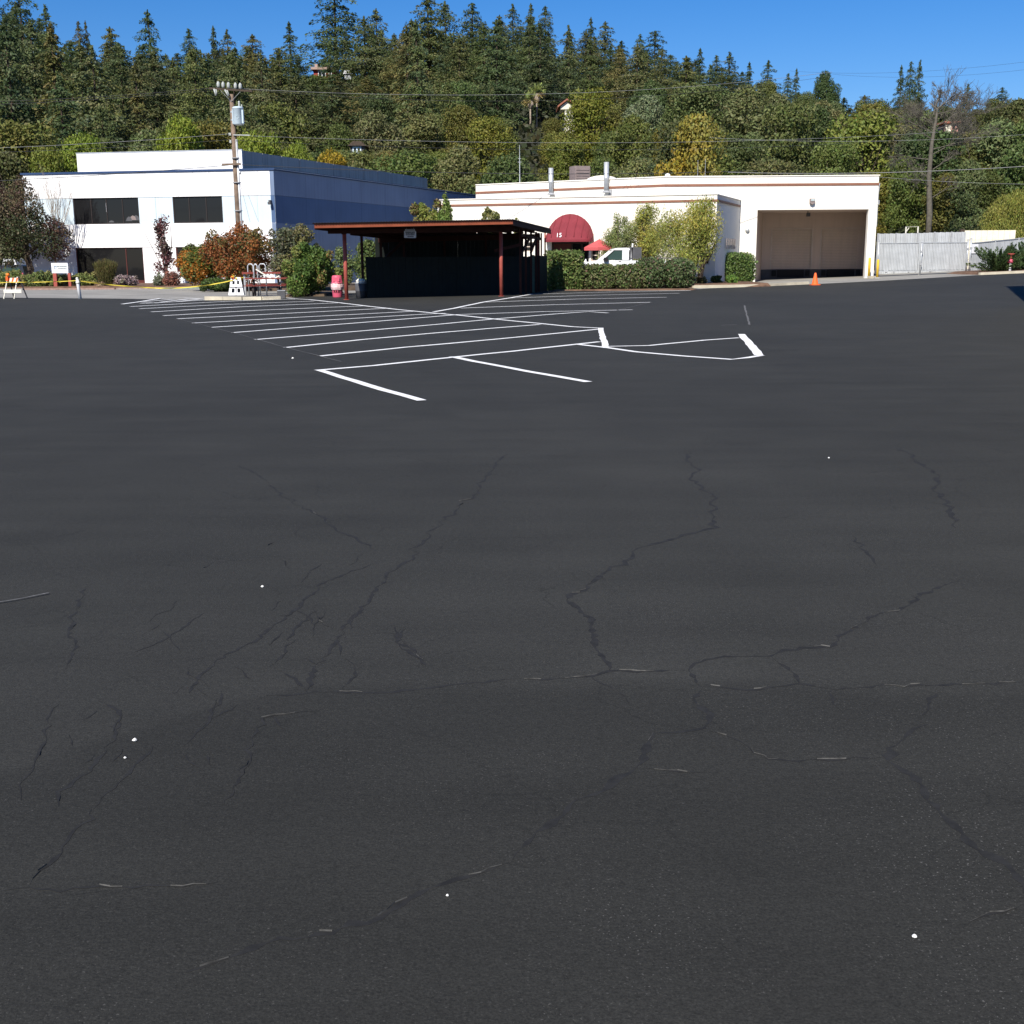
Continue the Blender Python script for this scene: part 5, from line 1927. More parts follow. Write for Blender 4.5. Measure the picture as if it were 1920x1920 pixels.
gate(1726.5, 1812, 454, 508, 73.6, 73.8, 'right pale slatted gate ending at the metal posts', 2)
d = 73.5
for px, yt, lab in [(1643.5, 452, 'thin gate post hidden against the dock corner'), (1724, 455, 'grey post where the two slatted gates meet'), (1810, 450, 'left grey post at the right end of the gates'), (1815.5, 448, 'right grey post at the right end of the gates')]:
    q = P(px, 508, d)
    g = gz(q.x, d)
    t = thing('gate_post', lab, 'post', (q.x, d - .12, g), 0, 'gate posts')
    hh = P(px, yt, d).z - g
    obj('tube', MB().tube([(0, 0, 0), (0, 0, hh)], .055, 8), M['galv'], t, True)
    obj('cap', MB().lathe([(.065, hh), (.05, hh + .05), (.01, hh + .07)], n=8), M['galv'], t, True)
    if px > 1720:
        obj('hinge', MB().box(-.07, .07, -.08, -.05, hh * .3, hh * .36).box(-.07, .07, -.08, -.05, hh * .7, hh * .76), M['grey'], t)

def panel_fence():
    d = 79.5
    xs = [1646, 1680, 1721, 1752, 1784, 1812]
    ys = [438, 437.5, 437, 435.5, 435, 434.5]
    a = P(xs[0], 455, d)
    g = gz(a.x, d)
    t = thing('panel_fence', 'tall pale sheet fence standing behind the slatted gates', 'fence', (a.x, d, g))
    for (x0, y0), (x1, y1) in zip(zip(xs, ys), zip(xs[1:], ys[1:])):
        A_, B_ = P(x0, y0, d), P(x1, y1, d)
        ax, bx = A_.x - a.x, B_.x - a.x
        b = MB()
        n = 9
        for i in range(n):
            f0, f1 = i / n, (i + 1) / n
            z0 = A_.z + (B_.z - A_.z) * f0 - g
            b.box(ax + (bx - ax) * f0 + .006, ax + (bx - ax) * f1 - .006, .01 * (i % 2), .03 + .01 * (i % 2), 0, z0 - .01 * (i % 3))
        obj('panel', b, M['slat'], t)
        obj('fence_post', MB().box(ax - .05, ax + .05, -.08, -.012, 0, A_.z - g + .02), M['grey'], t)
panel_fence()
def pipe_frame():
    d = 81
    a, b_ = P(1699, 425.5, d), P(1721.5, 425, d)
    g = gz(a.x, d)
    t = thing('pipe_arch', 'cream pipe arch sticking up over the tall pale fence', 'pipe frame', (a.x, d, g))
    L = b_.x - a.x
    obj('arch', MB().tube([(0, 0, 0), (0, 0, a.z - g), (L, 0, b_.z - g), (L, 0, 0)], .05, 8), M['offwhite'], t)
    obj('brace', MB().bar((.2, 0, a.z - g - .05), (0, 0, a.z - g - .35), .04), M['offwhite'], t)
pipe_frame()
def right_fence():
    a, c = P(1817, 500, 73.8), P(1990, 488, 78)
    F = Facade(a, c)
    g = gz(a.x, 74)
    t = thing('slatted_fence', 'pale blue-grey slatted fence rising behind the juniper bush', 'fence', (F.A.x, F.A.y, g), F.rz)
    z0, z1 = P(1817, 456, 73.8).z - g, P(1920, 446, 76.3).z - g
    z1 = z0 + (z1 - z0) * F.L / F.S(1920, 470)
    k = int(F.L / .16)
    s = MB()
    for i in range(k):
        x0, x1 = F.L * i / k, F.L * (i + 1) / k
        zz = z0 + (z1 - z0) * i / k
        s.box(x0 + .012, x1 - .012, -.006, .006, .1, zz)
    o = obj('slats', s, M['slat'], t)
    o['kind'] = 'stuff'
    obj('mesh_backing', MB().prism([(0, .08), (F.L, .08), (F.L, z1 - .03), (0, z0 - .03)], .012, .02, 'y'), M['slatgap'], t)
    obj('top_rail', MB().bar((0, -.02, z0), (F.L, -.02, z1), .05), M['galv'], t)
    for f in (.0, .25, .5, .75, 1):
        obj('fence_post', MB().tube([(F.L * f, -.04, 0), (F.L * f, -.04, z0 + (z1 - z0) * f + .05)], .04, 8), M['galv'], t)
    obj('white_panel', MB().box(F.S(1818, 465), F.S(1833, 465), -.05, -.03, z0 - .62, z0 - .05), M['purewhite'], t)
right_fence()
def cream_wall():
    d = 84
    a, b_ = P(1809, 432, d), P(1905, 430, d)
    g = gz(a.x, d)
    t = thing('yard_wall', 'cream block wall behind the fences under the yellow-green tree', 'wall', (a.x, d, g))
    L = b_.x - a.x
    H = a.z - g
    rnd = random.Random(4)
    k = 9
    for j in range(4):
        for i in range(k):
            x0, x1 = L * i / k, L * (i + 1) / k
            obj('block', MB().box(x0 + .008, x1 - .008, rnd.uniform(0, .01), .25, H * j / 4 + .006, H * (j + 1) / 4 - .006), M['housecream'], t)
    obj('brown_pier', MB().box(-.3, -.02, -.06, .26, 0, H + .1), M['bark'], t)
cream_wall()
def standpipe():
    d = 68.9
    q = P(1894, 503, d)
    g = gz(q.x, d) + .1
    t = thing('standpipe', 'red and white fire standpipe with valve wheel before the juniper', 'hydrant', (q.x, d, g))
    Z = lambda py: P(1894, py, d).z - g
    obj('white_base', MB().lathe([(.08, -.1), (.08, Z(494))], n=12), M['purewhite'], t, True)
    obj('valve_body', MB().lathe([(.07, Z(494)), (.14, Z(493)), (.16, Z(490)), (.14, Z(487.5)), (.07, Z(486))], n=14), M['binred'], t, True)
    obj('outlet', MB().tube([(-.12, -.03, Z(490)), (-.21, -.08, Z(490))], .07, 10).tube([(.12, -.03, Z(490)), (.21, -.08, Z(490))], .07, 10), M['binred'], t, True)
    obj('riser', MB().lathe([(.05, Z(486)), (.05, Z(478))], n=10), M['redpaint'], t, True)
    obj('hand_wheel', MB().tube([(.17 * math.cos(a), .17 * math.sin(a) - .0, Z(476)) for a in fr(0, 6.283, 15)], .03, 6).box(-.16, .16, -.03, .03, Z(477.5), Z(475)), M['redpaint'], t)
standpipe()

# tall plain warehouse standing to the right of the lot: it throws the dark wedge of shade at the right edge
wh_ = thing('warehouse', 'plain tall warehouse just outside the right edge casting a shadow', 'building', (16.35, 12.4, 0))
WH = 13.4
obj('wall', MB().box(0, 22, 0, 24.6, 0, WH), M['concrete'], wh_)
obj('coping', MB().box(-.08, 22.1, -.1, 24.65, WH + .001, WH + .12), M['grey'], wh_)
for k in range(3):
    w_ = obj('window', MB().box(-.05, -.002, 3 + k * 7, 6 + k * 7, 3.0, 5.0), M['winframe'], wh_)
    obj('pane', MB().box(-.06, -.051, 3.1 + k * 7, 5.9 + k * 7, 3.1, 4.9), M['glass'], w_)

# ================================================================== PLANTS NEAR THE BUILDINGS
RND = random.Random(77)
def at(px, d):
    x = P(px, 520, d).x
    return Vector((x, d, gz(x, d)))
def px2m(px, d):
    return px * d / 2221
def zrel(px, py, d, base):
    return P(px, py, d).z - base.z

def hedge(lab, px0, px1, yt, yb, d, depth, n, pal, seed, palw=None, box=3.4):
    base = G((px0 + px1) / 2, yb)
    base = at((px0 + px1) / 2, d)
    W = px2m(px1 - px0, d) / 2
    H = (P((px0 + px1) / 2, yt, d).z - base.z) * .90
    W *= .95
    bl = []
    k = max(1, round(W * 2 / 1.25))
    for i in range(k):
        x = -W + W * 2 * (i + .5) / k
        hh = H * RND.uniform(.93, 1.04)
        bl.append((x, 0, hh * .5, W / k * 1.16, depth / 2 * RND.uniform(.93, 1.05), hh * .5))
    t = plant('hedge', lab, 'hedge', base, bl, n, .066, pal, seed, box=box, palw=palw, lo=.62, part='foliage',
              gain=1.8, stems=[([(x, 0, -.1), (x + .1, .05, H * .5), (x + .25, 0, H * .8)], [.05, .04, .02]) for x in [(-W + 2 * W * (i + .5) / k) for i in range(k)]])
    return t
G1, G2, G3 = (.075, .105, .030), (.050, .075, .022), (.11, .13, .04)
hedge('tall square-clipped green hedge block next to the shelter end', 1026, 1089, 465, 545, 57.6, 1.7, 13000, [G1, G2, G3, (.13, .10, .05)], 11, [.5, .25, .2, .05], 7)
hedge('long low clipped hedge in front of the white truck', 1089, 1215, 488, 544.5, 57.7, 1.6, 16000, [(.07, .085, .032), G2, (.10, .10, .045), (.10, .065, .045)], 12, [.4, .3, .2, .1])
hedge('rounded darker hedge at the right end of the low hedge row', 1190, 1302, 476, 543, 57.9, 1.9, 17000, [(.055, .078, .032), (.04, .06, .022), (.085, .095, .045), (.09, .06, .045)], 13, [.45, .3, .15, .1], 2.5)
hedge('clipped hedge against the dock pier right of the willow', 1349, 1411, 467, 522, 68.2, 1.6, 12000, [(.07, .11, .03), (.045, .07, .022), (.09, .12, .035)], 14, [.5, .3, .2])

def bush(nm, lab, cat, px, yt, wpx, d, n, leaf, pal, seed, nb=9, palw=None, flat=1.0, lo=.5, low=.0, group=None, aspect=.55, depth=1.0, stems=4, gain=1.6):
    base = at(px, d)
    H = P(px, yt, d).z - base.z
    W = px2m(wpx, d) / 2
    rnd = random.Random(seed)
    bl = []
    for i in range(nb):
        a = rnd.uniform(0, 6.28)
        q = rnd.uniform(.1, .68)
        z = rnd.uniform(low + .2, .80)
        r = W * rnd.uniform(.2, .5)
        sc = math.sqrt(max(.12, 1 - ((z - .42) / .62) ** 2))
        rz_ = min(r * flat, H * .4)
        bl.append((math.cos(a) * q * W * sc, math.sin(a) * q * W * sc * depth, min(z * H, H - rz_), r, r * depth, rz_, rnd.randrange(len(pal))))
    for i in range(nb):
        a = rnd.uniform(0, 6.28)
        z = rnd.uniform(low + .3, .98)
        q = rnd.uniform(.75, 1.0) * math.sqrt(max(.03, 1 - ((z - .42) / .60) ** 2))
        r = W * rnd.uniform(.10, .2)
        bl.append((math.cos(a) * q * W, math.sin(a) * q * W * depth, z * H - r * .3, r, r, r * 1.2, rnd.randrange(len(pal))))
    bl.append((0, 0, H * .48, W * .7, W * .7 * depth, H * .44, 0))
    st = [([(0, 0, -.1), (rnd.uniform(-.3, .3) * W, rnd.uniform(-.3, .3) * W, H * .4), (rnd.uniform(-.7, .7) * W, rnd.uniform(-.6, .6) * W, H * .8)], [.05, .035, .012]) for _ in range(stems)]
    return plant(nm, lab, cat, base, bl, n, leaf, pal, seed, st, aspect, lo, group, palw=palw, gain=gain)

bush('green_shrub', 'big round bright green shrub between picnic table and red trash can', 'shrub', 584, 456, 112, 50.6, 23000, .055, [(.075, .115, .025), (.05, .085, .02), (.12, .13, .035), (.15, .11, .04)], 21, 14, [.45, .3, .2, .05])
bush('grey_shrub', 'tall grey-green bush behind the round green shrub beside the blue wall', 'shrub', 549, 414, 108, 58.5, 13000, .065, [(.075, .08, .045), (.06, .07, .035), (.11, .10, .04), (.10, .085, .065)], 22, 12)
bush('berry_shrub', 'large orange-red berry shrub around the utility pole', 'shrub', 450, 417, 140, 60.2, 21000, .060, [(.15, .055, .020), (.12, .085, .03), (.07, .08, .03), (.20, .075, .022)], 23, 18, [.17, .33, .40, .10], low=.12)
bush('orange_shrub', 'lower orange and green shrub in front of the office ground windows', 'shrub', 384, 452, 108, 62.2, 15000, .060, [(.075, .095, .022), (.24, .095, .015), (.10, .10, .025), (.05, .06, .02)], 24, 11, [.4, .3, .2, .1], low=.15)
bush('green_shrub', 'dark green low shrub spreading under the orange berry shrub', 'shrub', 413, 521, 74, 59.8, 6000, .055, [(.055, .085, .022), (.04, .06, .02)], 25, 7, flat=.6)
bush('young_tree', 'small pale green sapling against the lower blue wall', 'tree', 648, 452, 52, 66, 3200, .06, [(.11, .14, .05), (.08, .11, .04)], 26, 8, lo=.2)
bush('juniper_shrub', 'dark evergreen shrub standing in shade behind the shelter boards', 'shrub', 690, 440, 70, 56.9, 6500, .06, [(.06, .085, .025), (.10, .12, .04)], 27, 8)
bush('yellow_shrub', 'yellow-green bush rising over the left half of shelter roof', 'shrub', 808, 376, 104, 61.2, 26000, .065, [(.14, .15, .035), (.11, .14, .03), (.16, .15, .04), (.12, .09, .04)], 28, 16, [.45, .35, .17, .03], low=.3)
bush('cypress', 'pointed light green cypress at the cream wing corner over the roof', 'tree', 839, 354, 36, 60.4, 13000, .06, [(.12, .16, .04), (.09, .13, .03)], 29, 9, flat=1.7, low=.3)
bush('pale_shrub', 'small pale olive shrub top showing above the shelter roof middle', 'shrub', 922, 387, 58, 61.0, 20000, .06, [(.16, .16, .06), (.13, .14, .045)], 30, 16, low=.4, lo=.2)
bush('pale_shrub', 'thin olive shrub top at the right corner of shelter roof', 'shrub', 972, 401, 22, 61.3, 6000, .055, [(.16, .16, .06), (.13, .14, .045)], 31, 9, low=.4, lo=.2)
bush('fern_shrub', 'small bright green fern mound at the foot of dock hedge', 'shrub', 1372, 514, 26, 63.4, 2600, .05, [(.08, .15, .03), (.11, .17, .03)], 32, 5, flat=.6)
bush('fern_shrub', 'small dark green mound beside the bright fern mound', 'shrub', 1344, 514, 22, 63.8, 2000, .05, [(.045, .07, .025), (.06, .08, .03)], 33, 5, flat=.6)
bush('dry_shrub', 'low dry olive shrub under the willow trunk', 'shrub', 1316, 516, 28, 63.0, 1500, .05, [(.12, .12, .05), (.10, .08, .04)], 34, 5, flat=.5)
bush('lavender_shrub', 'greyish mauve lavender shrub before the dark office entrance', 'shrub', 239, 515, 52, 68.0, 4500, .055, [(.20, .15, .15), (.15, .12, .10), (.12, .11, .07)], 35, 7, flat=.7)
bush('dry_shrub', 'small tan dry shrub below the broom at the entrance', 'shrub', 186, 530, 28, 67.5, 1500, .05, [(.22, .15, .09), (.16, .11, .07)], 36, 4, flat=.7)
bush('dry_shrub', 'reddish dry shrub at the foot of the purple-leaved tree', 'shrub', 322, 508, 44, 67.9, 2600, .055, [(.20, .085, .06), (.16, .11, .08), (.10, .05, .04)], 37, 6, lo=.2)
bush('grey_shrub', 'thin grey-green shrub left of the purple-leaved tree foot', 'shrub', 298, 512, 34, 68.1, 1500, .05, [(.13, .14, .09), (.10, .11, .07)], 38, 5, lo=.2)

# broom: upright rush-like stems
def broom():
    base = at(199, 68.2)
    H = P(199, 484, 68.2).z - base.z
    t = thing('broom_plant', 'tall olive broom plant fanning upward before the office entrance', 'shrub', base)
    rng = np.random.default_rng(40)
    n = 5200
    a = rng.random(n) * 6.283
    q = rng.random(n) ** .5
    f = rng.random(n) ** .8
    R = .66
    lean = q * R * (.45 + .65 * f)
    C = np.stack([np.cos(a) * lean, np.sin(a) * lean, f * H * (1 - .18 * q)], 1)
    ax = np.stack([np.cos(a) * q * .5, np.sin(a) * q * .5, np.ones(n) * 1.4], 1)
    pal = np.array([(.12, .11, .035), (.09, .095, .03), (.15, .12, .05)])[rng.integers(3, size=n)]
    link('foliage', leaf_mesh('foliage', C, .085 * (.6 + .8 * rng.random(n)), tints(pal, rng), rng, .13, ax, .10), t)
    b = MB()
    for k in range(9):
        aa = k * .7
        b.tube([(0, 0, 0), (math.cos(aa) * .25, math.sin(aa) * .25, H * .5), (math.cos(aa) * .45, math.sin(aa) * .45, H * .85)], [.015, .012, .006], 5)
    obj('stem', b, M['bark'], t)
broom()

# juniper ground cover (nobody could count the sprigs, but each mound is one plant)
for k, (px, yt, wp, d, lab) in enumerate([(18, 507, 66, 68.2, 'green juniper mound at the left frame edge'), (70, 509, 74, 68.6, 'green juniper mound left of the office sign'),
                                       (113, 513, 50, 68.4, 'shaded juniper mound under the office sign'), (160, 512, 60, 68.9, 'juniper mound right of the leaning post'), (-50, 507, 90, 68.5, 'juniper mound beyond the left frame edge')]):
    bush('juniper_mound', lab, 'shrub', px, yt, wp, d, 5200, .06, [(.085, .10, .03), (.06, .08, .025), (.13, .12, .045)], 50 + k, 9, flat=.55, depth=1.2, gain=2.1, group='juniper mounds before the office')

# spiky juniper at right
def spiky(lab, px, yt, wpx, d, seed, n=9000):
    base = at(px, d)
    H = P(px, yt, d).z - base.z
    W = px2m(wpx, d) / 2
    t = thing('spiky_juniper', lab, 'shrub', base, 0, 'spiky junipers at right')
    rng = np.random.default_rng(seed)
    C, A, T = [], [], []
    st = MB()
    for k in range(46):
        a = rng.random() * 6.283
        e = rng.uniform(.12, 1.15)
        L = (W * math.cos(e) + H * math.sin(e)) * rng.uniform(.62, 1.02)
        d3 = np.array([math.cos(a) * math.cos(e), math.sin(a) * math.cos(e), math.sin(e)])
        m = n // 46
        f = .15 + .85 * rng.random(m)
        wd = .16 * (1 - f) + .03
        p = d3[None, :] * (f * L)[:, None] + rng.normal(size=(m, 3)) * wd[:, None]
        p[:, 2] += .1
        C.append(p)
        A.append(np.tile(d3 + np.array([0, 0, .15]), (m, 1)))
        T.append(np.tile([(.055, .095, .03), (.04, .07, .025), (.08, .12, .04)][rng.integers(3)], (m, 1)))
        st.tube([(0, 0, 0), tuple(d3 * L * .8)], [.02, .006], 5)
    C, A, T = map(np.concatenate, (C, A, T))
    C[:, 2] = np.maximum(C[:, 2], .02)
    link('foliage', leaf_mesh('foliage', C, .075 * (.6 + .8 * rng.random(len(C))), tints(T, rng), rng, .3, A, .35), t)
    obj('stem', st, M['bark'], t)
spiky('spiky dark green juniper bush left of the red standpipe', 1868, 470, 96, 69.8, 61)
spiky('spiky dark green juniper bush right of the red standpipe', 1925, 466, 96, 70.6, 62)

# ---- willow-like trees before the cream wing
def airy_tree(nm, lab, px, yt, wpx, d, ybot, n, leaf, pal, seed, trunk_pts=None, nb=15, palw=None, lo=.25, aspect=.32, stem_mat='bark', droop=True, hole=None):
    base = at(px, d)
    Z = lambda y: P(px, y, d).z - base.z
    X = lambda x: P(x, 460, d).x - base.x
    W = px2m(wpx, d) / 2
    z0, z1 = Z(ybot), Z(yt)
    rnd = random.Random(seed)
    bl = []
    for i in range(nb):
        a = rnd.uniform(0, 6.28)
        f = rnd.random()
        q = rnd.uniform(.15, .75) * (1 - .55 * max(0, f - .45) / .55)
        r = W * rnd.uniform(.32, .55) * (1 - .45 * f)
        bl.append((math.cos(a) * q * W, math.sin(a) * q * W * .8, z0 + (z1 - z0) * (.10 + .76 * f), r, r * .85, max(r, (z1 - z0) * .12) * rnd.uniform(.9, 1.5), rnd.randrange(len(pal))))
    st = []
    for pts, r in (trunk_pts or []):
        st.append(([(X(x), yy, Z(y)) for x, y, yy in pts], r))
    for b in bl[:10]:
        st.append(([(0, 0, z0 * .6), (b[0] * .5, b[1] * .5, (z0 + b[2]) / 2), (b[0], b[1], b[2] + b[5] * .5)], [.045, .03, .01]))
    ax = (0, .1, -.7) if droop else None
    return plant(nm, lab, 'tree', base, bl, n, leaf, pal, seed, st, aspect, lo, None, axis=ax, axj=.55, palw=palw, stem_mat=stem_mat, gain=2.1)
wp = [(.165, .165, .034), (.13, .145, .032), (.20, .175, .04), (.11, .12, .034)]
airy_tree('willow_tree', 'large yellow-green willow with forked dark trunk before the cream wing', 1302, 362, 182, 61.8, 500, 21000, .06, wp, 71,
          [([(1314, 520, 0), (1318, 497, 0), (1318, 480, 0), (1306, 460, 0)], [.15, .13, .12, .06]), ([(1316, 500, 0), (1332, 480, 0), (1342, 455, .1)], [.10, .08, .04]), ([(1318, 482, 0), (1300, 455, .1), (1285, 425, 0)], [.08, .06, .02]),
           ([(1318, 482, 0), (1325, 440, .1), (1332, 385, 0)], [.07, .04, .012])], 20, [.4, .25, .2, .15], lo=.0)
airy_tree('willow_tree', 'slender olive willow in the middle between truck and big willow', 1210, 374, 116, 63.6, 500, 11500, .058, wp, 72, [([(1217, 520, 0), (1214, 480, 0), (1208, 430, 0), (1204, 392, 0)], [.09, .07, .05, .015])], 15, [.3, .35, .1, .25], lo=.0)
airy_tree('willow_tree', 'small grey-green willow just right of the red umbrella', 1160, 396, 92, 63.6, 500, 8500, .056, [(.11, .13, .045), (.09, .105, .04), (.13, .14, .05)], 73, [([(1165, 520, 0), (1163, 470, 0), (1158, 420, 0)], [.07, .05, .015])], 12, lo=.0)
# purple-leaved slender tree
airy_tree('purple_tree', 'slender dark purple-leaved tree against the white office wall', 310, 396, 56, 72.6, 515, 2300, .07, [(.060, .026, .028), (.09, .04, .04), (.045, .03, .025)], 75,
          [([(311, 535, 0), (310, 500, 0), (309, 450, 0), (306, 400, 0)], [.06, .05, .04, .01]), ([(310, 500, 0), (322, 460, 0), (322, 420, 0)], [.04, .03, .01]), ([(309, 520, 0), (288, 470, 0), (275, 440, -.1), (262, 410, 0)], [.03, .02, .015, .006])], 18, lo=.0, aspect=.6, droop=False)

# bare branching tree helper
def bare_tree(nm, lab, base, trunk, seed, depth=4, m='palewood', spread=.55, gl=.62, r0=.06, up=.25, kids=3, rmin=.0):
    t = thing(nm, lab, 'tree', base)
    rnd = random.Random(seed)
    b = MB()
    tr = MB()
    tr.tube(trunk[0], trunk[1], 8)
    def grow(p, dv, L, r, k):
        q1 = p + dv * L * .5 + Vector((rnd.gauss(0, .05), rnd.gauss(0, .05), rnd.gauss(0, .03))) * L
        q2 = q1 + (dv + Vector((rnd.gauss(0, .12), rnd.gauss(0, .12), up * .3))).normalized() * L * .5
        r = max(r, rmin)
        b.tube([p, q1, q2], [r, r * .8, max(r * .5, rmin * .6)], 4 if k < 3 else 5, False)
        if k <= 0:
            return
        for i in range(kids):
            f = rnd.uniform(.35, 1)
            s = p.lerp(q2, f) if f < .95 else q2
            nd = (dv + Vector((rnd.gauss(0, spread), rnd.gauss(0, spread), rnd.gauss(up, spread * .6)))).normalized()
            grow(s, nd, L * rnd.uniform(gl * .8, gl * 1.15), r * .55, k - 1)
    for p, dv, L, r in trunk[2]:
        grow(Vector(p), Vector(dv).normalized(), L, r, depth)
    obj('trunk', tr, M[m], t, True)
    obj('branches', b, M[m], t)
    return t
d = 74.6
base = at(108, d)
Zf = lambda y: P(108, y, d).z - base.z
bare_tree('bare_tree', 'leafless pale twiggy tree fanning up before the white office wall', base, ([(0, 0, 0), (-.05, 0, Zf(470)), (0, 0, Zf(440))], [.07, .06, .045],
          [((0, 0, Zf(445)), (x, y, 1), 2.0, .03) for x, y in ((-.25, 0), (.1, .1), (.35, -.1), (-.08, .1), (.6, 0), (0, -.1))]), 81, 4, spread=.26, gl=.6, up=.32)

# big dark tree at far left
def left_tree():
    d = 73.7
    base = at(46, d)
    X = lambda x: P(x, 440, d).x - base.x
    Z = lambda y: P(46, y, d).z - base.z
    pal = [(.036, .044, .020), (.078, .056, .034), (.066, .036, .028), (.105, .085, .05), (.055, .062, .026)]
    spec = [(15, 385, 36, 3), (50, 358, 24, 1), (60, 385, 30, 1), (30, 420, 44, 0), (62, 428, 34, 0), (5, 440, 46, 4), (40, 455, 40, 0), (20, 475, 34, 4), (100, 430, 26, 2), (112, 445, 24, 1), (95, 455, 28, 0), (108, 470, 22, 2),
            (88, 420, 20, 2), (-30, 400, 50, 1), (-35, 450, 50, 4), (55, 340, 12, 1), (-5, 355, 26, 2), (78, 400, 18, 0), (90, 478, 14, 4)]
    bl = []
    rnd = random.Random(9)
    for x, y, r, c in spec:
        q = px2m(r, d)
        bl.append((X(x), rnd.uniform(-.7, .7), Z(y), q, q, q * .9, c))
    st = [([(.0, 0, -.1), (X(52), 0, Z(505)), (X(46), 0, Z(480)), (X(40), 0, Z(440))], [.24, .21, .19, .1]), ([(X(47), 0, Z(478)), (X(70), -.1, Z(460)), (X(98), -.2, Z(440))], [.13, .10, .04]),
          ([(X(45), 0, Z(470)), (X(10), 0, Z(430))], [.12, .04]), ([(X(32), .1, Z(420)), (X(20), 0, Z(365)), (X(10), 0, Z(322))], [.05, .03, .01]), ([(X(46), .1, Z(420)), (X(52), 0, Z(350)), (X(49), 0, Z(330))], [.05, .03, .01])]
    for k in range(16):
        x = rnd.uniform(8, 60)
        st.append(([(X(x), rnd.uniform(-.8, .3), Z(rnd.uniform(395, 420))), (X(x + rnd.uniform(-8, 8)), rnd.uniform(-.8, .3), Z(rnd.uniform(330, 365)))], [.015, .006]))
    plant('dark_tree', 'big dark reddish-green tree leaning over the left office corner', 'tree', base, bl, 21000, .075, pal, 91, st, .5, .4)
left_tree()

# weeping yellow-green tree at the right edge behind the fences
d = 87
base = at(1893, d)
def weeping():
    X = lambda x: P(x, 440, d).x - base.x
    Z = lambda y: P(1893, y, d).z - base.z
    bl = []
    rnd = random.Random(6)
    for x, y, r, c in [(1890, 398, 34, 0), (1862, 418, 24, 0), (1920, 400, 40, 1), (1875, 438, 30, 1), (1850, 436, 15, 0), (1910, 440, 36, 2), (1945, 420, 40, 0), (1868, 400, 20, 2), (1900, 380, 24, 0), (1930, 380, 26, 1), (1890, 450, 30, 1)]:
        q = px2m(r, d)
        bl.append((X(x), rnd.uniform(-.6, .6), Z(y), q, q, q * 1.05, c))
    plant('weeping_tree', 'weeping yellow-green tree above the fence at the right edge', 'tree', base, bl, 17000, .10, [(.15, .15, .030), (.12, .135, .028), (.17, .16, .04)], 95,
          [([(0, 0, 0), (0, 0, Z(440)), (.2, 0, Z(400))], [.2, .15, .06])], .22, .35, axis=(0, 0, -1), axj=.4)
weeping()

# ================================================================== HOUSES ON THE HILLSIDE
def roof_gable(t, x0, x1, y0, y1, z, h, m, ov=.5):
    b = MB()
    cy = (y0 + y1) / 2
    b.add([(x0 - ov, y0 - ov, z - .15), (x1 + ov, y0 - ov, z - .15), (x1 + ov, cy, z + h), (x0 - ov, cy, z + h), (x0 - ov, y1 + ov, z - .15), (x1 + ov, y1 + ov, z - .15),
           (x0 - ov, y0 - ov, z - .35), (x1 + ov, y0 - ov, z - .35), (x1 + ov, cy, z + h - .22), (x0 - ov, cy, z + h - .22), (x0 - ov, y1 + ov, z - .35), (x1 + ov, y1 + ov, z - .35)],
          [(0, 1, 2, 3), (3, 2, 5, 4), (7, 6, 9, 8), (8, 9, 10, 11), (0, 6, 7, 1), (4, 5, 11, 10), (0, 3, 9, 6), (3, 4, 10, 9), (1, 7, 8, 2), (2, 8, 11, 5)])
    return obj('roof', b, m, t)
def win(t, x0, x1, y, z0, z1, frame='purewhite', n=2):
    f = MB().box(x0 - .15, x1 + .15, y - .06, y - .002, z0 - .15, z0).box(x0 - .15, x1 + .15, y - .06, y - .002, z1, z1 + .15)
    f.box(x0 - .15, x0, y - .06, y - .002, z0, z1).box(x1, x1 + .15, y - .06, y - .002, z0, z1)
    for k in range(1, n):
        x = x0 + (x1 - x0) * k / n
        f.box(x - .09, x + .09, y - .06, y - .002, z0, z1)
    w_ = obj('window', f, M[frame], t)
    for k in range(n):
        a, b = x0 + (x1 - x0) * k / n + (.09 if k else 0), x0 + (x1 - x0) * (k + 1) / n - (.09 if k < n - 1 else 0)
        obj('pane', MB().box(a, b, y - .03, y - .01, z0, z1), M['glass'], w_)
HOUSE_WIN = []
def red_house():
    d = 300
    a, c = P(588, 142, d), P(626, 142, d)
    z1 = P(606, 131, d).z
    zb = a.z
    t = thing('red_house', 'red hillside house with white windows and tan roof among the conifers', 'house', ((a.x + c.x) / 2, d, zb - 3))  # stands on a slope: tall plinth
    w = (c.x - a.x) / 2
    h = z1 - zb + 3
    obj('wall', MB().box(-w, w, 0, 7, 0, h), M['housered'], t)
    b = MB()
    b.box(-w - .5, w + .5, -.8, 7.4, h + .001, h + (P(606, 126.5, d).z - z1))
    r = obj('roof', b, M['tanroof'], t)
    obj('chimney', MB().box(-w + .2, -w + .9, 1, 2, h + .62, h + 1.5), M['tanroof'], r)
    win(t, px2m(598 - 607, d), px2m(610 - 607, d), 0, h - 1.55, h - .25, n=2)
    win(t, px2m(617 - 607, d), px2m(620.5 - 607, d), 0, h - 1.0, h - .2, n=1)
    t2 = thing('white_shed', 'white gabled shed roof right of the red hillside house', 'shed', (P(652, 138, d).x, d, P(652, 142, d).z - 2))
    obj('wall', MB().box(-.8, .8, 0, 2.4, 1.2, 2.4), M['grey'], t2)
    b = MB()
    b.prism([(-1.15, 2.4), (1.15, 2.4), (.6, 3.15), (-.6, 3.3)], -.3, 2.7, 'y')
    obj('roof', b, M['purewhite'], t2)
red_house()
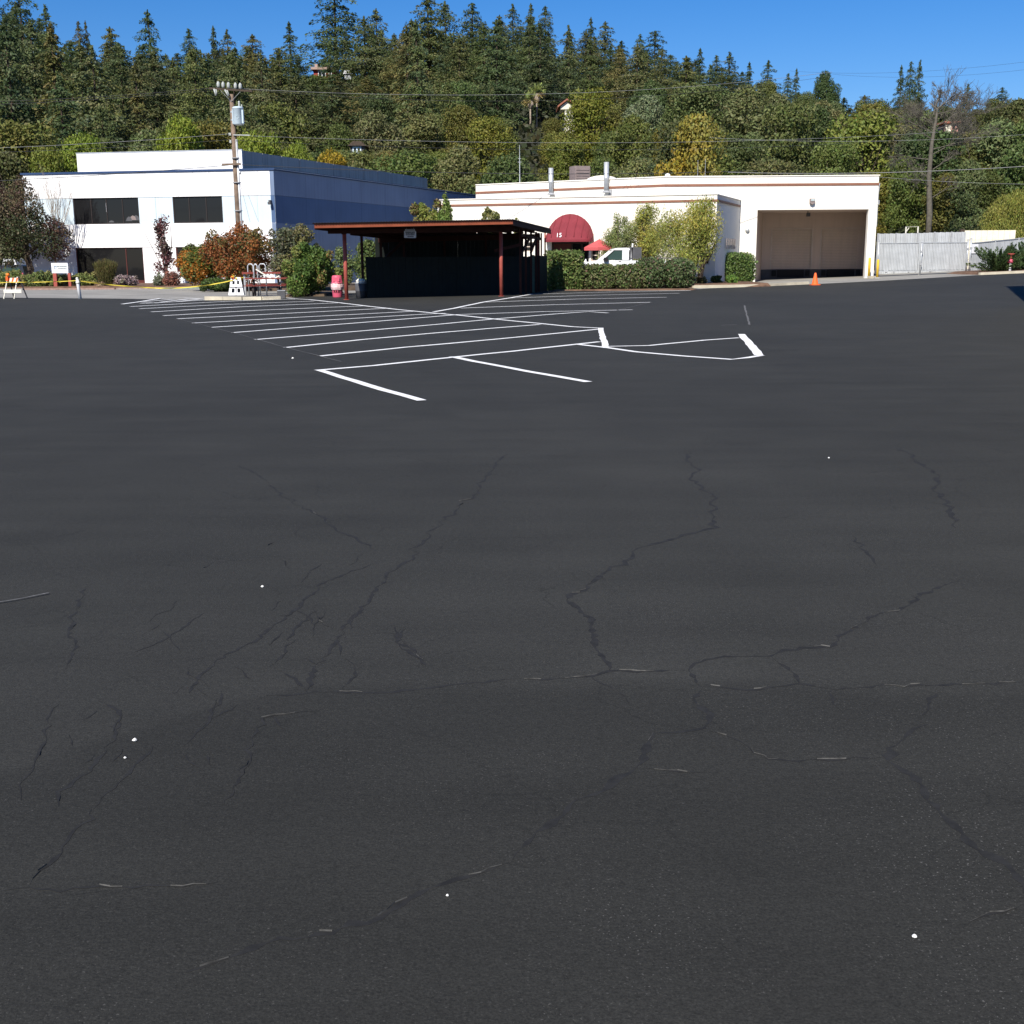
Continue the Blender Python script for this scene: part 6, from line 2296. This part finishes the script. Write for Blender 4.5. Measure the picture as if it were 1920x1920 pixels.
def cream_house():
    d = 212
    a, c = P(1051, 209, d), P(1078, 209, d)
    g = hz(a.x, d)
    z0 = min(g, P(1051, 214, d).z - .5)
    t = thing('cream_house', 'cream hillside house with red tiled gable behind the tall olive tree', 'house', (a.x, d, z0))
    w = c.x - a.x
    ze = P(1051, 199, d).z - z0
    zr = P(1062, 188.5, d).z - z0
    zb = P(1051, 205, d).z - z0
    obj('wall', MB().prism([(0, zb), (w, zb), (w, ze), (px2m(11.5, d), zr - .15), (0, ze)], 0, 7, 'y').box(px2m(8, d), w, .2, 6.8, 0, zb - .002), M['housecream'], t)
    b = MB()
    xm = px2m(11.5, d)
    th = .3
    b.prism([(-.5, ze - .25), (xm, zr), (xm, zr + th), (-.5, ze - .25 + th)], -.5, 7.4, 'y')
    b.prism([(xm, zr), (w + .5, ze - .2), (w + .5, ze - .2 + th), (xm, zr + th)], -.5, 7.4, 'y')
    obj('roof', b, M['tileroof'], t)
    win(t, px2m(12, d), px2m(15, d), .2, zb - 1.2, zb - .2, 'grey', 1)
cream_house()
def pink_house():
    d = 205
    a, c = P(1772, 241, d), P(1797, 241, d)
    z0 = P(1785, 246, d).z
    t = thing('pink_house', 'small pink hillside house with flat tiled roof right of dead tree', 'house', ((a.x + c.x) / 2, d, z0 - 1))
    w = (c.x - a.x) / 2
    h = P(1785, 231.5, d).z - z0 + 1
    obj('wall', MB().box(-w, w, 0, 5, 0, h), M['housepink'], t)
    obj('roof', MB().box(-w - .4, w + .3, -.5, 5.3, h + .001, h + .35), M['tileroof'], t)
    win(t, w * .1, w * .5, 0, h - .9, h - .25, 'housepink', 1)
    obj('side_wing', MB().box(-w, -w + .9, -.3, -.002, h * .2, h * .88), M['housecream'], t)
pink_house()
def small_house():
    d = 150
    a, c = P(657, 285, d), P(683, 285, d)
    z0 = P(670, 290, d).z
    t = thing('grey_house', 'small shaded grey-blue house deep in trees above the blue wall', 'house', ((a.x + c.x) / 2, d, z0 - 1))
    w = (c.x - a.x) / 2
    h = P(670, 274, d).z - z0 + 1
    obj('wall', MB().box(-w, w, 0, 4, 0, h), M['darkgrey'], t)
    obj('roof', MB().prism([(-w - .3, h), (w + .3, h), (w * .6, h + .55), (-w * .5, h + .6)], -.4, 4.4, 'y'), M['bark'], t)
    win(t, -w * .5, w * .4, 0, h - .8, h - .2, 'bluelid', 2)
small_house()

# ================================================================== PALMS
def palm(px, ytop, yskirt, ytr, ybase, d, lab, seed):
    c = P(px, (ytop + yskirt) / 2, d)
    x = P(px, ybase, d).x
    g = hz(x, d) - .2
    t = thing('palm_tree', lab, 'palm', (x, d, g), 0, 'fan palms on the hillside')
    Z = lambda y: P(px, y, d).z - g
    zs = Z(yskirt)
    rng = np.random.default_rng(seed)
    obj('trunk', MB().tube([(0, 0, -.5), (0, 0, zs * .5), (0, 0, zs + .3)], [.18, .15, .14], 9), M['palewood'], t, True)
    b = MB()
    b.lathe([(.25, Z(ytr)), (.42, Z(ytr) + .25), (.55, (Z(ytr) + zs) / 2), (.5, zs - .1), (.2, zs + .2)], n=11)
    b.v = [(xx * rng.uniform(.85, 1.15), yy * rng.uniform(.85, 1.15), zz) for xx, yy, zz in b.v]
    obj('dead_frond_skirt', b, M['palewood'], t)
    C, A, T = [], [], []
    R = 1.45
    cz = zs + .55
    for k in range(34):
        a = rng.random() * 6.283
        e = rng.uniform(-.75, 1.45)
        d3 = np.array([math.cos(a) * math.cos(e), math.sin(a) * math.cos(e), math.sin(e)])
        m = 26
        f = rng.uniform(.35, 1, m)
        p = d3[None] * (f * R)[:, None] + rng.normal(size=(m, 3)) * (.20 * f)[:, None]
        p[:, 2] += cz - .25 * f ** 2
        C.append(p)
        A.append(np.tile(d3, (m, 1)))
        T.append(np.tile((.27, .32, .10) if e > -.1 else (.34, .27, .10), (m, 1)))
    C, A, T = map(np.concatenate, (C, A, T))
    link('crown', leaf_mesh('crown', C, .26 * (.6 + .8 * rng.random(len(C))), tints(T, rng), rng, .22, A, .25), t)
palm(994.5, 172, 191, 203, 232, 215, 'left and lower of the two fan palms on the hillside', 1)
palm(1006.5, 158, 178, 192, 226, 218, 'right and taller of the two fan palms on the hillside', 2)

# ================================================================== THE WOODED HILLSIDE
CP_RED = [(.098, .104, .044), (.084, .093, .040), (.114, .113, .054), (.072, .083, .036)]
CP_DARK = [(.054, .068, .036), (.064, .076, .038), (.046, .056, .030)]
protoC = []
for i in range(6):
    R = (6.6, 5.8, 7.4, 5.0, 6.9, 6.0)[i]
    pal = CP_RED if i % 2 == 0 else CP_RED[1:] + CP_DARK[:1]
    protoC.append((conifer_crown('crown', 20, R, 200 + i, pal, .27, 21, (.66, .80, .58, .88, .70, .62)[i], 1.15, .05, (.28, .34, .30, .4, .26, .36)[i]), trunk_mesh('trunk', 20, 1.0, 300 + i, .26, .93, 0)))
protoB = []
PB1 = [[(.098, .108, .040), (.080, .092, .036)], [(.112, .118, .044), (.092, .102, .036)], [(.102, .108, .052), (.122, .122, .062)], [(.130, .130, .038), (.105, .115, .034)]]
for i in range(6):
    protoB.append((broad_crown('crown', 12, (4.6, 5.2, 4.2, 5.0, 4.8, 4.4)[i], 400 + i, 15000, .165, PB1[i % 4], 22 + 2 * i, .10), trunk_mesh('trunk', 12, 4.4, 500 + i, .3, .7, 6)))

def place(kind, proto, x, y, H, W, col, nm, rz):
    """one tree: Empty + trunk + crown sharing the prototype's meshes; W scales the crown's width"""
    base = 20 if kind == 'c' else 12
    t = bpy.data.objects.new(nm, None)
    COL.objects.link(t)
    t.location = (x, y, hz(x, y) - .15)
    t.rotation_euler = (0, 0, rz)
    t.scale = (W, W, H / base)
    cr = link('crown', proto[0], t)
    cr.color = (col[0] * 1.27, col[1] * 1.34, col[2] * 1.12, 1)
    link('trunk', proto[1], t)
    return t

SKY_ = [(-300, 0), (0, 2), (60, 5), (110, 30), (180, 80), (250, 62), (280, 100), (400, 90), (480, 82), (540, 100), (585, 118), (612, 118), (630, 40), (700, 45), (760, 60), (800, 25), (850, 70), (900, 42), (960, 25), (1050, 48),
        (1120, 70), (1200, 78), (1300, 118), (1400, 140), (1450, 165), (1530, 172), (1640, 178), (1740, 190), (1800, 185), (1920, 190), (2300, 190)]
CTH = [(-300, 430), (0, 430), (300, 425), (450, 410), (560, 350), (640, 310), (800, 300), (960, 295), (1060, 285), (1150, 280), (1250, 278), (1400, 270), (1500, 250), (1920, 244), (2300, 244)]
KEEP = [(584, 630, 143, 300), (636, 664, 143, 300), (1046, 1074, 211, 212), (1766, 1802, 246, 205), (983, 1018, 222, 215), (655, 686, 283, 150)]   # open sight-lines kept by real clearings
trees = []
def top_limit(px, d, halfpx):
    y = -200
    for a, b, yy, dd in KEEP:
        if d < dd + 3 and px + halfpx > a and px - halfpx < b:
            y = max(y, yy)
    return y
def add_tree(kind, px, d, H, Wpx=None, col=(1, 1, 1), proto=None, nm=None, label=None, cat='tree', force=False, rz=None):
    x = (px - 960) / 2221 * d
    g = hz(x, d) - .15
    rnd = RND
    base = 20 if kind == 'c' else 12
    pr = proto if proto is not None else rnd.randrange(6)
    P_ = protoC[pr] if kind == 'c' else protoB[pr]
    half0 = (6.2 if kind == 'c' else 4.8)
    W = (Wpx * d / 2221 / 2) / half0 if Wpx else (H / base) * rnd.uniform(.85, 1.15)
    half = half0 * W * 2221 / d
    if not force:
        lim = max(top_limit(px, d, half * .8), interp(px, SKY_) + rnd.uniform(-6, 22))
        zmax = P(max(-300, min(2300, px)), lim, d).z
        if g + H > zmax:
            H2 = zmax - g
            if H2 < H * .30 or H2 < 3:
                return
            W *= max(.78, H2 / H)
            H = H2
    bpx = proj((x, d, g))
    trees.append(dict(kind=kind, px=px, d=d, H=H, W=W, x=x, col=col, proto=P_, nm=nm, label=label, cat=cat, by=bpx[1], rz=rnd.uniform(0, 6.28) if rz is None else rz))

layers = [116, 128, 143, 160, 179, 200, 224, 250, 278, 306, 328]
for li, d in enumerate(layers):
    step = (88, 88, 88, 88, 84, 82, 80, 76, 70, 62, 46)[li]
    px = -150 + RND.uniform(0, 40)
    while px < 2070:
        dd = d * RND.uniform(.965, 1.035)
        x = (px - 960) / 2221 * dd
        by = proj((x, dd, hz(x, dd)))[1]
        con = by < interp(px, CTH) + RND.uniform(-35, 30)
        if px < 330 and d < 150:
            con = RND.random() < .6
        hue = RND.random()
        v = RND.uniform(.82, 1.2)
        if con:
            col = (v * RND.uniform(.88, 1.08), v, v * RND.uniform(.85, 1.1))
            if hue < .14:
                col = (v * 1.24, v * 1.03, v * .92)
            elif hue > .80:
                col = (v * .62, v * .78, v * .85)
            H = RND.uniform(18, 29) if d > 140 else RND.uniform(13, 19)
            add_tree('c', px, dd, H, None, col)
        else:
            col = (v * RND.uniform(.85, 1.15), v, v * RND.uniform(.85, 1.2))
            if hue < .12:
                col = (v * 1.3, v * 1.05, v * .8)
            elif hue > .82:
                col = (v * .7, v * .85, v * .9)
            H = RND.uniform(8.5, 13.5)
            add_tree('b', px, dd, H, None, col)
        px += step * RND.uniform(.72, 1.25)

# trees one can single out in the photograph
def special(kind, px, ytop, d, wpx, col, label, nm, proto=None):
    x = (px - 960) / 2221 * d
    g = hz(x, d) - .15
    H = P(px, ytop, d).z - g
    add_tree(kind, px, d, H, wpx * (1.0 if kind == 'b' else 1.9 if ('slim' in label or 'thin' in label) else 1.8), col, proto, nm, label, 'tree', True)
    trees[-1]['wp'] = wpx
    trees[-1]['yt'] = ytop
D_ = (.62, .80, .88)
N_ = (.95, 1.0, 1.0)
sp = [
    ('c', 648, -22, 330, 92, (.7, .85, .85), 'tall ragged conifer cut by the top edge right of red house', 'conifer_tree', 2),
    ('c', 636, 82, 296, 34, (.85, 1.05, .9), 'short green conifer standing beside the red hillside house', 'conifer_tree', 1),
    ('b', 606, 142, 290, 74, (1.1, 1.3, .9), 'light green tree just below the red hillside house', 'round_tree', 1),
    ('c', 722, 16, 270, 64, (.95, .98, .95), 'conifer with twin tops between the ragged giant and the crown group', 'conifer_tree', 0),
    ('c', 700, 30, 255, 66, (.85, .9, .85), 'broad dark conifer close right of the ragged giant', 'conifer_tree', 4),
    ('c', 815, -4, 262, 92, (.95, .98, .9), 'massive conifer touching the top edge above the shelter', 'conifer_tree', 2),
    ('c', 846, 2, 275, 60, (.9, .95, .85), 'narrower conifer on the right shoulder of the massive conifer', 'conifer_tree', 4),
    ('c', 895, 6, 285, 66, (.75, .85, .85), 'pointed dark conifer standing free right of the massive conifer', 'conifer_tree', 5),
    ('c', 565, 40, 285, 54, (.72, .85, .9), 'pointed conifer alone on the skyline left of the red house', 'conifer_tree', 3),
    ('c', 312, 18, 235, 60, (.55, .72, .72), 'dense dark conifer standing tall on the skyline over the office', 'conifer_tree', 0),
    ('c', 428, 48, 280, 44, (.72, .85, .85), 'spired conifer on the skyline above the utility pole', 'conifer_tree', 3),
    ('c', 452, 56, 290, 48, (1.1, .98, .9), 'brownish conifer just right of the spired one above the pole', 'conifer_tree', 1),
    ('c', 498, 64, 275, 62, (1.25, 1.05, .9), 'rusty-brown conifer right of the pole top on the skyline', 'conifer_tree', 0),
    ('c', 384, 54, 285, 40, (.7, .88, .9), 'thin bluish conifer spire between the dense dark one and the pole', 'conifer_tree', 5),
    ('c', 129, 10, 250, 54, (.68, .85, .9), 'bluish conifer on the skyline near the upper left corner', 'conifer_tree', 1),
    ('c', 84, -30, 225, 70, (.6, .75, .8), 'open-branched dark conifer at the upper left cut by top edge', 'conifer_tree', 2),
    ('c', 30, -25, 205, 84, (.62, .72, .72), 'very dark conifer filling the upper left corner', 'conifer_tree', 4),
    ('c', 186, 40, 290, 30, (1.15, .9, .8), 'thin reddish conifer spire, left of a pair behind the green one', 'conifer_tree', 5),
    ('c', 199, 38, 292, 28, (1.1, .9, .8), 'thin reddish conifer spire, right of a pair behind the green one', 'conifer_tree', 3),
    ('c', 242, 50, 240, 70, (1.15, 1.05, .85), 'olive-brown conifer mass left of the dense dark skyline conifer', 'conifer_tree', 0),
    ('c', 130, 62, 200, 90, (1.0, 1.12, .85), 'broad fresh green conifer in the upper left forest', 'conifer_tree', 2),
    ('c', 215, 118, 165, 96, (1.12, 1.1, .9), 'large olive redwood in the middle of the forest left of the pole', 'conifer_tree', 4),
    ('c', 165, 150, 150, 80, (1.0, 1.05, .85), 'olive redwood low in the forest above the office left end', 'conifer_tree', 2),
    ('c', 968, 8, 310, 50, N_, 'tallest of the ridge conifers just right of the top centre', 'conifer_tree', 1),
    ('c', 1000, 6, 312, 44, (.85, .95, .95), 'second tall ridge conifer right of the top centre', 'conifer_tree', 3),
    ('c', 1026, 12, 314, 42, (.9, .95, .9), 'third ridge conifer where the skyline begins to fall right', 'conifer_tree', 5),
    ('c', 1108, 32, 315, 40, (.85, .95, .95), 'pale pointed conifer on the falling skyline above the cream house', 'conifer_tree', 3),
    ('c', 1134, 40, 312, 50, (1.05, 1.02, .9), 'double-topped olive conifer on the falling skyline', 'conifer_tree', 0),
    ('c', 1224, 58, 285, 56, (.5, .62, .68), 'nearly black crooked conifer on the right-hand skyline', 'conifer_tree', 2),
    ('c', 1197, 64, 305, 30, (.9, 1.05, 1.1), 'greyish thin conifer left of the nearly black crooked conifer', 'conifer_tree', 5),
    ('c', 1306, 90, 300, 40, (.7, .85, .85), 'dark pointed conifer standing clear right of the crooked one', 'conifer_tree', 3),
    ('c', 1360, 98, 300, 50, (.9, .95, .9), 'grey-green conifer, right of the dark pointed skyline conifer', 'conifer_tree', 1),
    ('c', 1336, 104, 305, 34, (.9, .95, .9), 'smaller conifer between the dark pointed and grey-green ones', 'conifer_tree', 5),
    ('c', 1396, 116, 300, 36, (.7, .85, .85), 'small dark conifer, left of a skyline pair above the yellow tree', 'conifer_tree', 3),
    ('c', 1430, 114, 300, 44, (.7, .85, .8), 'small dark conifer, right of a skyline pair above the yellow tree', 'conifer_tree', 1),
    ('c', 1467, 138, 300, 26, (.8, .95, .95), 'left thin conifer of a loose pair on the right skyline', 'conifer_tree', 5),
    ('c', 1482, 128, 300, 26, (.8, .95, .95), 'right thin conifer of a loose pair on the right skyline', 'conifer_tree', 3),
    ('c', 1672, 122, 250, 34, (.7, .85, .9), 'left of three slim conifers standing clear on right skyline', 'conifer_tree', 3),
    ('c', 1689, 116, 250, 32, (.75, .88, .92), 'middle of three slim conifers standing clear on right skyline', 'conifer_tree', 5),
    ('c', 1705, 114, 247, 34, (.62, .74, .7), 'right darkest of three slim conifers on the right skyline', 'conifer_tree', 1),
    ('b', 1538, 132, 270, 64, (.6, .78, .85), 'dark square-topped tree alone on the right skyline', 'round_tree', 0),
    ('c', 1795, 158, 280, 30, (.8, .9, .85), 'small conifer on the skyline right of the bare dead tree', 'conifer_tree', 1),
    ('c', 1858, 164, 290, 34, (.7, .82, .82), 'small dark conifer on the skyline near the right edge', 'conifer_tree', 5),
    ('b', 1110, 163, 168, 124, (1.15, 1.10, .72), 'tall olive-gold tree left of the pale silvery tree', 'round_tree', 3),
    ('b', 1070, 262, 140, 110, (1.15, 1.15, .75), 'olive green tree at the foot of the tall olive-gold tree', 'round_tree', 1),
    ('b', 1212, 176, 190, 110, (1.35, 1.5, 1.9), 'pale silvery green tree right of the tall olive-gold tree', 'round_tree', 2),
    ('b', 1180, 214, 150, 118, (1.15, 1.12, .9), 'greyish olive tree in front of the pale silvery tree', 'round_tree', 0),
    ('b', 1402, 158, 175, 176, (1.05, 1.08, 1.0), 'big rounded grey-green tree above the left end of the dock', 'round_tree', 2),
    ('b', 1470, 190, 140, 150, (.95, .98, 1.0), 'broad green tree directly above the loading dock', 'round_tree', 1),
    ('b', 1610, 205, 130, 176, (1.2, 1.28, 1.05), 'feathery light green tree above the right dock corner', 'round_tree', 3),
    ('b', 1560, 262, 122, 130, (1.0, 1.12, .95), 'dark feathery tree low behind the dock roof', 'round_tree', 1),
    ('b', 1690, 290, 118, 110, (.95, 1.05, .8), 'green tree behind the tall pale fence', 'round_tree', 0),
    ('b', 1855, 222, 128, 168, (1.05, 1.22, 1.15), 'large grey-green acacia right of the bare dead tree', 'round_tree', 2),
    ('b', 1925, 215, 122, 150, (1.0, 1.18, 1.1), 'large grey-green acacia at the right frame edge', 'round_tree', 4),
    ('b', 1800, 300, 113, 110, (.85, .98, .9), 'dark acacia low behind the fences right of the dead trunk', 'round_tree', 2),
    ('b', 795, 215, 160, 150, (1.15, 1.1, .95), 'rounded grey-olive tree above the far end of the blue wall', 'round_tree', 2),
    ('b', 922, 215, 150, 112, (1.2, 1.1, .8), 'golden olive tree left of the two fan palms', 'round_tree', 3),
    ('b', 860, 270, 128, 130, (1.2, 1.15, 1.05), 'pale olive tree just above the cream roof left end', 'round_tree', 2),
    ('b', 355, 214, 122, 110, (1.35, 1.5, .75), 'bright yellow-green tree behind the office left of the pole', 'round_tree', 3),
    ('b', 180, 246, 120, 120, (1.15, 1.35, .75), 'yellow-green tree behind the office penthouse left end', 'round_tree', 3),
    ('b', 112, 276, 116, 90, (1.2, 1.25, .7), 'green tree left of the office roof screen', 'round_tree', 1),
    ('b', 500, 242, 122, 120, (1.25, 1.4, .75), 'bright green rounded tree right of the utility pole', 'round_tree', 3),
    ('b', 572, 262, 120, 80, (1.25, 1.4, .75), 'bright green tree above the grey roof screen corner', 'round_tree', 3),
    ('b', 628, 280, 118, 100, (2.1, 1.35, .55), 'ochre yellow tree above the blue side wall', 'round_tree', 3),
    ('c', 850, 152, 170, 66, (1.0, 1.05, .9), 'mid-slope conifer with light tips above the shelter', 'conifer_tree', 4),
    ('c', 480, 120, 190, 84, (1.15, 1.02, .9), 'tall olive redwood behind the transformer', 'conifer_tree', 0),
    ('c', 545, 90, 205, 78, (1.12, 1.08, .9), 'brownish green redwood left of the red house', 'conifer_tree', 2),
]
for s_ in sp:
    special(*s_)
# clear the random trees that would stand inside the single ones
sing = [t for t in trees if t['label']]
keep = []
for t in trees:
    if not t['label']:
        if any(abs(t['px'] - s_['px']) < 26 and abs(t['d'] - s_['d']) < 8 for s_ in sing):
            continue
        # keep the free view on broad single trees from being blocked by nameless ones right before them
        tp = proj((t['x'], t['d'], hz(t['x'], t['d']) + t['H']))[1]
        hide = False
        for s_ in sing:
            if s_['kind'] == 'b' and s_['d'] < 200 and s_['d'] > t['d'] and abs(t['px'] - s_['px']) < s_['wp'] * .5 and tp < s_['yt'] + (s_['by'] - s_['yt']) * .42:
                nh = P(t['px'], s_['yt'] + (s_['by'] - s_['yt']) * .45, t['d']).z - hz(t['x'], t['d'])
                if nh < 4:
                    hide = True
                else:
                    t['W'] *= max(.65, nh / t['H'])
                    t['H'] = min(t['H'], nh)
                    tp = s_['yt'] + (s_['by'] - s_['yt']) * .45
        if abs(t['px'] - 1300) < 95 and t['d'] < 123 or hide:
            continue
    keep.append(t)
trees = keep

# yellow autumn tree
rngY = 700
yel = (broad_crown('crown', 12, 4.6, 701, 12000, .17, [(.32, .22, .035), (.27, .20, .04), (.24, .20, .05), (.36, .23, .03)], 26, .08), trunk_mesh('trunk', 12, 4.4, 702, .22, .8, 7))
d = 114
x = (1298 - 960) / 2221 * d
g = hz(x, d) - .15
H = P(1298, 214, d).z - g
t = place('b', yel, x, d, H, 150 * d / 2221 / 9.2, (.80, .84, .9), 'yellow_tree', 1.0)
tag(t, 'bright golden-yellow autumn tree rising behind the cream building', 'tree')

def zone(px):
    for lim, nm in [(60, 'at the far left'), (180, 'above the left office corner'), (330, 'behind the white office'), (440, 'left of the utility pole'), (545, 'right of the utility pole'), (640, 'below the red house'), (740, 'right of the red house'),
                    (850, 'above the shelter roof'), (960, 'left of the palms'), (1070, 'around the cream house'), (1180, 'above the awning'), (1290, 'behind the silvery tree'), (1400, 'above the yellow tree'),
                    (1500, 'left of the dock corner'), (1620, 'above the dock'), (1740, 'above the pale gates'), (1840, 'right of the dead tree')]:
        if px < lim:
            return nm
    return 'by the right edge'
def tier(d):
    return 'low down' if d < 135 else 'on the lower slope' if d < 170 else 'on the middle slope' if d < 215 else 'on the upper slope' if d < 292 else 'on the ridge'
def hue_word(c, con):
    if c[0] > c[1] * 1.22:
        return 'brownish' if con else 'golden'
    if c[1] < .78:
        return 'dark'
    if c[2] > c[1] * 1.06:
        return 'greyish'
    if c[1] > 1.02:
        return 'light green'
    return 'olive' if c[0] > c[1] else 'mid green'
groups = {}
for t in trees:
    if not t['label']:
        con = t['kind'] == 'c'
        t['desc'] = f"{hue_word(t['col'], con)} {'conifer' if con else 'leafy tree'} {tier(t['d'])} {zone(t['px'])}"
        groups.setdefault(t['desc'], []).append(t)
ORD = ['leftmost', 'second from left', 'third from left', 'fourth from left', 'fifth from left', 'sixth from left', 'seventh from left', 'eighth from left']
for k, lst in groups.items():
    lst.sort(key=lambda q: q['px'])
    for i, q in enumerate(lst):
        q['group'] = ('conifers' if q['kind'] == 'c' else 'leafy trees') + ' on the wooded hillside'
        q['label'] = k if len(lst) == 1 else f"{ORD[min(i, 7)]}: {k}"
for t in trees:
    o = place(t['kind'], t['proto'], t['x'], t['d'], t['H'], t['W'], t['col'], t['nm'] or ('conifer_tree' if t['kind'] == 'c' else 'round_tree'), t['rz'])
    tag(o, t['label'], 'tree', t.get('group') or 'trees singled out on the hillside')
print('TREES', len(trees))

# ---- dead grey tree at right
def dead_tree():
    d = 104
    x = P(1741, 430, d).x
    g = gz(x, 75)
    Z = lambda y: P(1741, y, d).z - g
    X = lambda q, y: P(q, y, d).x - x
    trunk = [(0, 0, -.3), (0, 0, Z(400)), (X(1742, 330), 0, Z(330)), (X(1747, 270), 0, Z(270)), (X(1755, 225), 0, Z(225)), (X(1757, 205), 0, Z(205)), (X(1742, 196), 0, Z(192))]
    rad = [.27, .25, .21, .16, .12, .08, .04]
    seeds = []
    rnd = random.Random(12)
    for y in (230, 245, 262, 280, 300, 318, 335, 350, 372, 215, 240, 290):
        a = rnd.uniform(-.5, .5) + (0 if rnd.random() < .5 else math.pi)
        seeds.append(((X(1748, y) if y < 300 else 0, 0, Z(y)), (math.cos(a), math.sin(a), rnd.uniform(.1, .9)), rnd.uniform(1.4, 2.6), .045))
    seeds.append(((X(1750, 215), 0, Z(215)), (.35, 0, .8), 1.6, .05))
    seeds.append(((X(1757, 205), 0, Z(205)), (.75, .1, .6), 2.0, .06))
    seeds.append(((X(1750, 250), 0, Z(250)), (-1, 0, .35), 3.0, .06))
    t = bare_tree('dead_tree', 'tall dead grey tree with broken branches behind the pale fence', (x, d, g), (trunk, rad, seeds), 33, 4, 'deadwood', .6, .6, up=.04, kids=4, rmin=.010)
dead_tree()
x = P(1765, 230, 150).x
bare_tree('bare_tree', 'bare brownish-grey twiggy tree behind the dead trunk on the right', (x, 150, hz(x, 150)), ([(0, 0, 0), (.2, 0, 5), (.3, 0, 8)], [.3, .22, .14],
          [((.25, 0, 4 + k * .7), (math.cos(k * 2.4), math.sin(k * 2.4), .8), 3.6, .07) for k in range(9)]), 34, 4, 'deadwood', .5, .66, up=.2, kids=4, rmin=.016)

# ---- undergrowth between the trunks
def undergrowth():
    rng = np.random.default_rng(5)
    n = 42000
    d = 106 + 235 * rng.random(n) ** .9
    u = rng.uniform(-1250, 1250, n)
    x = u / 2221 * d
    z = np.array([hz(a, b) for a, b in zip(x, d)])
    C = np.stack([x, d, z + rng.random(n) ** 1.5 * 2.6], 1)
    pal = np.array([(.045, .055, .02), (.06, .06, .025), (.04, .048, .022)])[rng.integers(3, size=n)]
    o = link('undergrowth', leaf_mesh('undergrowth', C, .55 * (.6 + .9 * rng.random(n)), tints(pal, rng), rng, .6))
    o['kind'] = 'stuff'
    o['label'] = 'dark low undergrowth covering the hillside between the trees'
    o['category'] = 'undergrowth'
undergrowth()
